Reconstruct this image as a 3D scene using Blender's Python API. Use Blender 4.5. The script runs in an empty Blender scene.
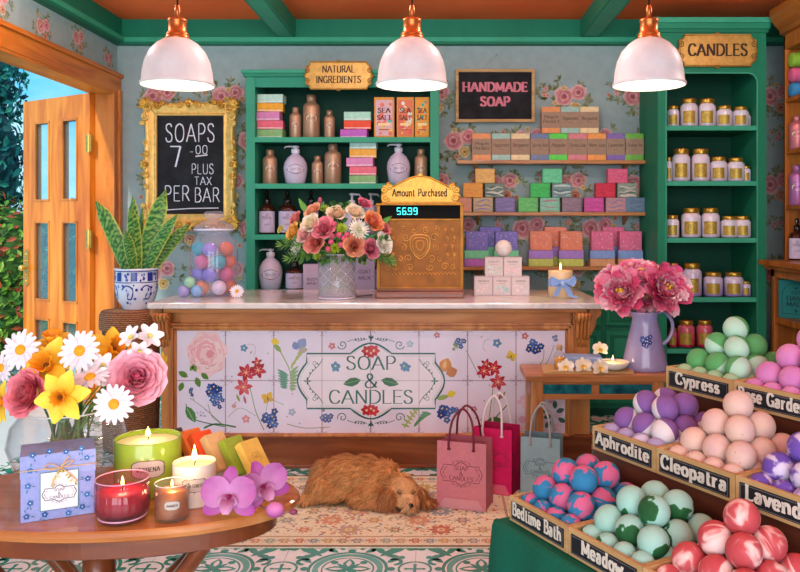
import bpy, bmesh, math, random
from mathutils import Vector, Matrix, Quaternion, noise as mnoise
PI=math.pi; R=math.radians
sc=bpy.context.scene; COL=sc.collection
CAMZ=1.42; F=800.0
# ---------------------------------------------------------------- camera, sky, lights, exposure
cd=bpy.data.cameras.new('camera'); cam=bpy.data.objects.new('camera',cd); COL.objects.link(cam)
cam.location=(0,0,CAMZ); cam.rotation_euler=(PI/2,0,0)
cd.sensor_fit='HORIZONTAL'; cd.sensor_width=36; cd.lens=36; cd.shift_x=-.05; cd.shift_y=-.0825; cd.clip_start=.05
sc.camera=cam; sc.cycles.transparent_max_bounces=32
sc.view_settings.view_transform='Standard'; sc.view_settings.look='None'; sc.view_settings.gamma=1
sc.view_settings.use_curve_mapping=False; sc.view_settings.exposure=0.32
wd=bpy.data.worlds.new('sky'); sc.world=wd; wd.use_nodes=True
nt=wd.node_tree; nt.nodes.clear()
o_=nt.nodes.new('ShaderNodeOutputWorld'); b_=nt.nodes.new('ShaderNodeBackground'); nt.links.new(b_.outputs[0],o_.inputs[0])
tc=nt.nodes.new('ShaderNodeTexCoord'); mp=nt.nodes.new('ShaderNodeMapping'); mp.inputs['Scale'].default_value=(1,1,2.6)
nz=nt.nodes.new('ShaderNodeTexNoise'); nz.inputs['Scale'].default_value=3.2; nz.inputs['Detail'].default_value=7
rp=nt.nodes.new('ShaderNodeValToRGB'); e=rp.color_ramp.elements
e[0].position=.42; e[0].color=(.03,.42,.72,1); e[1].position=.75; e[1].color=(.75,.93,.98,1)
nt.links.new(tc.outputs['Generated'],mp.inputs[0]); nt.links.new(mp.outputs[0],nz.inputs[0]); nt.links.new(nz.outputs[0],rp.inputs[0])
nt.links.new(rp.outputs[0],b_.inputs[0]); b_.inputs[1].default_value=1.25
def area(name,loc,rot,sx,sy,energy,col):
    l=bpy.data.lights.new(name,'AREA'); l.shape='RECTANGLE'; l.size=sx; l.size_y=sy; l.energy=energy; l.color=col
    o=bpy.data.objects.new(name,l); COL.objects.link(o); o.location=loc; o.rotation_euler=rot; return o
area('shop_window_daylight',(-.2,-2.6,1.75),(R(90),0,0),5.2,2.3,170,(.92,.96,1))
def point(name,loc,energy,col,rad):
    l=bpy.data.lights.new(name,'POINT'); l.energy=energy; l.color=col; l.shadow_soft_size=rad; o=bpy.data.objects.new(name,l); COL.objects.link(o); o.location=loc
for x_,e_ in ((-2.05,12),(-.72,13),(.45,13),(2.0,14)): point('added_fill_light',(x_,4.25,2.74),e_,(1,.985,.955),.1)  # unseen fill lights added to brighten the ceiling; no globe lamps hang there
point('added_fill_light',(-.2,.9,2.5),13,(1,.95,.9),.2)  # one more added fill, unseen above the frame, lifting the foreground
sun=bpy.data.lights.new('sun','SUN'); sun.energy=2.6; sun.angle=R(3); sun.color=(1,.93,.8)
so=bpy.data.objects.new('sun',sun); COL.objects.link(so); so.rotation_euler=Vector((.2,.75,-.63)).to_track_quat('-Z','Y').to_euler()

def X(px,d): return (px-440.0)/F*d
def Z(py,d): return CAMZ+(220.0-py)/F*d
# ---------------------------------------------------------------- colour and materials
def lin(h):
    if not isinstance(h,str): return tuple(h)+((1,) if len(h)==3 else ())
    h=h.lstrip('#'); out=[]
    for i in (0,2,4):
        c=int(h[i:i+2],16)/255; out.append(c/12.92 if c<=.04045 else ((c+.055)/1.055)**2.4)
    return (*out,1)
def mix(a,b,t):
    a=lin(a); b=lin(b); return tuple(a[i]*(1-t)+b[i]*t for i in range(3))+(1,)
def base(name):
    m=bpy.data.materials.new(name); m.use_nodes=True; n=m.node_tree
    return m,n,n.nodes['Principled BSDF']
def coords(n,scale=(1,1,1)):
    t=n.nodes.new('ShaderNodeTexCoord'); mp=n.nodes.new('ShaderNodeMapping'); mp.inputs['Scale'].default_value=scale
    n.links.new(t.outputs['Object'],mp.inputs[0]); return mp.outputs[0]
def noise(n,vec,scale,detail=4,dist=0):
    k=n.nodes.new('ShaderNodeTexNoise'); k.inputs['Scale'].default_value=scale; k.inputs['Detail'].default_value=detail
    k.inputs['Distortion'].default_value=dist; n.links.new(vec,k.inputs['Vector']); return k.outputs[0]
def ramp(n,fac,stops):
    r=n.nodes.new('ShaderNodeValToRGB'); n.links.new(fac,r.inputs[0]); e=r.color_ramp.elements
    while len(e)<len(stops): e.new(.5)
    for k,(p,c) in enumerate(stops): e[k].position=p; e[k].color=lin(c)
    return r.outputs[0]
def bump(n,b,h,s,d=.01):
    k=n.nodes.new('ShaderNodeBump'); k.inputs['Strength'].default_value=s; k.inputs['Distance'].default_value=d
    n.links.new(h,k.inputs['Height']); n.links.new(k.outputs[0],b.inputs['Normal'])
def cmat(name,rough=.5,metal=0,var=.1,scale=30,bmp=0,coat=0,sss=0,spec=.35,stretch=(1,1,1)):
    """colour comes from the mesh's own colour attribute, times a fine procedural variation"""
    m,n,b=base(name); a=n.nodes.new('ShaderNodeAttribute'); a.attribute_name='Col'
    v=coords(n,stretch); nz=noise(n,v,scale,5)
    mr=n.nodes.new('ShaderNodeMapRange'); mr.inputs['From Min'].default_value=.25; mr.inputs['From Max'].default_value=.75
    mr.inputs['To Min'].default_value=1-var; mr.inputs['To Max'].default_value=1+var; n.links.new(nz,mr.inputs[0])
    mx=n.nodes.new('ShaderNodeVectorMath'); mx.operation='SCALE'; n.links.new(a.outputs['Color'],mx.inputs[0]); n.links.new(mr.outputs[0],mx.inputs['Scale'])
    n.links.new(mx.outputs[0],b.inputs['Base Color']); b.inputs['Roughness'].default_value=rough; b.inputs['Metallic'].default_value=metal
    b.inputs['Coat Weight'].default_value=coat; b.inputs['Coat Roughness'].default_value=.12; b.inputs['Specular IOR Level'].default_value=spec
    if sss: b.inputs['Subsurface Weight'].default_value=sss; b.inputs['Subsurface Radius'].default_value=(.02,.01,.006)
    if bmp: bump(n,b,nz,bmp)
    return m
def rmat(name,stops,scale=8,stretch=(1,1,1),rough=.5,metal=0,detail=6,dist=0,bmp=.1,coat=0,bd=.01):
    m,n,b=base(name); v=coords(n,stretch); nz=noise(n,v,scale,detail,dist)
    n.links.new(ramp(n,nz,stops),b.inputs['Base Color']); b.inputs['Roughness'].default_value=rough; b.inputs['Metallic'].default_value=metal
    b.inputs['Coat Weight'].default_value=coat; b.inputs['Specular IOR Level'].default_value=.35
    if bmp: bump(n,b,nz,bmp,bd)
    return m
def wood(name,c1,c2,c3,axis='X',scale=5,rough=.42,coat=.15):
    s={'X':(.12,1,1),'Y':(1,.12,1),'Z':(1,1,.12)}[axis]
    return rmat(name,[(.3,c1),(.5,c2),(.72,c3)],scale*3,s,rough,0,7,1.2,.12,coat,.004)
def emis(name,col,st):
    m,n,b=base(name); b.inputs['Base Color'].default_value=(0,0,0,1); b.inputs['Emission Color'].default_value=lin(col); b.inputs['Emission Strength'].default_value=st
    return m
def glass(name,tint='#ffffff',refl=1.0,haze=0.0):
    """thin clear glass: mostly lets light through, reflects at grazing angles, a little body colour"""
    m=bpy.data.materials.new(name); m.use_nodes=True; n=m.node_tree; n.nodes.clear()
    o=n.nodes.new('ShaderNodeOutputMaterial'); t=n.nodes.new('ShaderNodeBsdfTransparent'); t.inputs[0].default_value=lin(tint)
    g=n.nodes.new('ShaderNodeBsdfGlossy'); g.inputs['Roughness'].default_value=.04; f=n.nodes.new('ShaderNodeLayerWeight'); f.inputs[0].default_value=.5
    pw=n.nodes.new('ShaderNodeMath'); pw.operation='POWER'; pw.inputs[1].default_value=3.5; n.links.new(f.outputs['Facing'],pw.inputs[0])
    mu=n.nodes.new('ShaderNodeMath'); mu.operation='MULTIPLY_ADD'; mu.inputs[1].default_value=.45*refl; mu.inputs[2].default_value=.04*refl; n.links.new(pw.outputs[0],mu.inputs[0])
    d=n.nodes.new('ShaderNodeBsdfDiffuse'); d.inputs[0].default_value=lin(tint); mh=n.nodes.new('ShaderNodeMixShader'); mh.inputs[0].default_value=haze
    n.links.new(t.outputs[0],mh.inputs[1]); n.links.new(d.outputs[0],mh.inputs[2])
    x=n.nodes.new('ShaderNodeMixShader'); n.links.new(mu.outputs[0],x.inputs[0]); n.links.new(mh.outputs[0],x.inputs[1]); n.links.new(g.outputs[0],x.inputs[2])
    n.links.new(x.outputs[0],o.inputs[0]); return m
M=dict(
 satin=cmat('satin',.42,var=.05,scale=20), matte=cmat('matte',.85,var=.08,scale=60,bmp=.05), gloss=cmat('gloss',.18,var=.04,coat=.4),
 ink=cmat('ink',.6,var=.03), paper=cmat('paper',.75,var=.06,scale=50,bmp=.06), card=cmat('card',.7,var=.1,scale=90,bmp=.08),
 petal=cmat('petal',.55,var=.09,scale=60,sss=.06,bmp=.05), leaf=cmat('leaf',.45,var=.2,scale=45,bmp=.1), wax=cmat('wax',.38,var=.05,scale=30,sss=.3,coat=.1),
 soap=cmat('soap',.5,var=.14,scale=35,bmp=.1,coat=.08), wall=cmat('wallpaper',.95,spec=.15,var=.09,scale=14,bmp=.05), tile=cmat('tile',.16,var=.04,scale=6,coat=.3),
 rug=cmat('rug',.95,var=.22,scale=140,bmp=.35), cloth=cmat('cloth',.9,var=.12,scale=200,bmp=.2), fur=cmat('fur',.7,var=.22,scale=120,bmp=.1),
 metal=cmat('metal',.32,metal=.7,var=.12,scale=25,bmp=.04), brass=cmat('brass',.44,metal=.6,var=.3,scale=16,bmp=.1), gilt=cmat('gilt',.38,metal=.35,var=.2,scale=30,bmp=.2), chalk=cmat('chalk',.95,var=.35,scale=150),
 green=cmat('green_paint',.5,var=.09,scale=6,stretch=(1,1,.2),bmp=.03,spec=.18), foliage=cmat('foliage',.6,var=.35,scale=14),
 marble=rmat('marble',[(.3,'#f1ece9'),(.55,'#e6dfdc'),(.62,'#d5cbc8'),(.68,'#ebe5e1')],3.5,(1,1,1),.14,dist=1.6,bmp=0,coat=.4),
 ceil=rmat('ceiling_orange',[(.3,'#f86c30'),(.7,'#ff8040')],1.6,rough=.9,bmp=.03),
 doorwood=wood('door_wood','#bc580c','#dc7616','#f09432','Z',3), framewood=wood('frame_wood','#a85814','#cc7220','#e08c34','Z',3),
 headwood=wood('head_wood','#a85814','#cc7220','#e08c34','Y',3),
 cwood=wood('counter_wood','#985624','#b87038','#d08c4e','X',3.4), cwoodz=wood('counter_wood_upright','#a05c28','#c47c40','#dc9a58','Z',3.4),
 basew=wood('counter_base_wood','#6d3419','#88471f','#a05a2c','X',3), shelfw=wood('shelf_wood','#9a5c2a','#b97a3e','#d09656','X',4),
 tablew=wood('table_wood','#a9602f','#c07a42','#d3945a','X',3,.25,.4), tabled=wood('table_dark_wood','#5e2b15','#7d3d1e','#95502a','X',3,.3,.3),
 hutchw=wood('hutch_wood','#8a4616','#a9601f','#c17a30','Z',3), cratew=wood('crate_wood','#b08a58','#c7a36e','#d8b988','X',5,.7,0),
 darkw=wood('riser_dark_wood','#3c1f15','#53291a','#663624','X',3), hutchwy=wood('hutch_wood_long','#8f4a18','#a9601f','#bb742c','Y',2), sidew=wood('side_table_wood','#95572a','#b5733c','#cb8d52','X',4),
 wicker=None, slate=rmat('slate',[(.3,'#17171a'),(.7,'#2a2a2e')],9,rough=.85,bmp=.05),
 gpane=glass('window_glass','#e8f6f8',1.6,.06), gclear=glass('clear_glass','#fafcfe',1.1,.03), gpink=glass('pink_glass','#f2cfe0',1.1,.03), gmilk=glass('milky_glass','#f2eefa',1.2,.14), glilac=glass('lilac_glass','#fbf8fe',1.0,.24),
 flame=emis('flame','#ffd36a',9), bulb=emis('bulb','#ffe2b8',7), led=emis('led_digits','#3be8e8',2.6),
)
def wick_mat():
    m,n,b=base('wicker'); v=coords(n,(1,1,1)); w=n.nodes.new('ShaderNodeTexWave'); w.wave_type='BANDS'; w.bands_direction='Z'; w.inputs['Scale'].default_value=26; w.inputs['Distortion'].default_value=3; w.inputs['Detail Scale'].default_value=4
    n.links.new(v,w.inputs['Vector']); n.links.new(ramp(n,w.outputs[1],[(.1,'#6e3a20'),(.6,'#a9653c'),(1,'#c0814f')]),b.inputs['Base Color']); b.inputs['Roughness'].default_value=.7; bump(n,b,w.outputs[1],.7); return m
M['wicker']=wick_mat()
# ---------------------------------------------------------------- mesh builder
WHITE=(1,1,1,1)
class MB:
    def __init__(s): s.v=[];s.f=[];s.mi=[];s.c=[];s.sm=[];s.x=Matrix()
    def add(s,vs,fs,col=WHITE,mat=0,smooth=False):
        o=len(s.v); x=s.x
        s.v+=[tuple(x@Vector(p)) for p in vs]
        if isinstance(col,str): col=lin(col)
        per=isinstance(col,list)
        for k,f in enumerate(fs):
            s.f.append([i+o for i in f]); s.mi.append(mat); s.sm.append(smooth)
            if per and len(col)==len(vs) and len(col)!=len(fs): s.c.append([col[i] for i in f])
            elif per: s.c.append([col[k]]*len(f))
            else: s.c.append([col]*len(f))
        return s
    def box(s,x0,x1,y0,y1,z0,z1,col=WHITE,mat=0):
        return s.add([(x0,y0,z0),(x1,y0,z0),(x1,y1,z0),(x0,y1,z0),(x0,y0,z1),(x1,y0,z1),(x1,y1,z1),(x0,y1,z1)],
          [(0,3,2,1),(4,5,6,7),(0,1,5,4),(1,2,6,5),(2,3,7,6),(3,0,4,7)],col,mat)
    def lathe(s,prof,seg=24,c=(0,0,0),col=WHITE,mat=0,wave=None,smooth=True,ang=(0,2*PI),colf=None):
        full=abs(ang[1]-ang[0]-2*PI)<1e-6; n=seg if full else seg+1; vs=[];cs=[]
        for i,(r,z) in enumerate(prof):
            for k in range(n):
                a=ang[0]+(ang[1]-ang[0])*k/seg; rr=max(r,1e-5)*(wave(a,z) if wave else 1)
                vs.append((c[0]+rr*math.sin(a),c[1]-rr*math.cos(a),c[2]+z)); 
                if colf: cs.append(lin(colf(a,z,i)))
        fs=[]
        for i in range(len(prof)-1):
            for k in range(seg):
                a=i*n+k; b=i*n+(k+1)%n; fs.append((a,b,b+n,a+n))
        return s.add(vs,fs,cs if colf else col,mat,smooth)
    def ball(s,c,r,seg=16,rings=10,col=WHITE,mat=0,colf=None):
        if not hasattr(r,'__len__'): r=(r,r,r)
        vs=[];cs=[]
        for i in range(rings+1):
            t=PI*i/rings
            for k in range(seg):
                a=2*PI*k/seg; d=(math.sin(t)*math.cos(a),math.sin(t)*math.sin(a),math.cos(t))
                vs.append((c[0]+r[0]*d[0],c[1]+r[1]*d[1],c[2]+r[2]*d[2])); cs.append(lin(colf(d)) if colf else None)
        fs=[(i*seg+k,(i+1)*seg+k,(i+1)*seg+(k+1)%seg,i*seg+(k+1)%seg) for i in range(rings) for k in range(seg)]
        return s.add(vs,fs,cs if colf else col,mat,True)
    def tube(s,pts,r,seg=8,col=WHITE,mat=0,closed=False,flat=1):
        pts=[Vector(p) for p in pts]; n=len(pts); rs=r if hasattr(r,'__len__') else [r]*n
        vs=[]; up=Vector((0,0,1)); prev=None
        for i,p in enumerate(pts):
            if closed: t=pts[(i+1)%n]-pts[i-1]
            else: t=pts[min(i+1,n-1)]-pts[max(i-1,0)]
            t=t.normalized() if t.length>1e-9 else Vector((0,0,1))
            if prev is None: u=t.cross(Vector((0,0,1)) if abs(t.z)<.9 else Vector((1,0,0))).normalized()
            else:
                u=prev-t*prev.dot(t); u=u.normalized() if u.length>1e-6 else t.orthogonal().normalized()
            prev=u; w=t.cross(u)
            for k in range(seg):
                a=2*PI*k/seg; vs.append(tuple(p+u*rs[i]*math.cos(a)+w*rs[i]*flat*math.sin(a)))
        fs=[(i*seg+k,i*seg+(k+1)%seg,((i+1)%n)*seg+(k+1)%seg,((i+1)%n)*seg+k) for i in range(n if closed else n-1) for k in range(seg)]
        if not closed: fs+=[tuple(range(seg))[::-1],tuple((n-1)*seg+k for k in range(seg))]
        return s.add(vs,fs,col,mat,True)
    def prism(s,poly,y0,y1,col=WHITE,mat=0,plane='xz',smooth=False):
        f={'xz':lambda a,b,h:(a,h,b),'xy':lambda a,b,h:(a,b,h),'yz':lambda a,b,h:(h,a,b)}[plane]; n=len(poly)
        return s.add([f(a,b,y0) for a,b in poly]+[f(a,b,y1) for a,b in poly],[tuple(range(n)),tuple(range(2*n-1,n-1,-1))]+[(i,n+i,n+(i+1)%n,(i+1)%n) for i in range(n)],col,mat,smooth)
    def sheet(s,a,b,col=WHITE,mat=0,smooth=True):
        n=len(a); return s.add(list(a)+list(b),[(i,i+1,n+i+1,n+i) for i in range(n-1)],col,mat,smooth)
    def grid(s,rows,col=WHITE,mat=0,smooth=True):
        m=len(rows[0]); return s.add([p for r in rows for p in r],[(i*m+k,i*m+k+1,(i+1)*m+k+1,(i+1)*m+k) for i in range(len(rows)-1) for k in range(m-1)],col,mat,smooth)
    def build(s,name,mats,parent=None,bevel=0,seg=2,recalc=True):
        me=bpy.data.meshes.new(name); me.from_pydata(s.v,[],s.f)
        if not isinstance(mats,(list,tuple)): mats=[mats]
        for m in mats: me.materials.append(M[m] if isinstance(m,str) else m)
        me.polygons.foreach_set('material_index',s.mi); me.polygons.foreach_set('use_smooth',s.sm)
        ca=me.color_attributes.new('Col','FLOAT_COLOR','CORNER'); buf=[]
        for f in s.c:
            for c in f: buf+=c
        ca.data.foreach_set('color',buf)
        if recalc or bevel:
            bm=bmesh.new(); bm.from_mesh(me)
            if bevel:
                ed=[e for e in bm.edges if len(e.link_faces)==2 and e.calc_face_angle(0)>.5]
                if ed: bmesh.ops.bevel(bm,geom=ed,offset=bevel,segments=seg,profile=.7,affect='EDGES',clamp_overlap=True)
            if recalc: bmesh.ops.recalc_face_normals(bm,faces=bm.faces)
            bm.to_mesh(me); bm.free()
        me.update(); o=bpy.data.objects.new(name,me); COL.objects.link(o)
        if parent: o.parent=parent
        return o
def tag(o,label=None,cat=None,group=None,kind=None):
    if label: o['label']=label
    if cat: o['category']=cat
    if group: o['group']=group
    if kind: o['kind']=kind
    return o
def thing(name,label,cat,loc=(0,0,0),rotz=0,group=None,quat=None,scale=1):
    o=bpy.data.objects.new(name,None); COL.objects.link(o); o.location=loc; o.empty_display_size=.05
    if quat is not None: o.rotation_euler=quat.to_euler()
    else: o.rotation_euler=(0,0,rotz)
    o.scale=(scale,)*3
    return tag(o,label,cat,group)
def struct(o): o['kind']='structure'; return o
def kids(o): return [c for c in bpy.data.objects if c.parent==o]
def dup(root,loc,rot=None,label=None,group=None,ch=None):
    r=root.copy(); COL.objects.link(r); r.location=loc
    if rot is not None: r.rotation_euler=rot
    if label: r['label']=label
    if group: r['group']=group
    for c in (ch if ch is not None else kids(root)):
        k=c.copy(); COL.objects.link(k); k.parent=r
        for g in (kids(c) if ch is None else []):
            q=g.copy(); COL.objects.link(q); q.parent=k
    return r
def mat_of(o):
    return Matrix.LocRotScale(o.location,o.rotation_euler,o.scale)
def kid_mb(root):
    """a builder that takes world coordinates and stores them in root's own frame"""
    m=MB(); m.x=mat_of(root).inverted(); return m
ORD=['first','second','third','fourth','fifth','sixth','seventh','eighth','ninth','tenth','eleventh','twelfth']
def posw(i,n):
    if n==1: return 'the only one'
    if i==0: return 'leftmost'
    if i==n-1: return 'rightmost'
    if n==3: return 'middle one'
    return ORD[i]+' from the left'
# ---------------------------------------------------------------- flat pattern work (lettering, tiles, wallpaper)
def smooth_curve(pts,n=5,closed=False):
    out=[]; m=len(pts)
    for i in range(m if closed else m-1):
        p0,p1,p2,p3=[pts[(i+k)%m] if closed else pts[min(max(i+k,0),m-1)] for k in (-1,0,1,2)]
        for j in range(n):
            t=j/n; out.append(tuple(.5*(2*p1[a]+(p2[a]-p0[a])*t+(2*p0[a]-5*p1[a]+4*p2[a]-p3[a])*t*t+(3*p1[a]-p0[a]-3*p2[a]+p3[a])*t**3) for a in range(len(p1))))
    if not closed: out.append(tuple(pts[-1]))
    return out
class Paint:
    def __init__(s,mb,fn,eps=.0005,mat=0): s.mb=mb;s.fn=fn;s.e=eps;s.mat=mat
    def poly(s,pts,col,l=1):
        s.mb.add([s.fn(u,v,l*s.e) for u,v in pts],[tuple(range(len(pts)))],lin(col),s.mat)
    def rect(s,u0,u1,v0,v1,col,l=1,n=1):
        for k in range(n):
            a=u0+(u1-u0)*k/n; b=u0+(u1-u0)*(k+1)/n; s.poly([(a,v0),(b,v0),(b,v1),(a,v1)],col,l)
    def line(s,pts,w,col,l=1,closed=False,w2=None,taper=False):
        w2=w if w2 is None else w2; n=len(pts); L=[];Rr=[]
        for i in range(n):
            a=pts[i-1] if (i or closed) else pts[0]; b=pts[(i+1)%n] if (i<n-1 or closed) else pts[-1]
            dx,dy=b[0]-a[0],b[1]-a[1]; d=math.hypot(dx,dy) or 1; dx/=d; dy/=d
            h=.5*(w*abs(dy)+w2*abs(dx)); 
            if taper: h*=math.sin(PI*(.08+.84*i/(n-1)))
            L.append((pts[i][0]-dy*h,pts[i][1]+dx*h)); Rr.append((pts[i][0]+dy*h,pts[i][1]-dx*h))
        if closed: L.append(L[0]);Rr.append(Rr[0])
        m=len(L); s.mb.add([s.fn(u,v,l*s.e) for u,v in L+Rr],[(i,i+1,m+i+1,m+i) for i in range(m-1)],lin(col),s.mat)
    def disc(s,u,v,r,col,l=1,n=10,rv=None,rot=0,f=None):
        rv=r if rv is None else rv; c,sn=math.cos(rot),math.sin(rot); P=[]
        for k in range(n):
            a=2*PI*k/n; q=f(a) if f else 1; x,y=r*q*math.cos(a),rv*q*math.sin(a); P.append((u+x*c-y*sn,v+x*sn+y*c))
        s.poly(P,col,l)
    def ring(s,u,v,r,w,col,l=1,n=24,a0=0,a1=2*PI):
        s.line([(u+r*math.cos(a0+(a1-a0)*k/n),v+r*math.sin(a0+(a1-a0)*k/n)) for k in range(n+1)],w,col,l)
    def leaf(s,u,v,L,w,ang,col,l=1):
        c,sn=math.cos(ang),math.sin(ang); P=[(0,0),(.25,.8),(.55,1),(.8,.6),(1,0),(.8,-.6),(.55,-1),(.25,-.8)]
        s.poly([(u+a*L*c-b*w*.5*sn,v+a*L*sn+b*w*.5*c) for a,b in P],col,l)
    def flower(s,u,v,r,n,col,cc,l=1,rot=0,w=.7):
        for k in range(n): s.leaf(u,v,r,r*w,rot+2*PI*k/n,col,l+.01*k)
        s.disc(u,v,r*.22,cc,l+.5,8)
    def spiral(s,u,v,r,turns,w,col,l=1,a0=0,d=1):
        n=int(12*turns); s.line([(u+r*(1-.85*k/n)*math.cos(a0+d*2*PI*turns*k/n),v+r*(1-.85*k/n)*math.sin(a0+d*2*PI*turns*k/n)) for k in range(n+1)],w,col,l)
    def rose(s,u,v,r,rng,cols,l=1):
        lo=lambda q:(lambda a:1+.1*math.sin(5*a+q)+.05*math.sin(3*a+2*q))
        for k,(q,c) in enumerate(zip((1,.82,.64,.47,.3,.16),cols)):
            o=rng.uniform(-.06,.06)*r; s.disc(u+o,v+rng.uniform(-.06,.06)*r,r*q,c,l+k,14,f=lo(rng.uniform(0,6)))
            a=rng.uniform(0,6); 
            for j in range(3):
                a+=2; s.ring(u,v,r*q*.86,r*.045,mix(c,cols[-1],.5),l+k+.5,7,a,a+1.3)
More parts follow.
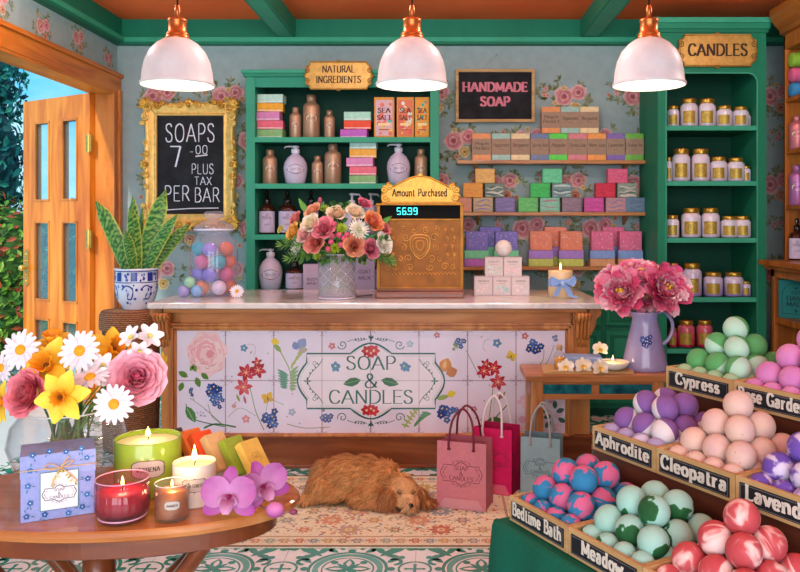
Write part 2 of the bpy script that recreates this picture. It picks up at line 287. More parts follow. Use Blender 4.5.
# stroke letters; 'c' = smooth curve
G={
'A':(.74,[[(0,0),(.37,1),(.74,0)],[(.14,.34),(.6,.34)]]),'B':(.62,[[(.08,0),(.08,1)],'c',[(.08,1),(.4,.99),(.54,.77),(.4,.55),(.08,.53)],'c',[(.08,.53),(.45,.51),(.62,.27),(.45,.02),(.08,0)]]),
'C':(.7,['c',[(.66,.78),(.55,.95),(.36,1),(.14,.88),(.04,.5),(.14,.12),(.36,0),(.56,.06),(.68,.24)]]),'D':(.72,[[(.08,0),(.08,1)],'c',[(.08,1),(.4,.98),(.64,.8),(.7,.5),(.64,.2),(.4,.02),(.08,0)]]),
'E':(.58,[[(.08,0),(.08,1)],[(.08,1),(.56,1)],[(.08,.52),(.46,.52)],[(.08,0),(.58,0)]]),'F':(.55,[[(.08,0),(.08,1)],[(.08,1),(.54,1)],[(.08,.52),(.44,.52)]]),
'G':(.74,['c',[(.66,.8),(.55,.95),(.36,1),(.14,.88),(.04,.5),(.14,.12),(.38,0),(.58,.06),(.67,.2)],[(.67,0),(.67,.42)],[(.45,.42),(.7,.42)]]),
'H':(.74,[[(.08,0),(.08,1)],[(.66,0),(.66,1)],[(.08,.52),(.66,.52)]]),'I':(.22,[[(.11,0),(.11,1)]]),'J':(.5,['c',[(.4,1),(.4,.25),(.3,.02),(.12,0),(.03,.16)]]),
'K':(.66,[[(.08,0),(.08,1)],[(.62,1),(.1,.45)],[(.25,.6),(.66,0)]]),'L':(.56,[[(.08,0),(.08,1)],[(.08,0),(.56,0)]]),
'M':(.9,[[(.08,0),(.08,1),(.45,.15),(.82,1),(.82,0)]]),'N':(.76,[[(.08,0),(.08,1),(.68,0),(.68,1)]]),
'O':(.78,['c',[(.39,1),(.14,.87),(.05,.5),(.14,.13),(.39,0),(.64,.13),(.73,.5),(.64,.87),(.39,1)]]),
'P':(.6,[[(.08,0),(.08,1)],'c',[(.08,1),(.42,.99),(.58,.73),(.42,.47),(.08,.45)]]),'R':(.66,[[(.08,0),(.08,1)],'c',[(.08,1),(.42,.99),(.57,.75),(.42,.5),(.08,.48)],[(.32,.48),(.64,0)]]),
'S':(.58,['c',[(.5,.82),(.42,.96),(.27,1),(.1,.92),(.07,.74),(.2,.58),(.42,.46),(.53,.28),(.47,.07),(.28,0),(.1,.06),(.04,.24)]]),
'T':(.64,[[(.32,0),(.32,1)],[(.02,1),(.62,1)]]),'U':(.7,['c',[(.08,1),(.08,.3),(.18,.05),(.36,0),(.54,.05),(.63,.3),(.63,1)]]),
'V':(.7,[[(0,1),(.35,0),(.7,1)]]),'W':(1,[[(0,1),(.25,0),(.5,.9),(.75,0),(1,1)]]),'X':(.66,[[(.02,1),(.64,0)],[(.62,1),(.02,0)]]),'Y':(.66,[[(.02,1),(.33,.48),(.64,1)],[(.33,.48),(.33,0)]]),
'&':(.8,['c',[(.76,.45),(.6,.12),(.35,0),(.12,.06),(.05,.26),(.16,.45),(.4,.6),(.5,.78),(.42,.96),(.28,1),(.18,.88),(.2,.7),(.36,.48),(.76,.02)]]),
'$':(.6,['c',[(.5,.8),(.3,.93),(.1,.8),(.14,.6),(.42,.45),(.52,.25),(.3,.06),(.06,.2)],[(.3,1.05),(.3,-.05)]]),
'%':(.7,[[(.62,1),(.1,0)],'c',[(.15,1),(.02,.82),(.15,.65),(.28,.82),(.15,1)],'c',[(.55,.35),(.42,.18),(.55,0),(.68,.18),(.55,.35)]]),
'0':(.6,['c',[(.3,1),(.1,.87),(.05,.5),(.1,.13),(.3,0),(.5,.13),(.55,.5),(.5,.87),(.3,1)]]),'1':(.3,[[(.05,.8),(.18,1),(.18,0)]]),
'7':(.6,[[(.04,.97),(.55,.97),(.3,0)]]),'.':(.2,[[(.06,.04),(.13,.04)]]),'-':(.3,[[(.03,.5),(.27,.5)]]),
'a':(.54,['c',[(.08,.5),(.2,.64),(.34,.62),(.42,.48),(.42,.1),(.5,0)],'c',[(.42,.38),(.2,.34),(.06,.2),(.12,.02),(.28,0),(.42,.14)]]),
'b':(.56,[[(.08,0),(.08,1)],'c',[(.08,.5),(.28,.66),(.47,.5),(.48,.16),(.28,0),(.08,.12)]]),'c':(.5,['c',[(.45,.52),(.28,.65),(.1,.52),(.05,.32),(.12,.08),(.28,0),(.46,.12)]]),
'd':(.58,[[(.47,0),(.47,1)],'c',[(.47,.5),(.28,.66),(.09,.5),(.08,.16),(.28,0),(.47,.12)]]),'e':(.54,['c',[(.06,.34),(.48,.34),(.42,.57),(.26,.65),(.1,.54),(.05,.32),(.12,.08),(.3,0),(.48,.12)]]),
'f':(.36,['c',[(.38,.95),(.24,1),(.16,.85),(.16,0)],[(.02,.62),(.34,.62)]]),'g':(.56,['c',[(.46,.5),(.28,.66),(.09,.5),(.08,.2),(.28,.06),(.46,.16)],'c',[(.46,.64),(.46,-.1),(.3,-.3),(.08,-.2)]]),
'h':(.6,[[(.08,0),(.08,1)],'c',[(.08,.45),(.3,.66),(.48,.5),(.5,0)]]),'i':(.22,[[(.11,0),(.11,.64)],[(.11,.82),(.11,.92)]]),'j':(.25,['c',[(.14,.64),(.14,-.15),(0,-.28)],[(.14,.82),(.14,.92)]]),
'k':(.54,[[(.08,0),(.08,1)],[(.46,.64),(.1,.26)],[(.22,.36),(.5,0)]]),'l':(.22,[[(.11,0),(.11,1)]]),
'm':(.9,[[(.08,0),(.08,.64)],'c',[(.08,.45),(.27,.66),(.43,.5),(.44,0)],'c',[(.44,.45),(.63,.66),(.79,.5),(.8,0)]]),'n':(.6,[[(.08,0),(.08,.64)],'c',[(.08,.45),(.3,.66),(.48,.5),(.5,0)]]),
'o':(.56,['c',[(.28,.65),(.1,.54),(.05,.32),(.1,.1),(.28,0),(.46,.1),(.51,.32),(.46,.54),(.28,.65)]]),'p':(.56,[[(.08,-.32),(.08,.64)],'c',[(.08,.5),(.28,.66),(.47,.5),(.48,.16),(.28,0),(.08,.12)]]),
'r':(.42,[[(.08,0),(.08,.64)],'c',[(.08,.4),(.2,.6),(.4,.62)]]),'s':(.46,['c',[(.4,.52),(.24,.65),(.08,.54),(.12,.38),(.36,.28),(.4,.1),(.22,0),(.05,.12)]]),
't':(.38,['c',[(.16,.9),(.16,.15),(.24,.01),(.37,.07)],[(.02,.64),(.35,.64)]]),'u':(.6,['c',[(.08,.64),(.1,.15),(.28,0),(.48,.18)],[(.5,.64),(.5,0)]]),
'v':(.52,[[(.02,.64),(.26,0),(.5,.64)]]),'w':(.76,[[(.02,.64),(.2,0),(.38,.55),(.56,0),(.74,.64)]]),'y':(.54,[[(.02,.64),(.28,0)],[(.52,.64),(.2,-.3)]]),
}
def text(P,s,cx,cy,h,col,style='slab',width=None,l=2,skew=0):
    """letters drawn as pen strokes; cy is the baseline's height, cx the middle"""
    th,tn,sf,gap={'slab':(.2,.1,.1,.14),'bold':(.25,.14,.13,.15),'display':(.11,.05,.05,.12),'sans':(.1,.1,0,.12),'chalk':(.075,.06,0,.17),'script':(.09,.05,0,.05)}[style]
    tot=sum((G[c][0] if c in G else .35)+gap for c in s)-gap
    kx=h if width is None else width/tot
    x=cx-tot*kx/2
    for ch in s:
        if ch not in G: x+=(.35+gap)*kx; continue
        w,st=G[ch]; cur=False
        for q in st:
            if q=='c': cur=True; continue
            pts=smooth_curve(q,4) if cur else q
            T=lambda a,b:(x+a*kx+skew*b*h,cy+b*h)
            if cur or len(q)>2 and style!='slab' and style!='bold' and False: P.line([T(*p) for p in pts],th*kx,col,l,w2=tn*h)
            else:
                if cur: pass
                for i in range(len(q)-1):
                    a,b=q[i],q[i+1]; P.line([T(*a),T(*b)],th*kx*(1 if b[1]>=a[1] or style in('chalk','sans') else 1),col,l+.01*i,w2=tn*h)
            if sf and not cur:
                for e,o in ((q[0],q[1]),(q[-1],q[-2])):
                    dx,dy=o[0]-e[0],o[1]-e[1]
                    if abs(dy)>.9*abs(dx) and abs(dy)>.3: # serif bar
                        a=T(e[0]-sf,e[1]);b=T(e[0]+sf,e[1]); g=tn*h*.45; P.poly([(a[0]-.02*kx,a[1]-g),(b[0]+.02*kx,b[1]-g),(b[0]+.02*kx,b[1]+g),(a[0]-.02*kx,a[1]+g)],col,l+.05)
                    elif abs(dx)>.3 and ch in 'EFLTCGS' and e[0]>.1 or ch=='T' and abs(dy)<.01:
                        a=T(e[0],e[1]-(sf if e[1]>.3 else 0)); b=T(e[0],e[1]+(sf if e[1]<.7 else 0)); g=.05*kx; P.poly([(a[0]-g,a[1]),(b[0]+g,a[1]),(b[0]+g,b[1]),(a[0]-g,b[1])],col,l+.06)
            cur=False
        x+=(w+gap)*kx
def logo_path(k):
    P=[]
    def arc(cx,cy,r,a0,a1,n=8):
        for i in range(n+1):
            a=R(a0+(a1-a0)*i/n); P.append((cx+r*math.cos(a),cy+r*math.sin(a)))
    def sag(p,q,b,n=9):
        for i in range(n+1):
            t=i/n; dx,dy=q[0]-p[0],q[1]-p[1]; L=math.hypot(dx,dy); h=b*math.sin(PI*t); P.append((p[0]+dx*t+dy/L*h,p[1]+dy*t-dx/L*h))
    w,h=321-k,137-k
    P.append((-w,h)); sag((-104,h),(104,h),-52); P.append((w,h)); P.append((w,h-42)); sag((w,92-k*.3),(w,-92+k*.3),-46)
    P.append((w,-h)); sag((104,-h),(-104,-h),-52); P.append((-w,-h)); P.append((-w,-92)); sag((-w,-92+k*.3),(-w,92-k*.3),-46)
    return P
def logo(P,cx,cy,s,col,full=False,l=2,line=6):
    t=lambda p:(cx+p[0]*s,cy+p[1]*s)
    path=[t(p) for p in logo_path(0)]
    P.line(path,line*s,col,l,closed=True)
    if full: P.line([t(p) for p in logo_path(12)],1.6*s,mix(col,'#ffffff',.4),l,closed=True)
    text(P,'SOAP',cx,cy+58*s,66*s,col,'display',245*s,l+1)
    text(P,'&',cx,cy-34*s,70*s,col,'display',62*s,l+1)
    text(P,'CANDLES',cx,cy-112*s,66*s,col,'display',418*s,l+1)
    for sy in (1,-1):
        for sx in (1,-1):
            a0=PI if sx>0 else 0
            P.spiral(cx+sx*143*s,cy+sy*182*s,26*s,1.3,3.4*s,col,l,R(200) if sx<0 else R(-20),-sx*sy)
            P.line(smooth_curve([t((sx*118,sy*196)),t((sx*90,sy*206)),t((sx*60,sy*200)),t((sx*20,sy*212))],4),2.4*s,col,l)
            for k in range(4): P.leaf(cx+sx*(30+14*k)*s,cy+sy*(206-1*k)*s,15*s,7*s,R(90+sx*-40) if sy>0 else R(-90+sx*40),col,l)
            P.line(smooth_curve([t((sx*240,sy*112)),t((sx*262,sy*78)),t((sx*300,sy*40)),t((sx*318,0))],4),2.6*s,col,l)
            for k in range(4): P.leaf(cx+sx*(262+13*k)*s,cy+sy*(80-16*k)*s,15*s,6*s,R(60 if sx>0 else 120)*sy,col,l)
            P.ring(cx+sx*282*s,cy+sy*88*s,9*s,2*s,col,l,10)
        for a in (-35,0,35): P.leaf(cx,cy+sy*208*s,24*s,9*s,R(90*sy+a),col,l)
        P.disc(cx,cy+sy*204*s,5*s,col,l+.3,8)
    for sx in (1,-1):
        for a in (-90,0,90,180): P.leaf(cx+sx*318*s,cy,20*s,8*s,R(a),col,l+1)
    if full:
        for sx in (1,-1):
            P.leaf(cx+sx*50*s,cy+6*s,92*s,44*s,R(-14) if sx>0 else R(194),'#2f6b3a',l+1); P.line([t((sx*50,6)),t((sx*134,-14))],2*s,'#7fae6a',l+2)
            P.flower(cx+sx*176*s,cy+68*s,26*s,5,'#5b8fb8','#e8d56a',l+1,.3)
        for k,(x,y,r) in enumerate(((-20,150,30),(14,152,32),(0,140,28),(-22,-146,30),(14,-148,30),(0,-138,26))):
            P.flower(cx+x*s,cy+y*s,r*s,6,['#b8232e','#d0404a','#c22f38'][k%3],'#f0c8a0',l+2+k*.1,k)
# ---------------------------------------------------------------- flower pieces
def petal(mb,L,W,az,tilt,cup=0,curl=0,r0=0,z0=0,c0='#ffffff',c1='#ffffff',n=5,m=4,ruf=0,rng=None,shape=.6,tw=0,mat=0,tip=.0):
    r,z=r0,z0; rows=[];cols=[];ca,sa=math.cos(az),math.sin(az); ph=rng.uniform(0,6) if rng else 0
    c0=lin(c0);c1=lin(c1)
    for i in range(n+1):
        s=i/n; a=tilt+curl*s
        w=W/2*max(.04,math.sin(PI*min(1,.1+.9*s*(1-tip)**1)) if False else max(.05,math.sin(PI*(.08+.86*s))**shape))
        if tip and s>.6: w*=1-(s-.6)/.4*tip
        row=[]
        for k in range(m+1):
            t=-1+2*k/m; lift=cup*t*t*w+(ruf*math.sin(t*5+ph+s*2)*s if ruf else 0)
            rr=r-math.sin(a)*lift; zz=z+math.cos(a)*lift; y=t*w+tw*s*L
            row.append((rr*ca-y*sa,rr*sa+y*ca,zz)); cols.append(mix(c0,c1,s))
        rows.append(row)
        if i<n: r+=math.cos(a)*L/n; z+=math.sin(a)*L/n
    mb.grid(rows,cols,mat)
def rose_mb(Rd,cin,cout,rng,rings=5,ruf=.0,op=1.0):
    mb=MB()
    mb.ball((0,0,.4*Rd),(.15*Rd,.15*Rd,.34*Rd),8,6,cin)
    for k in range(rings):
        q=k/(rings-1); n=[3,4,5,5,6,7,7][min(k,6)]
        for j in range(n):
            az=2*PI*(j+.5*k)/n+rng.uniform(-.15,.15)
            petal(mb,Rd*(.66+.34*q*(.6+.4*op)),Rd*(.66+.62*q),az,R(88-(30+24*op)*q),.6-.15*q,R(-22-28*q)*q,Rd*(.08+.26*q),Rd*(.2-.2*q),mix(cin,cout,q*.8),mix(mix(cin,cout,q),'#ffffff',.1+.08*rng.random()),5,4,ruf*Rd,rng,.45)
    return mb
def daisy_mb(Rd,pc,rng,n=17):
    mb=MB()
    for j in range(n): petal(mb,Rd*rng.uniform(.82,.95),Rd*.3,2*PI*j/n,R(rng.uniform(0,14)),.3,R(-18),Rd*.12,rng.uniform(0,.02)*Rd,mix(pc,'#e8d8e8',.4),pc,4,3,0,rng,.5)
    return mb
def daffodil_mb(Rd,rng):
    mb=MB()
    for j in range(6): petal(mb,Rd,Rd*.68,2*PI*j/6,R(12 if j%2 else 4),.25,R(-14),Rd*.06,0,'#f0b41c','#ffe650',6,4,.02*Rd,rng,.7,tip=.5)
    return mb
def trumpet_mb(Rd):
    mb=MB(); wv=lambda a,z:1+(.13*math.sin(9*a) if z>.4*Rd else .03*math.sin(9*a))
    mb.lathe([(.14*Rd,0),(.2*Rd,.2*Rd),(.24*Rd,.42*Rd),(.36*Rd,.6*Rd),(.33*Rd,.585*Rd),(.21*Rd,.4*Rd),(.16*Rd,.2*Rd),(0,.06*Rd)],36,col='#f2920f',wave=wv,colf=lambda a,z,i:mix('#d9730a','#ffb01e',min(1,max(0,z/Rd*1.7))) if i<4 else mix('#b85c08','#f29a14',min(1,z/Rd*1.6)))
    return mb
def mum_mb(Rd,cin,cout,rng):
    mb=MB()
    for k in range(5):
        q=k/4; n=[8,12,16,18,18][k]
        for j in range(n): petal(mb,Rd*(.25+.62*q),Rd*.17,2*PI*(j+.5*k)/n+rng.uniform(-.1,.1),R(78-66*q),.3,R(25),Rd*.05,Rd*(.32-.3*q),mix(cin,cout,q*.7),cout,3,2,0,rng,.5)
    return mb
def peony_mb(Rd,rng):
    mb=MB(); cs=['#fdbccb','#fa9cb8','#f780a6','#ee5e8c','#fed8e0']
    for k in range(7):
        q=k/6; n=[7,9,10,11,11,10,8][k]
        for j in range(n): petal(mb,Rd*(.45+.55*q),Rd*(.42+.3*q),2*PI*(j+.37*k)/n+rng.uniform(-.2,.2),R(86-56*q+rng.uniform(-8,8)),.5,R(26-22*q),Rd*(.1+.04*k),Rd*(.1-.12*q),rng.choice(['#e04078','#e8588c','#d82c68']),rng.choice(cs),5,4,.075*Rd,rng,.35)
    return mb
def stem_mb(root,p0,p1,r=.0025,col='#5f8a34',bend=.02,rng=random):
    mb=kid_mb(root); p0=Vector(p0);p1=Vector(p1); m=(p0+p1)/2+Vector((rng.uniform(-1,1)*bend,rng.uniform(-1,1)*bend,bend))
    mb.tube(smooth_curve([tuple(p0),tuple(m),tuple(p1)],4),r,6,col); return mb
# ================================================================ THE SETTING
WB,XL,XR,H=6.30,-2.54,2.95,2.985
rng=random.Random(5)
# floor with its cement-tile pattern
def floor():
    mb=MB(); mb.box(-6,XR+.2,-3,9.5,-.1,-.004,'#e9eef2')
    mb.add([(-2.54,-3,0),(XR,-3,0),(XR,WB,0),(-2.54,WB,0)],[(0,1,2,3)],'#eef2f6')
    T='#2c9482';T2='#5fb3a6';p=.547; x0,y0=-.376,3.255
    tile=MB(); P=Paint(tile,lambda u,v,l:(u,v,l),.0004)
    P.ring(0,0,.158,.012,T,1,40); P.ring(0,0,.132,.022,T2,1,40); P.ring(0,0,.105,.006,T,1,32)
    for k in range(4):
        a=PI/2*k; c,s_=math.cos(a),math.sin(a)
        P.leaf(0,0,.095,.05,a,T,2); P.leaf(.02*c,.02*s_,.06,.022,a,'#e4eef0',3); P.disc(.085*math.cos(a+PI/4),.085*math.sin(a+PI/4),.016,T,2,10); P.leaf(0,0,.07,.02,a+PI/4,T,2.5)
        for q in (1,-1):
            b=a+q*.34; P.ring(.2*math.cos(b),.2*math.sin(b),.026,.014,T,2,10,b-2,b+2); P.leaf(.165*math.cos(b),.165*math.sin(b),.09,.03,b+q*.5,T,2)
        P.disc(.176*c,.176*s_,.018,T,2,10); 
        # diagonal flourishes into the tile corners
        b=a+PI/4; cx,cy=.30*math.cos(b),.30*math.sin(b)
        P.leaf(.17*math.cos(b),.17*math.sin(b),.19,.05,b,T,2)
        for q in (1,-1):
            P.leaf(cx,cy,.1,.042,b+q*.9,T,2.2); P.disc(cx+.085*math.cos(b+q*.95),cy+.085*math.sin(b+q*.95),.02,T,2.3,10)
            P.leaf(.2*math.cos(b),.2*math.sin(b),.085,.034,b+q*1.25,T,2.2); P.disc(.2*math.cos(b)+.08*math.cos(b+q*1.2),.2*math.sin(b)+.08*math.sin(b+q*1.2),.016,T,2.3,9)
    for (a,b) in ((p/2,0),(0,p/2)):
        P.ring(a,b,.066,.008,T,2,28); P.line([(a-.036,b),(a+.036,b)],.012,T,2); P.line([(a,b-.036),(a,b+.036)],.012,T,2.1)
        for k in range(4): P.disc(a+.036*math.cos(PI/2*k),b+.036*math.sin(PI/2*k),.009,T,2.4,8)
    P.line([(p/2,-p/2),(p/2,p/2)],.003,'#b9c3cc',1); P.line([(-p/2,p/2),(p/2,p/2)],.003,'#b9c3cc',1); P.disc(p/2,p/2,.03,T,3,12); P.disc(p/2,p/2,.012,'#eef2f6',4,8)
    for i in range(-4,7):
        for j in range(-4,7):
            ox,oy=x0+i*p,y0+(j-1)*p
            if oy-p/2<.6 or oy>WB-.1: continue
            o=len(mb.v)
            for (x,y,z) in tile.v:
                mb.v.append((min(max(x+ox,-2.54),XR),min(y+oy,WB),z))
            for f,c,sm in zip(tile.f,tile.c,tile.sm): mb.f.append([q+o for q in f]); mb.c.append(c); mb.mi.append(0); mb.sm.append(False)
    struct(mb.build('floor','tile',recalc=False))
floor()
# wallpaper: loose groups of roses on a grey blue ground
RC=['#e0b4b0','#d69496','#c97a82','#dfaaa6','#c26e78','#a05560']; YC=['#dcc9a0','#d3b678','#c9a35c','#dcc592','#b98d46','#95702f']; OC=['#d8b49a','#cc9478','#bd7a62','#d3a58a','#a85f4a','#8a4a3a']
def cluster(P,u,v,s,rng,small=False):
    lf=['#7d8768','#8d9272','#6f7a5c','#9a9a78']
    for k in range(22 if not small else 11):
        a=rng.uniform(0,2*PI); d=rng.uniform(.35,1.0)*s*(1 if not small else .7); x,y=u+d*math.cos(a),v+d*math.sin(a)*.85
        P.line(smooth_curve([(u+d*.4*math.cos(a),v+d*.4*math.sin(a)),(x,y)],3),.003,lf[k%4],1)
        for j in range(3): P.leaf(x,y,s*.27,s*.11,a+(j-1)*.9+rng.uniform(-.3,.3),lf[(k+j)%4],1+.02*k)
    if small:
        for k in range(4):
            P.rose(u+rng.uniform(-.35,.35)*s,v+rng.uniform(-.3,.3)*s,s*.16,rng,rng.choice([RC,OC]),3+k*7)
    else:
        P.rose(u-.28*s,v+.05*s,s*.42,rng,RC,3); P.rose(u+.33*s,v+.22*s,s*.34,rng,RC,11); P.rose(u+.18*s,v-.42*s,s*.25,rng,rng.choice([YC,OC]),19)
        for k in range(3): P.rose(u+rng.uniform(-.8,.8)*s,v+rng.uniform(-.7,.7)*s,s*.11,rng,rng.choice([OC,YC]),27+k*7)
def paper(P,u0,u1,v0,v1,ph=0):
    rng=random.Random(11); px,py=.54,.52; i=0; v=v0-.1
    while v<v1+.1:
        u=u0-.2+(.33 if i%2 else 0)+ph
        while u<u1+.1:
            if u0+.17<u<u1-.17 and v0+.15<v<v1-.13: cluster(P,u,v,.185,rng)
            if u0+.12<u+.33<u1-.12 and v0+.1<v+.05<v1-.1: cluster(P,u+.33,v+.05,.11,rng,True)
            u+=px
        v+=py/1.5; i+=1
WBASE='#9aadae'
mb=MB(); mb.box(XL-.12,XR+.12,WB,WB+.12,-.01,H,WBASE)
P=Paint(mb,lambda u,v,l:(u,WB-l,v),.00012); paper(P,XL,XR,.75,2.86,.2)
struct(mb.build('wall_back','wall',recalc=False))
DO0,DO1,DZ=3.55,6.15,2.41
mb=MB(); mb.box(XL-.12,XL,-3,DO0,-.01,H,WBASE); mb.box(XL-.12,XL,DO1,WB,-.01,H,WBASE); mb.box(XL-.12,XL,DO0,DO1,DZ,H,WBASE)
P=Paint(mb,lambda u,v,l:(XL+l,u,v),.00012); rg=random.Random(4)
for k,u in enumerate((6.12,5.62,5.12,4.62,4.1,3.6)): cluster(P,u,2.66+(.03 if k%2 else -.01),.12 if k else .1,rg,False)
for v in (.9,1.35,1.8,2.25): cluster(P,6.2,v,.07,rg,True)
struct(mb.build('wall_left','wall',recalc=False))
mb=MB(); mb.box(XR,XR+.12,-3,WB,-.01,H,'#5d5a6a'); struct(mb.build('wall_right','wall'))
mb=MB(); mb.box(XL-.12,XR+.12,-3,WB+.12,H,H+.1); struct(mb.build('ceiling','ceil'))
GR='#1f7a5c'; GD='#15543f'; GL='#3ea583'
def crown(name,path_fn):
    mb=MB(); path_fn(mb); struct(mb.build(name,'green'))
crown('trim_1',lambda m:(m.box(XL,XR,WB-.06,WB,2.83,H,'#1f7d60'),m.box(XL,XR,WB-.09,WB,2.805,2.84,GL),m.box(XL,XR,WB-.075,WB,2.79,2.81,GR)))
crown('trim_2',lambda m:(m.box(XL,XL+.06,-3,WB-.06,2.83,H,'#1f7d60'),m.box(XL,XL+.09,-3,WB-.09,2.805,2.84,GL),m.box(XL,XL+.075,-3,WB-.075,2.79,2.81,GR)))
crown('trim_3',lambda m:(m.box(XR-.06,XR,-3,WB-.06,2.83,H,'#1f7d60'),m.box(XR-.09,XR,-3,WB-.09,2.805,2.84,GL)))
for k,xc in enumerate((-1.20,1.17)):
    mb=MB(); mb.box(xc-.075,xc+.075,-3,WB-.06,2.85,H,'#2c8a6a'); mb.box(xc-.055,xc+.055,-3,WB-.06,2.845,2.851,'#45a584'); struct(mb.build('trim_%d'%(4+k),'green',bevel=.006))
# door frame
mb=MB(); mb.box(XL-.15,XL+.03,DO0-.1,DO1+.02,DZ-.02,DZ+.045); mb.box(XL-.01,XL+.035,DO0-.12,6.288,DZ+.0,DZ+.13); mb.box(XL-.01,XL+.055,DO0-.14,6.292,DZ+.12,DZ+.15)
struct(mb.build('trim_6','headwood',bevel=.004))
mb=MB(); mb.box(XL-.15,XL+.025,DO1-.006,DO1+.06,0,DZ); mb.box(XL-.01,XL+.03,DO1+.05,6.285,0,DZ+.02); mb.box(XL-.01,XL+.045,6.23,6.288,0,DZ+.022); mb.box(XL-.01,XL+.04,DO1-.01,DO1+.045,0,DZ)
struct(mb.build('trim_7','framewood',bevel=.004))
mb=MB(); mb.box(XL-.15,XL+.03,DO0-.12,DO0,0,DZ); struct(mb.build('trim_8','framewood',bevel=.004))
mb=MB(); mb.box(XL,XR,WB-.02,WB,0,.14,'#1f7a5c'); struct(mb.build('baseboard_back','green'))
# the open door: leaf swung outwards
def door():
    hx,hy=XL-.12,DO1-.03; ex,ey=-3.416,6.60; w=math.hypot(ex-hx,ey-hy); ang=math.atan2(ey-hy,ex-hx)
    root=thing('door_1',None,None,(hx,hy,.01)); root.rotation_euler=(0,0,ang); struct(root); h=2.38; t=.022
    # local x from hinge to latch; panes 2 x 3
    cols=((.17*w,.40*w),(.585*w,.82*w)); rows=((.18,.62),(.76,1.40),(1.56,2.2))
    fr=MB(); xs=[0,.17*w,.40*w,.585*w,.82*w,w]; zs=[0,.18,.62,.76,1.40,1.56,2.2,h]
    for i in range(5):
        for j in range(7):
            if i in(1,3) and j in(1,3,5): continue
            fr.box(xs[i],xs[i+1],-t,t,zs[j],zs[j+1])
    fb=fr.build('door_panel','doorwood',root)
    for (a,b) in cols:
        for (c,d) in rows:
            m=MB(); q=.016
            for s in (1,-1):
                for bx in ((a,a+q,c,d),(b-q,b,c,d),(a,b,c,c+q),(a,b,d-q,d)): m.box(bx[0],bx[1],s*t-.006,s*t+.006,bx[2],bx[3])
            m.build('glazing_bead','framewood',root,bevel=.003)
            m=MB(); m.box(a,b,-.003,.003,c,d); m.build('window_pane','gpane',root)
    for zz in (.3,1.2,1.93):
        m=MB(); m.box(-.035,.035,t-.002,t+.012,zz,zz+.13,'#c79a4a'); m.tube([(-.005,t+.014,zz-.01),(-.005,t+.014,zz+.14)],.012,10,'#d9ad5a'); 
        for k in range(3): m.ball((.02,t+.013,zz+.02+.045*k),.005,8,5,'#8a6426')
        m.build('hinge','metal',root,bevel=.002)
    m=MB(); zc=1.02
    pl=smooth_curve([(0,-.15),(.03,-.12),(.024,-.06),(.034,0),(.024,.06),(.03,.12),(0,.15),(-.03,.12),(-.024,.06),(-.034,0),(-.024,-.06),(-.03,-.12)],3,True)
    for s in (1,-1):
        m.prism([(w-.06+a,zc+b) for a,b in pl],s*t,s*(t+.009),'#cba24e'); m.ball((w-.06,s*(t+.05),zc),.026,12,8,'#d8b25c'); m.tube([(w-.06,s*t,zc),(w-.06,s*(t+.04),zc)],.011,10,'#b98d3c')
        for k in range(5): m.ball((w-.06,s*(t+.011),zc-.11+.055*k),.008,8,5,'#e4c274')
    m.build('door_handle','metal',root)
door()
# outside: ground, path, planting beyond the door
mb=MB(); mb.box(-9,XL-.12,2,14,-.12,-.02,'#6d8a3c'); tag(mb.build('lawn','foliage'),kind='structure')
mb=MB(); mb.box(-7.5,XL-.12,3.2,8.6,-.03,-.008,'#b9ab92'); tag(mb.build('garden_path','card'),kind='structure')
def leafcloud(mb,c,rad,n,size,cols,rng):
    for k in range(n):
        d=Vector((rng.gauss(0,1),rng.gauss(0,1),rng.gauss(0,1))).normalized(); q=rng.uniform(.72,1.08)
        p=Vector(c)+Vector((d.x*rad[0],d.y*rad[1],d.z*rad[2]))*q; a=d.orthogonal().normalized(); a=(a+Vector((rng.uniform(-1,1),rng.uniform(-1,1),rng.uniform(-1,1)))*.8).normalized(); b=d.cross(a).normalized()
        s=size*rng.uniform(.6,1.3); q=lin(rng.choice(cols))
        mb.add([p-a*s,p-b*s*.5+d*s*.2,p+a*s,p+b*s*.5+d*s*.2],[(0,1,2,3)],q,0)
def shrub(name,label,cat,loc,blobs,cols,size,n,seed,trunk=None,group=None):
    rg=random.Random(seed); r=thing(name,label,cat,loc,group=group); m=MB()
    for c,rad in blobs:
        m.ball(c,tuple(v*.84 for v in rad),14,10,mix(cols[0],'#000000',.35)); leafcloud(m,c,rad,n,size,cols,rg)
    m.build('foliage','foliage',r,recalc=False)
    t=MB(); t.tube([(0,0,0),(.03,.02,blobs[0][0][2]*.6),(0,0,blobs[0][0][2])],[.1 if trunk is None else trunk]*3,8,'#4d3b2a'); t.build('trunk','matte',r)
TE=['#0f4a48','#14605a','#1d7468','#0c3c42','#2f8a70']; YG=['#3d6a18','#5a8420','#78a02c','#2a5418','#8aaa3a','#b04a2a']
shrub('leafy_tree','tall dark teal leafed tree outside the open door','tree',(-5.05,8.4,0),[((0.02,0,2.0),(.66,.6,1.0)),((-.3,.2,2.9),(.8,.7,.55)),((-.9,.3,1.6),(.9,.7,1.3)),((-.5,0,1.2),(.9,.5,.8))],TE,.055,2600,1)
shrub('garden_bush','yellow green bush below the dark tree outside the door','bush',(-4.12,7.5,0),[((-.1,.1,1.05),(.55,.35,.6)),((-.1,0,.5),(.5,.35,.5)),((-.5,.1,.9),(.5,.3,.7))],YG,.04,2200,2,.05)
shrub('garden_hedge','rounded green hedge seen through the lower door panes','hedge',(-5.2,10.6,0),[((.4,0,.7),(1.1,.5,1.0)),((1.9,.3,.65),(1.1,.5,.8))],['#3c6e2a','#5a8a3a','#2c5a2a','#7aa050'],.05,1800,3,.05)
shrub('distant_tree','distant blue green tree seen through the upper door panes','tree',(-4.3,12.6,0),[((.0,0,1.9),(.75,.6,.75)),((.1,0,1.2),(.6,.5,.6))],['#3a6a74','#4a7f86','#2a5560'],.06,1500,4)
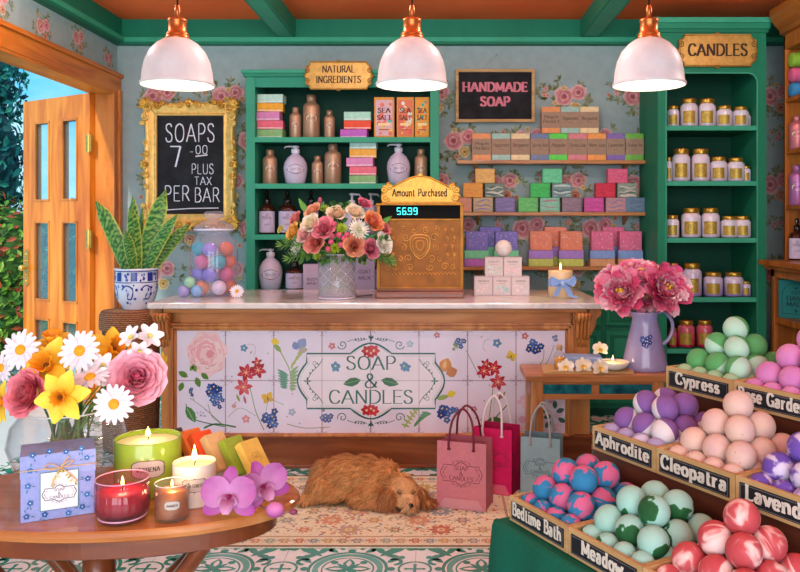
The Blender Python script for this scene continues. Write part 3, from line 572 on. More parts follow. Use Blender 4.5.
r=thing('flower_pot','yellow glazed garden pot with green plant beyond the doorway','plant pot',(-3.93,6.75,-.008)); m=MB()
m.lathe([(0,0),(.12,0),(.17,.12),(.2,.28),(.17,.36),(.2,.39),(.2,.42),(.17,.42),(.15,.38),(0,.36)],24,col='#d29a1e'); m.build('pot','gloss',r)
m=MB(); leafcloud(m,(0,0,.5),(.2,.2,.18),500,.04,YG[:5],rng); m.build('foliage','foliage',r,recalc=False)

# ================================================================ FURNITURE
def cabinet_shelves(root,x0,x1,y0,y1,zs,t,col,name='shelf'):
    for z in zs:
        m=MB(); m.box(x0,x1,y0,y1,z-t,z,col); m.box(x0,x1,y0-.004,y0+.012,z-t-.004,z+.0,GL); m.build(name,'green',root,bevel=.002)
# left green hutch
HF=5.9
SH=[Z(137,HF),Z(183.5,HF),Z(234.5,HF),Z(290.5,HF)]
def hutch_left():
    x0,x1=X(246,HF),X(439,HF); zt=Z(73,HF); r=thing('shelf_cabinet','green painted open shelf cabinet behind the counter, holding bottles','cabinet',((x0+x1)/2,6.1,0)); w=(x1-x0)/2; y0,y1=HF-6.1,WB-.003-6.1-.02
    m=MB(); m.box(-w,-w+.065,y0,y1,0,zt,'#3c9c7d'); m.box(w-.065,w,y0,y1,0,zt,'#3c9c7d'); m.box(-w+.002,w-.002,y0+.002,y1-.001,zt-.02,zt-.001,'#1f7a5c'); m.box(-w+.066,w-.066,y0+.001,y0+.03,zt-.105,zt-.021,'#33967a'); m.box(-w+.066,w-.066,y0+.001,y1-.001,.1,.85,'#1f7a5c')
    m.build('carcass','green',r,bevel=.004)
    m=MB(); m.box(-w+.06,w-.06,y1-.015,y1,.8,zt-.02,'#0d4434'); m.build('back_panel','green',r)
    m=MB(); m.box(-w-.03,w+.03,y0-.035,y1,zt-.005,zt+.02,'#3fa283'); m.box(-w-.018,w+.018,y0-.02,y1,zt-.03,zt-.004,'#2e8c6e'); m.build('crown','green',r,bevel=.004)
    cabinet_shelves(r,-w+.062,w-.062,y0+.006,y1-.016,SH,.034,'#1f7459')
hutch_left()
# tall candle cabinet, right
CF=5.75; CS=[Z(125.5,CF),Z(181,CF),Z(238,CF),Z(297.5,CF),Z(349,CF),Z(402,CF)]
def candle_cab():
    x0,x1=1.565,2.345; xc=(x0+x1)/2; w=(x1-x0)/2; r=thing('candle_cabinet','tall green cabinet with an arched opening full of candle jars','cabinet',(xc,6.0,0)); y0,y1=CF-6.0,WB-.003-6-.02; zt=2.83
    m=MB(); m.box(-w,-w+.06,y0,y1,0,zt,'#22805f'); m.box(w-.065,w,y0,y1,0,zt,'#22805f'); m.box(-w+.061,w-.066,y0+.001,y1-.001,0,.12,GR)
    zt2=Z(73,CF); rr=.07; a,b=-w+.06,w-.065   # header with rounded lower corners
    poly=[(a,zt)]; poly+=[(a,zt2-rr)]+[(a+rr-rr*math.cos(t),zt2-rr+rr*math.sin(t)) for t in [PI/2*k/6 for k in range(1,7)]]+[(b-rr+rr*math.sin(t),zt2-rr+rr*math.cos(t)) for t in [PI/2*k/6 for k in range(0,6)]]+[(b,zt2-rr),(b,zt)]
    m.prism(poly,y0+.001,y0+.03,'#22805f'); m.build('carcass','green',r,bevel=.003)
    m=MB(); lp=[(a,.3)]+poly[1:-1]+[(b,.3)]; m.tube([(x,y0-.002,z) for x,z in lp],.006,6,'#48a888'); m.build('arch_bead','green',r)
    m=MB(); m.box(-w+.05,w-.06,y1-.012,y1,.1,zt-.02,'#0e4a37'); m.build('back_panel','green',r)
    m=MB(); m.box(-w-.05,w+.03,y0-.045,y1,2.83,2.868,GL); m.box(-w-.035,w+.02,y0-.028,y1,2.79,2.832,'#2a8a69'); m.box(-w-.02,w+.012,y0-.014,y1,2.765,2.792,GR); m.build('crown','green',r,bevel=.004)
    cabinet_shelves(r,-w+.06,w-.065,y0+.012,y1-.013,CS,.03,'#1b6a50')
candle_cab()
# low green drawer cupboard between counter and candle cabinet
def low_cab():
    x0,x1=.80,1.555; xc=(x0+x1)/2; w=(x1-x0)/2; r=thing('drawer_cabinet','low green panelled cupboard against the wall, right of the counter','cabinet',(xc,6.0,0)); y0,y1=-.22,WB-6-.025; zt=.83
    m=MB(); m.box(-w,w,y0,y1,.06,zt,'#1c7054'); m.box(-w-.0,w,y0-.02,y1,zt,zt+.035,'#2c8c6b'); m.box(-w+.02,w-.02,y0+.03,y1,0,.06,GD); m.build('carcass','green',r,bevel=.004)
    for (a,b) in ((-w+.03,-.02),(.02,w-.03)):
        for (c,d) in ((.66,.80),(.38,.62),(.1,.34)):
            m=MB(); m.box(a,b,y0-.016,y0,c,d,'#22805f'); m.box(a+.03,b-.03,y0-.024,y0-.014,c+.03,d-.03,'#1a6a4e'); m.box(a+.055,b-.055,y0-.03,y0-.022,c+.05,d-.05,'#2a8a68') if d-c>.15 else None
            f=m.build('drawer','green',r,bevel=.005); k=MB(); k.ball(((a+b)/2,y0-.045,(c+d)/2),.013,10,8,'#b8924a'); k.tube([((a+b)/2,y0-.02,(c+d)/2),((a+b)/2,y0-.042,(c+d)/2)],.006,8,'#b8924a'); k.build('knob','metal',f)
low_cab()
# three wall shelves
def wshelf(px0,px1,py,label,g):
    d=6.1; x0,x1=X(px0,d),X(px1,d); z=Z(py,d); r=thing('wall_shelf',label,'shelf',((x0+x1)/2,WB,z)); w=(x1-x0)/2
    m=MB(); m.box(-w,w,-.2,-.003,-.028,0); m.build('board','shelfw',r,bevel=.004)
    for s in (-.8,.8):
        m=MB(); m.prism([(-.14,-.03),(-.003,-.03),(-.003,-.10)],s*w-.01,s*w+.01,plane='yz'); m.build('bracket','shelfw',r)
    return z
S1=wshelf(457,648,160,'wooden wall shelf carrying the paper wrapped soaps, highest of the three',1)
S2=wshelf(460,648,212,'wooden wall shelf carrying small pyramids of soap bars, middle of three',2)
S3=wshelf(462,644,266.5,'wooden wall shelf carrying stacked tri-coloured soaps, lowest of the three',3)
# right-hand wooden hutch along the right wall
def hutch_right():
    y0,y1=2.9,5.66; xf=2.43; r=thing('wooden_hutch','orange-brown wooden shelf hutch along the right wall','cabinet',(2.68,(y0+y1)/2,0)); ox=-2.68; oy=-(y0+y1)/2
    B=lambda m,a,b,c,d,e,f:m.box(a+ox,b+ox,c+oy,d+oy,e,f)
    m=MB(); B(m,xf,XR-.005,y1-.02,y1,1.14,2.74); B(m,xf,xf+.03,y1-.03,y1-.001,1.14,2.74); B(m,xf,XR-.005,y0,y0+.02,1.14,2.74); B(m,xf,xf+.03,4.2,4.26,1.14,2.74); B(m,xf,XR-.005,y0,y1,2.62,2.74)
    m.build('upper_frame','hutchw',r,bevel=.003)
    m=MB(); B(m,XR-.03,XR-.008,y0,y1,.05,2.74); m.build('back_panel','tabled',r)
    for k,py in enumerate((98,150,205.5)):
        m=MB(); z=Z(py,5.6); B(m,xf+.004,XR-.03,y0+.02,y1-.02,z-.028,z); m.build('shelf','hutchw',r,bevel=.003)
    m=MB(); prof=[(0,2.72),(-.025,2.73),(-.03,2.76),(-.06,2.79),(-.09,2.83),(-.1,2.87),(-.1,2.90),(.3,2.90),(.3,2.72)]
    m.prism([(xf+a+ox,b) for a,b in prof],y0+oy,y1+oy+.0,plane='xz'); m.build('crown','hutchwy',r)
    xb=2.34; m=MB(); B(m,xb-.075,XR-.005,y0,y1+.03,1.105,1.14); B(m,xb-.045,XR-.005,y0,y1+.015,1.08,1.106); m.build('ledge','hutchw',r,bevel=.005)
    m=MB(); B(m,xb,XR-.005,y1-.02,y1,0,1.08); B(m,xb,xb+.03,y1-.06,y1,0,1.08); B(m,xb,xb+.03,y0,y1,1.02,1.08); B(m,xb,XR-.03,y0,y1,.02,.1); B(m,xb,xb+.03,4.1,4.16,0,1.08); B(m,xb,XR-.005,y0,y0+.02,0,1.08)
    m.build('lower_frame','hutchw',r,bevel=.003)
    m=MB(); z=.745; B(m,xb+.004,XR-.03,y0+.02,y1-.02,z-.04,z); m.build('lower_shelf','hutchw',r,bevel=.003); return z
HS=hutch_right()
# ================================================================ THE COUNTER
CT=Z(303,4.52)+.0   # counter top height
def spir(cx,cz,r,turns,d,a0,y,n=10):
    return [(cx+r*(1-.85*k/(n*turns))*math.cos(a0+d*2*PI*k/n),y,cz+r*(1-.85*k/(n*turns))*math.sin(a0+d*2*PI*k/n)) for k in range(int(n*turns)+1)]
def counter():
    x0,x1=-1.655,.935; r=thing('shop_counter','long wooden shop counter with marble top and flower painted tile front','counter',((x0+x1)/2,4.95,0)); ox,oy=-(x0+x1)/2,-4.95
    m=MB(); m.box(x0+ox,x1+ox,4.52+oy,5.40+oy,CT-.034,CT); m.build('marble_top','marble',r,bevel=.01,seg=3)
    bx0,bx1=-1.60,.86; yf=4.60
    B=lambda m,a,b,c,d,e,f:m.box(a+ox,b+ox,c+oy,d+oy,e,f)
    m=MB(); B(m,bx0,bx1,yf+.03,5.3,.02,CT-.034); B(m,bx0+.11,bx1-.11,yf,yf+.05,CT-.15,CT-.036); m.build('body','cwood',r)
    m=MB(); B(m,bx0+.02,bx1-.02,yf-.035,yf+.04,CT-.062,CT-.034); m.build('cornice','cwood',r,bevel=.008)
    # base board
    m=MB(); B(m,bx0-.01,bx1+.01,yf-.012,yf+.05,0,.17); B(m,bx0-.02,bx1+.02,yf-.025,yf+.05,.165,.188); B(m,bx0-.02,bx1+.02,yf-.03,yf+.05,0,.02); m.build('plinth','basew',r,bevel=.006)
    # panel frame (mitred moulding)
    px0,px1,pz0,pz1=X(177,yf),X(565,yf),.196,Z(330.5,yf)
    for prof,w in (((0,0),.0),):
        m=MB()
        for k,(o,h) in enumerate(((.0,.012),(.014,.03),(.03,.022))):
            a,b,c,d=px0-o-.014,px1+o+.014,pz0-o*.3-.01,pz1+o+.014
            for q in ((a,a+.014,c,d),(b-.014,b,c,d),(a,b,d-.014,d),(a,b,c,c+.01)): B(m,q[0],q[1],yf-h,yf+.03,q[2],q[3])
        m.build('panel_moulding','cwoodz',r,bevel=.003)
    # pilasters with carved corbels
    for s,(a,b) in ((-1,(bx0,px0-.045)),(1,(px1+.045,bx1))):
        m=MB(); B(m,a,b,yf-.012,yf+.04,.19,CT-.06); m.build('pilaster','cwoodz',r,bevel=.004)
        c=(a+b)/2; pr=smooth_curve([(0,CT-.06),(-.085,CT-.06),(-.09,CT-.085),(-.06,CT-.11),(-.05,CT-.16),(-.03,CT-.21),(-.01,CT-.25),(0,CT-.26)],3)
        m=MB(); m.prism([(yf-.01+p+oy,q) for p,q in pr],c-.04+ox,c+.04+ox,plane='yz')
        # carved flutes and scrolls
        for k in range(4):
            xx=c-.03+.02*k+ox; m.tube([(xx,yf-.01+p*1.02-.004+oy,q) for p,q in pr[3:-6]],[.0085]*len(pr[3:-6]),6)
        for t in (1,-1):
            m.tube([(c+t*.041+ox,y,z) for y,z in smooth_curve([(yf-.075+oy,CT-.075),(yf-.055+oy,CT-.1),(yf-.03+oy,CT-.085),(yf-.045+oy,CT-.07)],4)],.006,6)
        for k in range(5):
            a_=R(-90+(k-2)*24); m.tube([(c+ox,yf-.03+oy,CT-.175),(c+ox+.045*math.cos(a_),yf-.035+oy,CT-.175+.05*math.sin(a_)),(c+ox+.05*math.cos(a_),yf-.022+oy,CT-.175+.085*math.sin(a_))],[.007,.009,.003],6)
        for t in (1,-1): m.tube([(p[0],p[1],p[2]) for p in spir(c+ox+t*.025,CT-.165,.02,1.4,t,PI/2,yf-.045+oy)],.005,6)
        m.build('corbel','cwoodz',r)
        # side scroll bracket on the outer edge
        m=MB(); e=(a if s<0 else b); pts=smooth_curve([(0,CT-.04),(s*.055,CT-.045),(s*.06,CT-.075),(s*.035,CT-.1),(s*.03,CT-.14),(s*.005,CT-.19),(0,CT-.2)],3)
        m.prism([(e+ox+p,q) for p,q in pts],yf-.0+oy,yf+.08+oy)
        for k in range(3): m.tube([(e+ox+p*1.02,yf+.012+.026*k+oy,q) for p,q in pts[2:-3]],.008,6)
        m.build('side_scroll','cwoodz',r)
    # tiled front painted with flowers: measured on the photograph's own pixels, laid on the panel plane
    m=MB(); m.box(px0+ox,px1+ox,yf-.0+oy,yf+.035+oy,pz0,pz1,'#ebe4f6'); P=Paint(m,lambda u,v,l:(X(u,yf)+ox,yf-.0005-l+oy,Z(-v,yf)),.00012)
    V=lambda y:-y
    rg=random.Random(3)
    vx=[225.5,273.8,322,370.5,419,467.6,516]
    for x in vx: P.rect(x-.45,x+.45,V(434),V(330),'#a58f9a')
    P.rect(177,565,V(381),V(380.2),'#a58f9a')
    for x in vx:
        for y in (331,380.6,433):
            for a in (45,135,225,315): P.ring(x+4*math.cos(R(a)),V(y)+4*math.sin(R(a)),2.4,.35,'#b9a9bd',1,9,R(a)+1,R(a)+5)
    def lily(x,y,s,c=('#b9222f','#cf3b46'),n=6,rot=0):
        for k in range(n): P.leaf(x,V(y),s,s*.5,rot+2*PI*k/n,c[k%2],5+.01*k); P.leaf(x,V(y),s*.5,s*.12,rot+2*PI*k/n,'#e88a84',6)
        P.disc(x,V(y),s*.13,'#f0d48a',7,7)
    def stem(pts,w=.7,c='#7d9a6a'): P.line(smooth_curve([(a,V(b)) for a,b in pts],5),w,c,3)
    def forget(x,y,s,n=6,c=('#2f56a4','#4a74ba','#243f86')):
        s*=1.3; n=int(n*1.6)
        for k in range(n):
            a=rg.uniform(0,6); d=rg.uniform(.2,1)*s; P.flower(x+d*math.cos(a),V(y)+d*math.sin(a),s*.5,5,c[k%3],'#e8d98a',5+k*.3,a,.8)
    def small(x,y,s,c,cc='#f3e7b0',n=5): P.flower(x,V(y),s,n,c,cc,5,rg.uniform(0,2),.75)
    def butterfly(x,y,s,c,ang=0):
        for q,(l,w,a) in enumerate(((1,.75,50),(.75,.6,-25),(1,.75,130),(.75,.6,205))): P.leaf(x,V(y),s*l,s*w,R(a)+ang,c if q%2==0 else mix(c,'#a08040',.25),5+q*.1)
        P.leaf(x-s*.3*math.cos(ang+1.57),V(y)-s*.3*math.sin(ang+1.57),s*.7,s*.14,R(90)+ang,'#4a4038',7)
    # the pale peony
    for k,(q,c) in enumerate(((21,'#f6d3d6'),(18,'#f3c3c8'),(15,'#f7dadb'),(11,'#efb0b6'),(7.5,'#f5cfd1'),(4,'#e99aa4'))):
        P.disc(208+rg.uniform(-2,2),V(354)+rg.uniform(-2,2),q*.95,c,2+k*.5,22,q*1.1,f=lambda a,k=k:1+.08*math.sin(7*a+k)+.05*math.sin(11*a+2*k))
    for k in range(26):
        a=rg.uniform(0,6.3); d=rg.uniform(3,17); P.ring(208+d*math.cos(a),V(354)+d*math.sin(a),rg.uniform(2,4),.6,rg.choice(['#eca3ab','#f9e3e3','#e58f9a']),5.5,6,a-1,a+1)
    for (x,y,L,a) in ((188,377,11,150),(196,372,9,110),(196,377,11,-70),(201,373,10,-40),(183,382,10,-110),(190,371,7,60)): P.leaf(x,V(y),L,L*.55,R(a),'#5f8a3c' if L>9 else '#78a04c',4)
    stem([(186,404),(188,412),(196,420),(226,427)],.8,'#5f7f4a'); P.leaf(186,V(406),19,9,R(-60),'#4f8a4a',4); P.line([(187,V(408)),(194,V(421))],.5,'#a5c88a',5)
    forget(192,391,3,4); stem([(192,393),(194,400)],.4); forget(214,393,6,8); forget(219,402,4,5); stem([(208,404),(212,416),(222,424)],.5); stem([(222,424),(204,408),(190,398)],.4)
    stem([(236,427),(216,424),(204,428)],1.4,'#4f7a45')
    for k in range(10): P.disc(196+rg.uniform(0,16),V(404+rg.uniform(0,14)),.7,'#8a8fae',4,6)
    small(244,348,4.2,'#5f94bd'); P.ring(250,V(350),6,.4,'#a9b5a5',3,8,-1,2); P.leaf(250,V(354),4,1.5,1,'#9aa88a',4)
    for p in (None,):
        lily(246,372.5,9.5,rot=.3); lily(258,370,9,('#a81c2a','#c02f3a'),rot=.8); lily(243.5,387,9.5,('#cf4a55','#dd6c70'),rot=.1); lily(257,362.5,6,('#a81c2a','#b82a36'),5,.5)
        stem([(249,384),(252,396),(256,412),(264,430)],.7)
    P.leaf(240,V(402),9,2.6,R(115),'#9aa65a',4); P.leaf(246,V(404),9,2.6,R(105),'#b86a72',4)
    small(234,406,2.5,'#c98a96'); small(246,419,4.6,'#d995a4'); stem([(228,417),(240,408),(256,416)],.35)
    # yellow bud and ferns
    P.leaf(271,V(340),9,7,R(-20),'#e8cf3a',5); P.leaf(274,V(344),11,5,R(-48),'#8fae5a',4.5); stem([(280,351),(286,362),(290,372),(292,392)],.9,'#9ab474')
    for k in range(7):
        P.leaf(289-k*.2,V(376+k*2.0),14-k,3,R(150+k*3),'#5f9a80',4+.05*k); P.leaf(289,V(374+k*2.4),13-k,3,R(40-k*8),'#8fb078',4+.05*k)
    for k in range(5): P.leaf(291+k*1.4,V(370-k*4),9,2.4,R(75-14*k),'#a9bc6a',4+.05*k)
    # butterflies
    P.leaf(298,V(349),13,10,R(55),'#8f9dc8',5); P.leaf(297,V(350),9,7,R(110),'#7f8fc0',5.3); P.leaf(298,V(351),10,6,R(10),'#b9ad98',5.2)
    butterfly(268,399,8,'#e3b83a',.3); butterfly(449,366,0.1,'#e09a48')
    P.leaf(443,V(372),15,13,R(70),'#d98f3e',5); P.leaf(446,V(374),12,11,R(20),'#c98248',5.3); P.leaf(444,V(369),9,4,R(80),'#ecc07a',6)
    butterfly(511,357,7,'#e6cb4e',-.5)
    forget(272,418,6,8); stem([(266,411),(270,400),(284,405)],.35); forget(325,418,5,6,('#4f6fae','#4a5aa0','#6a7ab0')); forget(322,409,2.5,3,('#5f6a90','#707aa0','#5f6a90')); small(292,412,4.2,'#9fb4d6'); stem([(287,424),(305,428),(330,427)],.6,'#8a9a78'); small(332,346,4,'#c9818f'); small(410,344,4,'#a9c2d8')
    small(437,335,3.6,'#c9818f'); forget(460,342,4.2,6,('#4f76b8','#6a90c4','#3d5f9e')); forget(455,346,3,3,('#7a9a70','#8aa880','#6a8a68')); stem([(466,350),(472,362),(478,374),(480,378)],.5)
    small(497,343,5,'#6796be'); P.ring(490,V(346),7,.4,'#a9b5a5',3,8,1.5,4); lily(0,0,.01)
    lily(484,371,8.5,('#ad1f2e','#c23340'),rot=.4); lily(494,368,8.5,rot=.2); lily(498,382,9,('#b93044','#cf5560'),rot=.7); lily(486,364,6,('#a81c2a','#bb2c38'),5)
    stem([(493,388),(491,404),(488,426)],.7); P.leaf(498,V(401),10,2.6,R(65),'#a8606a',4); P.leaf(501,V(399),9,2.4,R(60),'#8a9a5a',4)
    small(525,336,4,'#c9818f'); forget(535,348,5.5,8); forget(554,338,2.8,3,('#5f86bd','#4a70ad','#6a90c4')); stem([(544,350),(542,362),(530,372),(526,378)],.6); stem([(554,345),(546,364),(532,372)],.4)
    # lower right: yellow bud, blue, leaf, pink
    P.leaf(447,V(395),9,7,R(15),'#e8d84a',5); P.leaf(436,V(399),14,5,R(14),'#9ab86a',4); stem([(436,399),(424,402),(412,416),(404,428)],.8,'#9ab474')
    for k in range(6): P.leaf(421-k*1.5,V(412+k*3),11,3,R(-10+12*k),'#5f9a6a',4+.05*k); P.leaf(419-k*1.8,V(412+k*3),10,2.6,R(110+10*k),'#a9bc6a',4+.05*k)
    forget(446,414,6,9); forget(456,410,3.5,4); P.leaf(485,V(428),20,15,R(25),'#4f7a44',4); stem([(484,430),(508,404)],.8,'#5f8a4a'); small(474,409,3.6,'#d081a0')
    for k in range(40): x=rg.uniform(518,562); y=rg.uniform(388,430); P.disc(x,V(y),rg.uniform(1.5,4),rg.choice(['#ecc9de','#f2d8e6','#e4b9d2']),1.5+.01*k,9)
    for (x,y,a) in ((548,412,160),(552,416,190),(556,412,20),(558,418,-30),(551,421,230),(555,409,90)): P.leaf(x,V(y),9,5,R(a),'#4f6a5c',4)
    for k in range(26):
        x=rg.choice([rg.uniform(230,300),rg.uniform(448,560)]); y=rg.uniform(334,430); P.disc(x,V(y),.9,rg.choice(['#b9a3b0','#a9b59a','#c9a0a8']),3,6)
    sub=Paint(m,lambda u,v,l:(X(u,yf)+ox,yf-.0005-l+oy,Z(-v,yf)),.00012)
    P.poly([(371+a*.2,V(381)+b*.2) for a,b in logo_path(3)],'#f1ebf5',8)
    P.rect(370.1,370.9,V(418),V(344),'#b3a3b2',8.5); P.rect(322-.3,322+.3,V(408),V(353),'#b3a3b2',8.5); P.rect(419-.3,419+.3,V(408),V(353),'#b3a3b2',8.5); P.rect(300,442,V(380.9),V(380.4),'#b3a3b2',8.5)
    logo(P,371,V(381),.2,'#24675f',True,9,7)
    for (x,y) in ((335.5,366),(404,366)): P.flower(x,V(y),5,5,'#5b8fb8','#e8d56a',12,.3)
    m.build('tile_front','tile',r,recalc=False)
counter()
# ================================================================ SIGNS AND FRAMES
def plaque_poly(w,h,cc):
    """rectangle with scooped corners"""
    P=[]
    for sx,sy in ((1,1),(-1,1),(-1,-1),(1,-1)):
        a0={(1,1):(-90,-180),(-1,1):(0,-90),(-1,-1):(90,0),(1,-1):(180,90)}[(sx,sy)]
        cx,cy=sx*w/2,sy*h/2
        for k in range(6):
            a=R(a0[0]+(a0[1]-a0[0])*k/5); P.append((cx+cc*math.cos(a),cy+cc*math.sin(a)))
    return P
def gold_sign(name,label,px0,px1,py0,py1,d,lines):
    w,h=(px1-px0)/F*d,(py1-py0)/F*d; r=thing(name,label,'sign',(X((px0+px1)/2,d),d,Z((py0+py1)/2,d)))
    m=MB(); m.prism(plaque_poly(w,h*.9,h*.15),-.02,0,'#7d5420'); m.prism(plaque_poly(w*.965,h*.82,h*.14),-.027,-.019,'#c2964c')
    m.build('plaque','gilt',r,bevel=.003)
    m=MB(); pl=plaque_poly(w*.985,h*.87,h*.145); m.tube([(a,-.023,b) for a,b in pl],.0055,6,'#b8893c',closed=True)
    for sx in (1,-1):
        for k in (-1,1): m.tube(spir(sx*w*.475,k*h*.16,h*.09,1.4,k*sx,R(90*k),-.028),.0045,6,'#8f6226')
        m.ball((sx*w*.5,-.02,0),(.012,.01,.02),8,6,'#a87a32')
    for k in (1,-1): m.ball((0,-.02,k*h*.46),(.018,.01,.011),8,6,'#a87a32'); 
    m.build('ornament','gilt',r)
    m=MB(); P=Paint(m,lambda u,v,l:(u,-.0275-l,v),.0004)
    for t,z,hh,ww in lines: text(P,t,0,z,hh,'#3a2208','slab',ww,1)
    m.build('lettering','ink',r,recalc=False)
gold_sign('gold_sign','gold scalloped sign reading NATURAL INGREDIENTS on the left green cabinet',306,372,60.5,91.5,5.862,[('NATURAL',.022,.048,.235),('INGREDIENTS',-.054,.048,.325)])
gold_sign('gold_sign','gold scalloped sign reading CANDLES above the candle jars',678,755,33,69,5.745,[('CANDLES',-.038,.082,.42)])
# handmade soap board
d=6.27; r=thing('hanging_board','small black board reading HANDMADE SOAP hung on the wallpaper','sign',(X(495,d),d,Z(96,d))); w,h=79/F*d,53/F*d
m=MB(); t=.024
for q in ((-w/2,-w/2+t,-h/2,h/2),(w/2-t,w/2,-h/2,h/2),(-w/2+t,w/2-t,h/2-t,h/2),(-w/2+t,w/2-t,-h/2,-h/2+t)): m.box(q[0],q[1],-.025,.01,q[2],q[3])
m.build('frame','cratew',r,bevel=.003); m=MB(); m.box(-w/2+t,w/2-t,-.012,.005,-h/2+t,h/2-t); m.build('board','slate',r)
m=MB(); P=Paint(m,lambda u,v,l:(u,-.0125-l,v),.0004); text(P,'HANDMADE',0,.035,.068,'#dd8092','bold',.505,1); text(P,'SOAP',0,-.078,.068,'#dd8092','bold',.225,1); m.build('lettering','ink',r,recalc=False)
m=MB(); m.tube([(-w*.17,-.006,h/2),(.01,-.006,h/2+.115),(w*.17,-.006,h/2)],.0022,6,'#cfc6b4'); m.ball((.01,-.008,h/2+.115),.006,8,6,'#9a9a9a'); m.build('cord','matte',r)
# ornate gilt frame with the chalkboard
def ornate():
    d=6.25; x0,x1,z0,z1=X(142.5,d),X(241.5,d),Z(237,d),Z(97,d); cx,cz=(x0+x1)/2,(z0+z1)/2; r=thing('ornate_chalkboard','black chalkboard in an ornate gold frame with soap prices, on the wall','chalkboard',(cx,d,cz)); w,h=x1-x0,z1-z0
    iw,ih=X(224.5,d)-X(158,d),Z(116,d)-Z(214,d); ix,iz=X(191.2,d)-cx,Z(165,d)-cz
    a,b,c,e=ix-iw/2,ix+iw/2,iz-ih/2,iz+ih/2
    m=MB(); m.box(a,b,-.012,.03,c,e); m.build('board','slate',r)
    # mitred moulding: rows of (outward fraction, height)
    prof=[(0,.012),(.0,.03),(.08,.036),(.14,.028),(.3,.03),(.6,.05),(.8,.062),(.92,.055),(1,.03),(1,0)]
    m=MB(); n=13
    def outer(t,side): # wavy outer edge
        return 1+.10*math.cos(2*PI*t*2)-.12*math.sin(PI*t)
    W=.105; H_=.115
    for side in range(4):
        rows=[]
        for i in range(n+1):
            t=i/n; k=outer(t,side); row=[]
            for (o,hh) in prof:
                if side==0: p=(a+(b-a)*t+(2*t-1)*o*W,c-o*H_*k)
                elif side==2: p=(b-(b-a)*t-(2*t-1)*o*W,e+o*H_*k)
                elif side==1: p=(b+o*W*k,c+(e-c)*t+(2*t-1)*o*H_)
                else: p=(a-o*W*k,e-(e-c)*t-(2*t-1)*o*H_)
                row.append((p[0],-hh,p[1]))
            rows.append(row)
        m.grid(rows,'#eebf68')
    rg=random.Random(2)
    for sx in (1,-1):
        for sz in (1,-1):
            X0,Z0=(ix+sx*(iw/2+.06)),(iz+sz*(ih/2+.065))
            for k,(dx,dz,rr) in enumerate(((0,0,.052),(-.07,.012,.032),(.012,-.08,.032),(.035,.03,.028),(-.12,.03,.02),(.03,-.13,.02))):
                m.tube(spir(X0+sx*dx,Z0+sz*dz,rr,1.5,sx*sz*(1 if k%2 else -1),R(45*k),-.062-.004*k),[.011]*16 if False else .0095,6,['#e8b553','#c98d2e','#f0c468'][k%3])
            for k in range(5): a_=R(45*(1 if sx*sz>0 else -1)+(0 if sx>0 else 180)+(k-2)*24); m.tube([(X0,-.065,Z0),(X0+.06*math.cos(a_),-.07,Z0+.06*math.sin(a_)),(X0+.085*math.cos(a_),-.05,Z0+.085*math.sin(a_))],[.01,.012,.004],6,'#d59c3a')
    for (X0,Z0,a0) in ((ix,iz+ih/2+.08,90),(ix,iz-ih/2-.085,-90),(ix-iw/2-.075,iz,180),(ix+iw/2+.075,iz,0)):
        for k in range(7): a_=R(a0+(k-3)*26); m.tube([(X0-.02*math.cos(R(a0)),-.06,Z0-.02*math.sin(R(a0))),(X0+.03*math.cos(a_),-.075,Z0+.03*math.sin(a_)),(X0+.05*math.cos(a_),-.055,Z0+.05*math.sin(a_))],[.008,.011,.004],6,['#f0c468','#d59c3a'][k%2])
        m.ball((X0,-.07,Z0),(.022,.02,.022),10,8,'#c98d2e')
        for s in (1,-1):
            px_,pz_=(s*.075,0) if abs(a0)==90 else (0,s*.085); m.tube(spir(X0+px_,Z0+pz_,.03,1.4,s,R(a0),-.06),.008,6,'#dba540')
            px_,pz_=(s*.14,0) if abs(a0)==90 else (0,s*.17); m.tube(spir(X0+px_,Z0+pz_,.022,1.3,-s,R(a0+90),-.058),.007,6,'#e8b553')
    m.build('moulding','gilt',r)
    m=MB(); P=Paint(m,lambda u,v,l:(u+ix,-.0125-l,v+iz),.0004); ck='#e6e2ea'; k=d/F
    q=lambda x,y:((x-191.2)*k,(165-y)*k)
    def T(s,x0,x1,y,hh): c0=q((x0+x1)/2,y); text(P,s,c0[0],c0[1],hh*k,ck,'chalk',(x1-x0)*k,1)
    T('SOAPS',166,215,142,18); T('7',170,182,167,21); T('-',190,194,156,8); T('00',196,208,154,8.5); P.line([q(196,156.5),q(208,155)],.008,ck,1); T('PLUS',192,214,174,10); T('TAX',195,212,185,8); T('PER',165,190,201,15); T('BAR',195,220,202,14)
    P.line([q(166,210),q(190,208.5),q(219,208)],.007,ck,1); m.build('chalk_writing','chalk',r,recalc=False)
ornate()
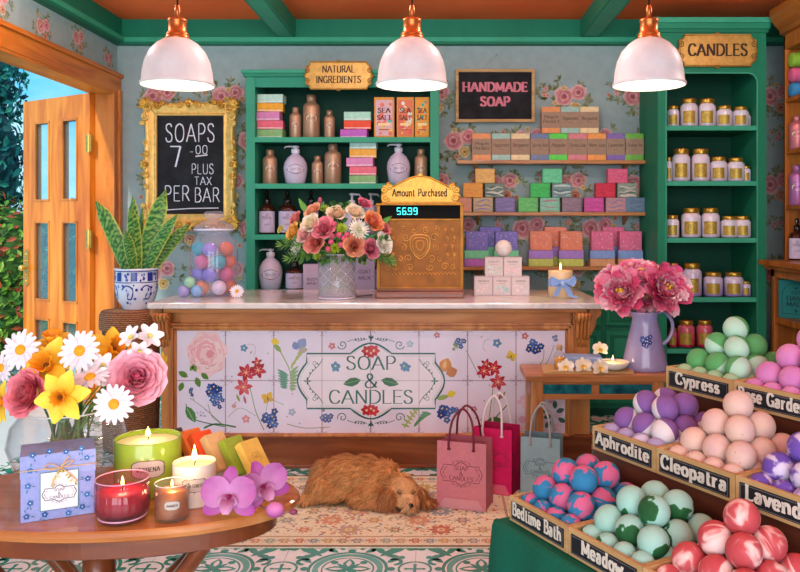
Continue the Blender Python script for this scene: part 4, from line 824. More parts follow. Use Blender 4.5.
# ================================================================ PENDANT LAMPS
def lamp(px,label):
    d=3.94; zb=Z(86,d); r=thing('pendant_lamp',label,'lamp',(X(px,d),d,zb),group='white pendant lamps with copper caps'); Rr=35.5/F*d
    hh=(86-39)/F*d
    prof=[(1.0,0),(1.01,.012),(.985,.02),(.97,.035),(.945,.08),(.9,.13)]; prof=[(Rr*1.0,0),(Rr*1.02,.004),(Rr*1.02,.012),(Rr*.975,.02),(Rr*.95,.07),(Rr*.89,.12),(Rr*.76,.17),(Rr*.58,.205),(Rr*.38,.228),(Rr*.27,hh)]
    ins=[(a-.004,b-.002) for a,b in prof][::-1]
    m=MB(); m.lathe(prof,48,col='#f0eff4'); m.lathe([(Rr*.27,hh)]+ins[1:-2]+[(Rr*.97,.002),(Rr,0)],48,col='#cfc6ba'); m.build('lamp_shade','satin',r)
    c=(-.0); m=MB(); z0=hh-.004; m.lathe([(0,z0+.1),(.012,z0+.1),(.014,z0+.15),(.009,z0+.17)],16,col='#c9713a'); m.lathe([(.056,z0),(.06,z0+.006),(.056,z0+.013),(.053,z0+.018),(.056,z0+.024),(.05,z0+.032),(.043,z0+.04),(.043,z0+.085),(.046,z0+.09),(.045,z0+.1),(.03,z0+.106),(0,z0+.108)],28,col='#d9773c'); m.build('copper_cap','metal',r)
    m=MB(); m.tube([(0,0,z0+.165),(0,0,H-zb)],.0045,8,'#1d1a18'); m.lathe([(.05,H-zb-.001),(.05,H-zb-.02),(.01,H-zb-.03)],20,col='#c9713a'); m.build('cord','matte',r)
    m=MB(); m.ball((0,0,.11),(.03,.03,.035),12,8); b=m.build('light_bulb','bulb',r)
    l=bpy.data.lights.new('lamp_light','POINT'); l.energy=3.5; l.color=(1,.9,.76); l.shadow_soft_size=.05; lo=bpy.data.objects.new('lamp_light',l); COL.objects.link(lo); lo.parent=r; lo.location=(0,0,.03)
    return r
lamp(177.5,'white dome pendant lamp with copper cap, hanging before the gold framed chalkboard')
lamp(412,'white dome pendant lamp with copper cap, hanging over the middle of the counter')
lamp(649,'white dome pendant lamp with copper cap, hanging left of the CANDLES sign')
# ================================================================ GOODS ON THE SHELVES
rng=random.Random(21)
def cyl_paint(m,r,z0=0,e=.0004,mat=0,ph=0): return Paint(m,lambda u,v,l:((r+l)*math.sin(u/r+ph),-(r+l)*math.cos(u/r+ph),v+z0),e,mat)
def jar(px,w,pyt,pyb,d,body,name,label,group,scale_s,gold='#b8923a'):
    s=F/d; Rr=w/2/s; z=Z(pyb,d-.0)if scale_s is None else scale_s; h=(pyb-pyt)/s; r=thing(name,label,'candle',(X(px,d),d,z),math.atan2(-X(px,d),d),group=group)
    lh=h*.17; b=h-lh
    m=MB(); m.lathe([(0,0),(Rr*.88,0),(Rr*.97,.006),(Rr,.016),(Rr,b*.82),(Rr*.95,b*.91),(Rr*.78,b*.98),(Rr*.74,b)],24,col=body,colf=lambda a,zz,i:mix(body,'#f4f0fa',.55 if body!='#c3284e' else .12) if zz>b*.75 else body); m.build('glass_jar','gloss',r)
    m=MB(); m.lathe([(Rr*.76,b-.002),(Rr*.82,b),(Rr*.84,b+.003),(Rr*.84,h-.006),(Rr*.8,h-.001),(0,h)],24,col=gold,wave=lambda a,zz:1+.012*math.sin(28*a)); m.build('lid','metal',r)
    m=MB(); P=cyl_paint(m,Rr,0,.0006); P.rect(-Rr*.72,Rr*.72,b*.14,b*.66,'#b4963e',1,8); P.line([(-Rr*.35,b*.46),(Rr*.35,b*.46)],b*.03,'#7d5f1c',2); P.line([(-Rr*.3,b*.36),(Rr*.3,b*.36)],b*.02,'#7d5f1c',2); P.ring(0,b*.4,b*.19,b*.015,'#d2b75a',2,14); m.build('label','gilt',r,recalc=False)
    return r
lil='#c9bfd8'
SHELFW=['top','second','third','fourth','fifth']
rowsC=[
 (0,[(673,12,106),(689,17,99),(707,17,99),(724,16,106),(740.5,16,107),(753,8.5,113)],'#cfc4d6'),
 (1,[(669,5.5,157),(681,18,149),(700.5,18,149),(718.5,17,157),(736,17,158),(750.5,10,166)],'#cfc4d6'),
 (2,[(672.5,13,215),(691,19,208),(710.5,18,208),(729,17,216),(747,17,216)],'#cfc4d6'),
 (3,[(673,13,263),(692,19,263),(713,19,272),(733.5,19,272),(750,11,281)],'#9f8cc8'),
 (4,[(672.5,9,328),(686,17,320),(704.5,16,320)],'#c3284e'),
]
desc={0:'white candle jar',1:'white candle jar',2:'white candle jar',3:'lilac candle jar',4:'red candle jar'}
for k,items,body in rowsC:
    n=len(items)
    for i,(px,w,pt) in enumerate(items):
        dd=5.86; pb=220+(CAMZ-CS[k])*F/dd; top=Z(pt,dd); rr=w/2/F*dd
        dx=X(px,dd)
        if dx-rr<1.628: dx=1.629+rr
        size='tall' if (pb-pt)>24 else ('tiny' if w<11.5 else 'small')
        if i==0 and k==3: size='half hidden'
        if dx+rr>2.276: dx=2.275-rr
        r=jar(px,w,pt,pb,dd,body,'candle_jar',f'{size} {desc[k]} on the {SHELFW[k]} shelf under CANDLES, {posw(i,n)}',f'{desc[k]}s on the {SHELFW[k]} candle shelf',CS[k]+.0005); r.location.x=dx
r=jar(675,17,354,362,5.86,'#4a2a3a','candle_jar','dark candle jar low in the candle cabinet, behind the green bath bombs',None,CS[5]+.0005,'#6b5a3a'); 
# -- soaps: one generic bar builder
def bar(name,label,cat,loc,w,dpt,h,col,group,rotz=0,tilt=None,mat='soap',bev=.006,deco=None):
    m=MB(); m.box(-w/2,w/2,-dpt/2,dpt/2,0,h,col); 
    o=m.build(name,mat,bevel=bev,seg=2); o.location=loc; o.rotation_euler=(0,0,rotz); tag(o,label,cat,group)
    if deco: deco(o,w,dpt,h)
    return o
def swirl_deco(c1,c2,n=7,seed=0):
    def f(o,w,dp,h):
        rg=random.Random(seed); m=MB(); P=Paint(m,lambda u,v,l:(u,-dp/2-.0002-l,v),.0002)
        for k in range(n):
            y=h*(.12+.76*k/n); pts=smooth_curve([(-w*.44,min(h*.9,max(h*.1,y+rg.uniform(-.1,.1)*h))),(-w*.15,min(h*.9,max(h*.1,y+rg.uniform(-.15,.15)*h))),(w*.15,min(h*.9,max(h*.1,y+rg.uniform(-.15,.15)*h))),(w*.44,min(h*.9,max(h*.1,y+rg.uniform(-.1,.1)*h)))],4)
            P.line(pts,h*rg.uniform(.06,.16),[c1,c2][k%2],1+k*.2,taper=True)
        m.build('marbling','soap',o,recalc=False)
    return f
# paper-wrapped soaps
def wrapped(px0,w,pt,base_z,col,txt,label,seed):
    d=6.16; wd=w/F*d; h=(26.5)/F*d; o=thing('wrapped_soap',label,'soap',(X(px0+w/2,d),d,base_z+.0005),group='paper wrapped soaps on the highest wall shelf'); dp=.09
    m=MB(); m.box(-wd/2,wd/2,-dp/2,dp/2,0,h,col); m.build('soap_bar','soap',o,bevel=.005)
    m=MB(); m.box(-wd/2-.001,wd/2+.001,-dp/2-.0015,dp/2+.0015,h*.2,h*.8,'#a58a74'); pw=m.build('paper_band','paper',o)
    m=MB(); P=Paint(m,lambda u,v,l:(u,-dp/2-.0018-l,v),.0003)
    L=txt.split('|')
    for k,t in enumerate(L): text(P,t,0,h*(.5 if len(L)==1 else .56-.17*k),h*.13 if len(L)==1 else h*.12,'#2a1d18','script',min(wd*.86,wd*.15*len(t)),1,.15)
    P.line([(-wd*.2,h*.72),(wd*.2,h*.72)],.002,'#7a6656',1); P.line([(-wd*.12,h*.4),(wd*.12,h*.4)],.0025,'#6a5646',1); m.build('lettering','ink',pw,recalc=False)
bot=[(472,'#e3955a','Peach|Perfect'),(491.3,'#9cc4b8','Peppermint'),(510.6,'#e6d2a0','Bergamot'),(529.9,'#6d7fa0','Spring Rain'),(548.2,'#58d84a','Apple'),(567.3,'#d8838a','Coconut Soap'),(586.4,'#f0a050','Melon Juice'),(605.5,'#8468b0','Lavender'),(623.6,'#74b84a','Christmas Tree')]
names_=['orange','pale blue-green','cream','slate blue','bright green','pink','amber','purple','leaf green']
for k,(x,c,t) in enumerate(bot): wrapped(x,18.6,133,S1,c,t,f'{names_[k]} soap in a brown paper band on the highest wall shelf, bottom row',k)
for k,(x,c,t) in enumerate([(541,'#e3955a','Peach|Perfect'),(560,'#9cc4b8','Peppermint'),(579,'#e6d2a0','Bergamot')]): wrapped(x,18.6,106,S1+26.5/F*6.16+.001,c,t,f'{names_[k]} soap in a brown paper band stacked in the upper row of three',k)
# little pyramids on the middle shelf
d=6.14; u_=d/F
row_b=[(452,'#d08a6a','salmon',None),(473,'#b9a070','purple and yellow marbled',('#7a68a8','#c9b070')),(495,'#7a6aa0','dusky violet',('#6a5a94','#8a7ab0')),(518,'#5cb85c','leaf green',('#6cc86a','#4ca850')),(539.5,'#7cc0a0','mint and rose marbled',('#b06a7a','#8ad0b0')),(561.5,'#8a7484','mauve grey',('#94808e','#7a6676')),(583.5,'#c84a9a','magenta',('#d868ac','#b83a8a')),(605,'#b88890','blue and salmon marbled',('#5a7aa8','#d8907a')),(624.2,'#66809a','slate blue',('#58708c','#7890a8'))]
row_m=[(463,'#e0941c','amber',('#eaa42c','#d08410')),(484.6,'#6a7a6a','grey and cream swirled',('#d0d0c0','#40544c')),(530,'#2cb84a','vivid green',('#3cc85a','#20a83c')),(551.6,'#6f8f8c','grey-green and white swirled',('#c8d8d0','#4c6c70')),(595,'#cc2444','red',('#dc3454','#b81c38')),(616.6,'#8a9a88','olive-grey and pink swirled',('#dcc8c0','#546a58'))]
row_t=[(475,'#d8a850','golden',('#e0b464','#cc9c44')),(542,'#5cc890','mint green',('#6cd8a0','#50bc84')),(607,'#d85a80','rose pink',('#e06c90','#cc4c74'))]
hh=14.3*u_
for lvl,row in enumerate((row_b,row_m,row_t)):
    for k,(x,c,nm,sw) in enumerate(row):
        ww=19.6*u_; zz=S2+.0005+lvl*(hh+.0005); pl=['left','middle','right'][(k//3 if lvl==0 else k//2 if lvl==1 else k)]
        bar('soap_bar',f"{nm} soap bar in the {['bottom row','second row','top'][lvl]} of the {pl} pyramid, middle shelf",'soap',(X(x+9.8,d),d,zz),ww,.07,hh,c,'soap bars in pyramids on the middle wall shelf',deco=swirl_deco(mix(c,sw[0],.45 if 'marbled' not in nm and 'swirled' not in nm else .8),mix(c,sw[1],.45 if 'marbled' not in nm and 'swirled' not in nm else .8),n=5,seed=k+lvl*10) if sw else None)
# stacks of three on the lowest shelf
sets=[((464.5,478.5,494),('#5a44b8','#5cd092','#b84cc4'),('blue-violet','mint green','bright violet'),'left'),((528.5,544,558.5),('#e0703c','#9a68cc','#c0cc34'),('orange','lilac','lime yellow'),'middle'),((589.5,602,617.5),('#d84480','#6a94d8','#d8944c'),('deep pink','sky blue','tan'),'right')]
for (xa,xr,xb),cs,nm,pl in sets:
    for (x,depth,wh) in ((xa,6.14,'left'),(xb,6.14,'right'),(xr,6.245,'rear')):
        uu=6.14/F; z=S3+.0005; w0=24.5*uu
        hts=(7.6*uu,8.2*uu,19*uu) if wh!='rear' else (9*uu,10*uu,20*uu)
        for lv,(c,hgt) in enumerate(zip((cs[2],cs[1],cs[0]),hts)):
            c=mix(c,'#ffffff',.10); ww=w0*(1.0 if lv<2 else .9); dp=.085 if wh!='rear' else .065
            if lv==2: 
                sp=random.Random(int(x)+lv)
                def deco(o,w,dpp,h,sp=sp,c=c):
                    m=MB(); P=Paint(m,lambda u,v,l:(u,-dpp/2-.0002-l,v),.0003)
                    for k in range(26): P.disc(sp.uniform(-.42,.42)*w,sp.uniform(.06,.94)*h,sp.uniform(.0015,.0045),mix(c,'#ffffff',sp.uniform(.3,.8)),1+k*.05,7)
                    m.build('speckles','soap',o,recalc=False)
            else: deco=None
            bar('soap_block' if lv==2 else 'soap_bar',f"{nm[2-lv]} {'speckled block' if lv==2 else 'soap bar'}, {['bottom','middle','top'][lv]} of the {wh} stack, {pl} cluster, lowest shelf",'soap',(X(x+12,6.14) if wh!='rear' else X(x+12,6.2),depth,z),ww,dp,hgt,c,'tri-coloured soap stacks on the lowest wall shelf',rotz=R(sp.uniform(-3,3)) if lv==2 and wh!='rear' else 0,bev=.005,deco=deco)
            z+=hgt+.0005
# -- left cabinet contents
HD=6.02
def oval_label(m,Rr,z,w,h,txt='',c0='#dccab8',c1='#4a2c20',e=.0005):
    P=cyl_paint(m,Rr,z,e); f=lambda k:(lambda a:k*(1+.07*math.cos(4*a)))
    P.disc(0,0,w/2,c1,1,20,h/2,f=f(1)); P.disc(0,0,w/2,c0,2,20,h/2,f=f(.86)); 
    if txt: text(P,txt,0,-h*.12,h*.22,c1,'sans',w*.55,3)
def bottle_bronze(px,w,pt,zb,label,d=HD,group='bronze metal bottles in the left green cabinet',col='#bb9578'):
    Rr=w/2/F*d; pb=220+(CAMZ-zb)*F/d; h=(pb-pt)/F*d; r=thing('metal_bottle',label,'bottle',(X(px,d),d,zb+.0005),math.atan2(-X(px,d),d),group=group)
    m=MB(); b=h*.83; m.lathe([(0,0),(Rr*.94,0),(Rr,.006),(Rr,b*.84),(Rr*.93,b*.92),(Rr*.6,b*.985),(Rr*.5,b)],26,col=col); m.build('body','metal_s',r)
    m=MB(); m.lathe([(Rr*.5,b-.003),(Rr*.56,b),(Rr*.58,h-.004),(Rr*.5,h),(0,h)],20,col=mix(col,'#5a3a28',.3)); m.build('cap','metal_s',r)
    m=MB(); oval_label(m,Rr,h*.45,Rr*1.55,h*.22 if w>14 else h*.2,'SOAP'); m.build('label','ink',r,recalc=False)
M['metal_s']=cmat('brushed_metal',.36,metal=.45,var=.06,scale=30)
def pump(px,w,pt,zb,label,d=HD,col='#cfc6de',hide=False):
    Rr=w/2/F*d; pb=220+(CAMZ-zb)*F/d; h=(pb-pt)/F*d; r=thing('pump_bottle',label,'bottle',(X(px,d),d,zb+.0005),math.atan2(-X(px,d),d),group='white pump bottles in the left green cabinet'); b=h*.80
    m=MB(); m.lathe([(0,0),(Rr*.72,0),(Rr*.8,.01),(Rr*.93,b*.28),(Rr,b*.5),(Rr*.93,b*.68),(Rr*.7,b*.84),(Rr*.42,b*.93),(Rr*.3,b*.97),(Rr*.3,b)],28,col=col); m.build('body','gloss',r)
    m=MB(); m.lathe([(Rr*.3,b-.002),(Rr*.36,b),(Rr*.36,b+.03),(Rr*.16,b+.035),(Rr*.14,h-.02),(Rr*.3,h-.018),(Rr*.3,h-.004),(0,h)],18,col='#e4e0ec'); m.tube([(0,0,h-.01),(-Rr*.55,0,h-.008),(-Rr*.85,0,h-.012),(-Rr*.9,0,h-.025)],[.008,.007,.005,.004],8,'#e4e0ec'); m.build('pump','gloss',r)
    m=MB(); oval_label(m,Rr*.985,b*.47,Rr*1.5,b*.3,'SOAP CO','#d8cadb','#8a5a52'); m.build('label','ink',r,recalc=False)
def dark_bottle(px,w,pt,zb,label,d=HD,group='amber glass bottles with lilac labels',drop=True,txt='SHAMPOO'):
    Rr=w/2/F*d; pb=220+(CAMZ-zb)*F/d; h=(pb-pt)/F*d; r=thing('amber_bottle',label,'bottle',(X(px,d),d,zb+.0005),math.atan2(-X(px,d),d),group=group); b=h*.68
    m=MB(); m.lathe([(0,0),(Rr*.94,0),(Rr,.008),(Rr,b*.8),(Rr*.85,b*.92),(Rr*.4,b*.99),(Rr*.36,b+.015)],24,col='#3a1a10'); m.build('body','gloss',r)
    m=MB(); m.lathe([(Rr*.38,b),(Rr*.45,b+.004),(Rr*.45,b+.04),(Rr*.22,b+.045),(Rr*.26,h-.02),(Rr*.2,h-.006),(0,h)],16,col='#1c1614'); m.build('dropper' if drop else 'pump','gloss',r)
    m=MB(); P=cyl_paint(m,Rr,0,.0006); P.rect(-Rr*1.25,Rr*1.25,b*.06,b*.76,'#c9bedb',1,12); text(P,txt,0,b*.5,b*.085,'#3a2440','sans',Rr*1.2,2); text(P,'SOAP',0,b*.3,b*.05,'#5a4460','sans',Rr*.6,2); P.ring(0,b*.64,b*.035,b*.01,'#5a4460',2,10); P.line([(-Rr*.5,b*.2),(Rr*.5,b*.2)],b*.012,'#5a4460',2); m.build('label','paper',r,recalc=False)
def soap_stack(px0,px1,zb,cols,names,where,d=HD):
    n=len(cols); uu=d/F; z=zb+.0005; h=8.7*uu; offs=[0,-.5,-3.2,-.6,.2,0] if n==5 else [-1.5,1.5,2]
    for k,(c,nm) in enumerate(zip(cols,names)):
        w=(px1-px0)*uu*(.97 if n==3 else 1); m=MB(); m.box(-w/2,w/2,-.055,.055,0,h*.98,c); o=m.build('soap_slab','soap',bevel=.004); o.location=(X((px0+px1)/2+offs[k],d),d,z); o.rotation_euler=(0,0,R([-4,3,-2,4,-3][k]))
        m=MB(); P=Paint(m,lambda u,v,l:(u,-.0552-l,v),.0004); P.rect(-w*.49,w*.49,h*.06,h*.2,mix(c,'#ffffff',.45)); m.build('edge_stripe','soap',o,recalc=False)
        tag(o,f"{nm} soap slab, {['bottom','second','third','fourth','top'][k] if n==5 else ['bottom','middle','top'][k]} of the stack {where}",'soap','stacked soap slabs in the left green cabinet'); z+=h
c5=['#86b878','#e0637a','#d884b8','#eaa61e','#b9e0d4']; n5=['green','rose red','pink','yellow','pale mint']
soap_stack(259,284.5,SH[0],c5,n5,'at the left of the top cabinet shelf')
soap_stack(342.5,370,SH[0],['#c060c8','#e8481c','#a8e0cc'],['violet','red orange','pale mint'],'in the middle of the top cabinet shelf')
soap_stack(350.5,377,SH[1],c5,n5,'on the second cabinet shelf')
bottle_bronze(295.5,12,107.5,SH[0],'small bronze bottle on the top cabinet shelf, beside the five coloured slabs')
bottle_bronze(311.5,17,95,SH[0],'large bronze bottle on the top cabinet shelf under NATURAL INGREDIENTS')
bottle_bronze(329.5,11,110.5,SH[0],'smallest bronze bottle, right of the large one on the top shelf')
bottle_bronze(270,14.5,150,SH[1],'bronze bottle at the left end of the second cabinet shelf')
bottle_bronze(317.5,11.5,156,SH[1],'small bronze bottle right of the white pump bottle, second shelf')
bottle_bronze(333,17,144,SH[1],'large bronze bottle on the second shelf, left of the coloured slabs')
bottle_bronze(421,13,149,SH[1],'bronze bottle at the right end of the second cabinet shelf')
pump(295.5,24,145.5,SH[1],'white pump bottle near the left of the second cabinet shelf')
pump(398.5,24,143.5,SH[1],'white pump bottle above the cash register sign')
pump(270.5,24,248.5,SH[3],'white pump bottle low in the cabinet, just above the marble top')
def slim_pump(px,w,pt,zb,col,label):
    d=HD; Rr=w/2/F*d; pb=220+(CAMZ-zb)*F/d; h=(pb-pt)/F*d; r=thing('pump_bottle',label,'bottle',(X(px,d),d,zb+.0005)); b=h*.72
    m=MB(); m.lathe([(0,0),(Rr*.95,0),(Rr,.01),(Rr,b*.9),(Rr*.8,b*.97),(Rr*.4,b)],22,col=col); m.build('body','gloss',r)
    m=MB(); m.lathe([(Rr*.4,b),(Rr*.4,b+.03),(Rr*.15,b+.035),(Rr*.15,h-.02),(Rr*.35,h-.015),(Rr*.35,h-.003),(0,h)],16,col=mix(col,'#ffffff',.3)); m.tube([(0,0,h-.01),(Rr*.9,0,h-.012),(Rr*1.1,0,h-.03)],[.009,.007,.005],8,mix(col,'#ffffff',.3)); m.build('pump','gloss',r)
dark_bottle(267,16,190,SH[2],'amber dropper bottle with lilac label, leftmost on the third cabinet shelf',txt='ESSENTIAL')
dark_bottle(287.5,18,190,SH[2],'amber dropper bottle with lilac label, left behind the counter bouquet',txt='HAND OIL')
dark_bottle(311,15,190,SH[2],'amber dropper bottle peeking over the top of the counter bouquet',txt='OIL')
slim_pump(352,16,193,SH[2],'#cfc8dc','pale grey pump bottle rising behind the cream roses of the bouquet')
slim_pump(371,15,193,SH[2],'#8c8a9c','dark grey pump bottle right of the pale one behind the bouquet')
dark_bottle(294.5,18,258,SH[3],'dark round bottle with lilac label, left of the glass vase',drop=False,txt='BODY OIL')
def carton(px0,px1,pt,zb,label,lines,col='#cbb6cf',d=6.0,name='carton',mat='card',h=None):
    w=(px1-px0)/F*d; pb=220+(CAMZ-zb)*F/d; h=(pb-pt)/F*d; r=thing(name,label,'box',(X((px0+px1)/2,d),d,zb+.0005)); m=MB(); m.box(-w/2,w/2,-.04,.04,0,h,col); m.build('box',mat,r,bevel=.003)
    m=MB(); P=Paint(m,lambda u,v,l:(u,-.0403-l,v),.0003)
    for t,z,hh,c,wf in lines: text(P,t,0,h*z,h*hh,c,'sans',w*wf,3)
    return r,m,P,w,h
r,m,P,w,h=carton(304,322,264,SH[3],'pink-lilac carton reading BODY WASH at the left edge of the vase',[('BODY',.36,.1,'#4a2c48',.6),('WASH',.2,.1,'#4a2c48',.6)]); m.build('lettering','ink',r,recalc=False)
r,m,P,w,h=carton(355,375,254,SH[3],'lilac carton reading GOAT MILK at the right edge of the vase',[('GOAT',.46,.1,'#3a2c48',.6),('MILK',.28,.1,'#3a2c48',.6)],'#b9acd0'); m.build('lettering','ink',r,recalc=False)
dark_bottle(380,10,250,SH[3],'narrow dark bottle with lilac label squeezed between carton and cash register',drop=False,txt='OIL')
def seasalt(a,b,cols,label,seed):
    r,m,P,w,h=carton(a,b,98,SH[0],label,[],'#e09a42'); rg=random.Random(seed); P.rect(-w*.42,w*.42,h*.05,h*.93,cols[0],1)
    for k in range(26): x,y=rg.uniform(-.34,.34)*w,rg.uniform(.1,.88)*h; q=rg.uniform(.03,.09)*w*1.6; P.disc(x,y,min(q,w*.42-abs(x)),rg.choice(cols[1:]),1.1+k*.03,8)
    text(P,'SEA',0,h*.62,h*.11,'#5a2a20','slab',w*.6,3); text(P,'SALT',0,h*.44,h*.11,'#5a2a20','slab',w*.68,3); P.rect(-w*.3,w*.3,h*.3,h*.36,'#f3dfa0',3); P.line([(-w*.25,h*.2),(w*.25,h*.2)],h*.03,'#c0485a',3); m.build('printed_face','ink',r,recalc=False)
seasalt(374.5,394.5,['#dcb6bc','#e8a0a8','#5ac0c0','#e8c860','#d0b0d8','#e87a6a'],'pink printed SEA SALT box on the top cabinet shelf, widest of three',1)
seasalt(397,414,['#e07a5a','#e8606a','#f0b060','#f3dfa0','#d8e0d0'],'red and orange SEA SALT box on the top cabinet shelf, middle of three',2)
seasalt(415,429.5,['#e8a040','#5abfb0','#3aa8a0','#e87a4a','#f0c060'],'orange and teal SEA SALT box on the top cabinet shelf, rightmost of three',3)
# -- right hutch contents
HW=5.571
def towel_roll(z,col,label,k):
    m=MB(); r0=.062
    pts=[]; 
    prof=[(0,-.13),(r0*.5,-.132),(r0*.9,-.125),(r0,-.11),(r0,.11),(r0*.9,.125),(r0*.5,.132),(0,.13)]
    m.x=Matrix.Rotation(R(-90),4,'Y')@Matrix.Scale(.82,4,(1,0,0)); m.lathe(prof,24,col=col,wave=lambda a,zz:1+.03*math.sin(3*a+k))
    o=m.build('rolled_towel','cloth'); o.location=(2.568,HW-.005,z+r0*.84); o.rotation_euler=(0,0,0); tag(o,label,'towel','rolled towels on the top shelf of the wooden hutch')
zt=Z(98,5.6)
towel_roll(zt,'#3a8ac0','blue rolled towel, bottom of the pile in the wooden hutch',0); towel_roll(zt+.104,'#d8608c','pink rolled towel, middle of the pile in the wooden hutch',1); towel_roll(zt+.208,'#8ab83a','green rolled towel, top of the pile in the wooden hutch',2)
def hutch_bottle(zb,pt,col,label,d=HW,x=2.487):
    bottle_bronze(440+x/d*F,15.5,pt,zb,label,d,'tall bottles in the wooden hutch',col)
hutch_bottle(Z(150,5.6),116,'#c8787e','rose coloured metal bottle on the second shelf of the wooden hutch')
hutch_bottle(Z(205.5,5.6),165,'#b070a8','mauve metal bottle on the third shelf of the wooden hutch')
dark_bottle(440+2.487/HW*F,15.5,218,1.1405,'brown spray bottle with white label on the ledge of the wooden hutch',HW,None,txt='LAVENDER')
r=thing('teal_box','teal box printed 100% HAND MADE inside the lower wooden hutch','box',(2.468,5.515,HS+.0005),R(-38)); m=MB(); m.box(-.115,.115,-.05,.04,0,.262,'#157a78'); m.build('box','card',r,bevel=.003)
m=MB(); P=Paint(m,lambda u,v,l:(u,-.0503-l,v),.0004); c='#0c3f44'; ar=[(-.09,.03)]+[(-.09,.16)]+[(.09*-math.cos(PI*k/10),.16+.08*math.sin(PI*k/10)) for k in range(1,10)]+[(.09,.16),(.09,.03)]
P.line(ar,.003,c,1); P.line([(-.09,.03),(.09,.03)],.003,c,1); text(P,'100%',0,.165,.022,c,'sans',.07,1); text(P,'HAND',0,.122,.03,c,'slab',.12,1); text(P,'MADE',0,.082,.03,c,'slab',.12,1); P.flower(0,.05,.014,4,c,c,1); P.flower(0,.205,.012,4,c,c,1); m.build('lettering','ink',r,recalc=False)
# ================================================================ ON THE COUNTER
CZ=CT+.0006
def register():
    d=4.92; k=d/F; x=X(420.5,d); r=thing('cash_register','antique brass cash register with embossed front and Amount Purchased sign','cash register',(x,d,CZ)); q=lambda px,py:((px-420.5)*k,(296.5-py)*k)
    m=MB(); w=43*k; m.box(-w,w,-.13,.16,0,8*k*.8); m.box(-w*.98,w*.98,-.12,.15,8*k*.8,9*k); m.build('base','tabled',r,bevel=.006)
    z0=9*k-.001; zb=(296.5-219)*k; zt=(296.5-206)*k; w=40.5*k
    G0='#864e1e'
    m=MB(); m.box(-w,w,-.10,.14,z0,zb,G0); m.box(-w-.012,-w+.008,-.112,.14,z0,zt,'#9a6424'); m.box(w-.008,w+.012,-.112,.14,z0,zt,'#9a6424'); m.box(-w-.016,w+.016,-.118,.145,zt,zt+.012,'#a06a20'); m.box(-w,w,-.112,-.095,zb-.012,zb,'#9a6424'); m.box(-w,w,-.112,-.095,z0,z0+.012,'#9a6424'); m.box(-w,w,-.0,.14,zb-.01,zt,'#3a2416'); m.build('body','brass',r,bevel=.003)
    m=MB(); m.box(-w+.008,w-.008,-.06,-.045,zb,zt,'#0c0a0c'); dm=m.build('display','matte',r)
    m=MB(); dg=Paint(m,lambda u,v,l:(u,-.0608-l,v),.0003)
    seg={'5':'afgcd','6':'afgecd','9':'abcdfg','7':'abc'}
    def digit(x,ch,s=.039):
        w_=s*.5; h=s; lines={'a':((0,h),(w_,h)),'b':((w_,h),(w_,h/2)),'c':((w_,h/2),(w_,0)),'d':((0,0),(w_,0)),'e':((0,0),(0,h/2)),'f':((0,h/2),(0,h)),'g':((0,h/2),(w_,h/2))}
        for c in seg[ch]: (a,b),(e,f)=lines[c]; dg.line([(x+a,zb+.026+b),(x+e,zb+.026+f)],.0042,'#ffffff',1)
    x0=-.14
    for i,ch in enumerate('56'): digit(x0+i*.033,ch)
    dg.disc(x0+.0615,zb+.027,.003,'#ffffff',1,6)
    for i,ch in enumerate('99'): digit(x0+.068+i*.033,ch)
    m.build('digits','led',dm,recalc=False)
    # embossing
    m=MB(); y=-.102; E='#cf9650'; rg=random.Random(8)
    def tb(pts,rr=.004,cl=False): m.tube([(a,y,b) for a,b in pts],rr,6,E,closed=cl)
    cz=(296.5-247)*k; sh=smooth_curve([(0,.075),(.05,.065),(.06,.02),(.045,-.03),(0,-.07),(-.045,-.03),(-.06,.02),(-.05,.065)],4,True)
    tb([(a,cz+b) for a,b in sh],.006,True); tb([(a*.78,cz+b*.78) for a,b in sh],.003,True); tb([(a*.4,cz+b*.4+.01) for a,b in sh],.004,True)
    for s in (1,-1):
        for (cx,cy,rr,t,a) in ((.085,.06,.026,1.4,0),(.1,0,.022,1.3,2),(.07,-.065,.024,1.4,4),(.035,.1,.022,1.3,1),(.15,-.115,.024,1.4,0),(.06,-.12,.022,1.3,3),(.12,-.07,.018,1.2,2),(.2,-.12,.02,1.3,1),(.1,.115,.018,1.2,5)):
            m.tube([(p[0],y,p[2]) for p in spir(s*cx,cz+cy,rr,t,s,a,y)],.0035,5,E)
    for row,zz in enumerate((cz+.1,cz+.05,cz,cz-.05)):
        for c_ in (-.22,-.175,.155,.195,.23):
            xx=c_+(.012 if row%2 else 0)
            if abs(xx)<w-.02:
                for a in (90,50,130,-90): tb([(xx,zz),(xx+.016*math.cos(R(a)),zz+.018*math.sin(R(a)))],.0038)
                tb([(xx-.01,zz),(xx+.01,zz)],.003)
    for k2 in range(18): tb([(-.2+k2*.0235,cz-.15),(-.19+k2*.0235,cz-.165),(-.18+k2*.0235,cz-.15)],.003)
    em=m.build('embossing','brass',r)
    # sign
    pts=[q(384,204),q(382,196),q(385,188),q(388,183),q(393,187),q(400,183.5),q(410,178.5),q(420.5,176),q(431,178.5),q(441,183.5),q(448,187),q(453,183),q(456,188),q(459,196),q(457,204)]
    base_z=zt+.012; f=[(a,b-(296.5-204)*k+base_z) for a,b in pts]
    f[0]=(f[0][0],base_z); f[-1]=(f[-1][0],base_z)
    m=MB(); m.prism(f,-.03,.0,'#d8a040'); m.tube([(a,-.032,b) for a,b in f],.006,6,'#c48a28'); m.box(-.235,.235,-.04,.02,base_z-.001,base_z+.012,'#b87c24')
    for s in (1,-1):
        for (xx,zz,rr,t,a) in ((.215,.035,.028,1.5,0),(.222,.085,.022,1.4,2),(.19,.1,.015,1.2,1)): m.tube([(p[0],-.036,p[2]) for p in spir(s*xx,base_z+zz,rr,t,s,a,0)],.0065,6,'#e8b854')
    m.ball((0,-.03,f[7][1]),(.02,.012,.012),10,6,'#e8b854'); m.build('sign','gilt',r)
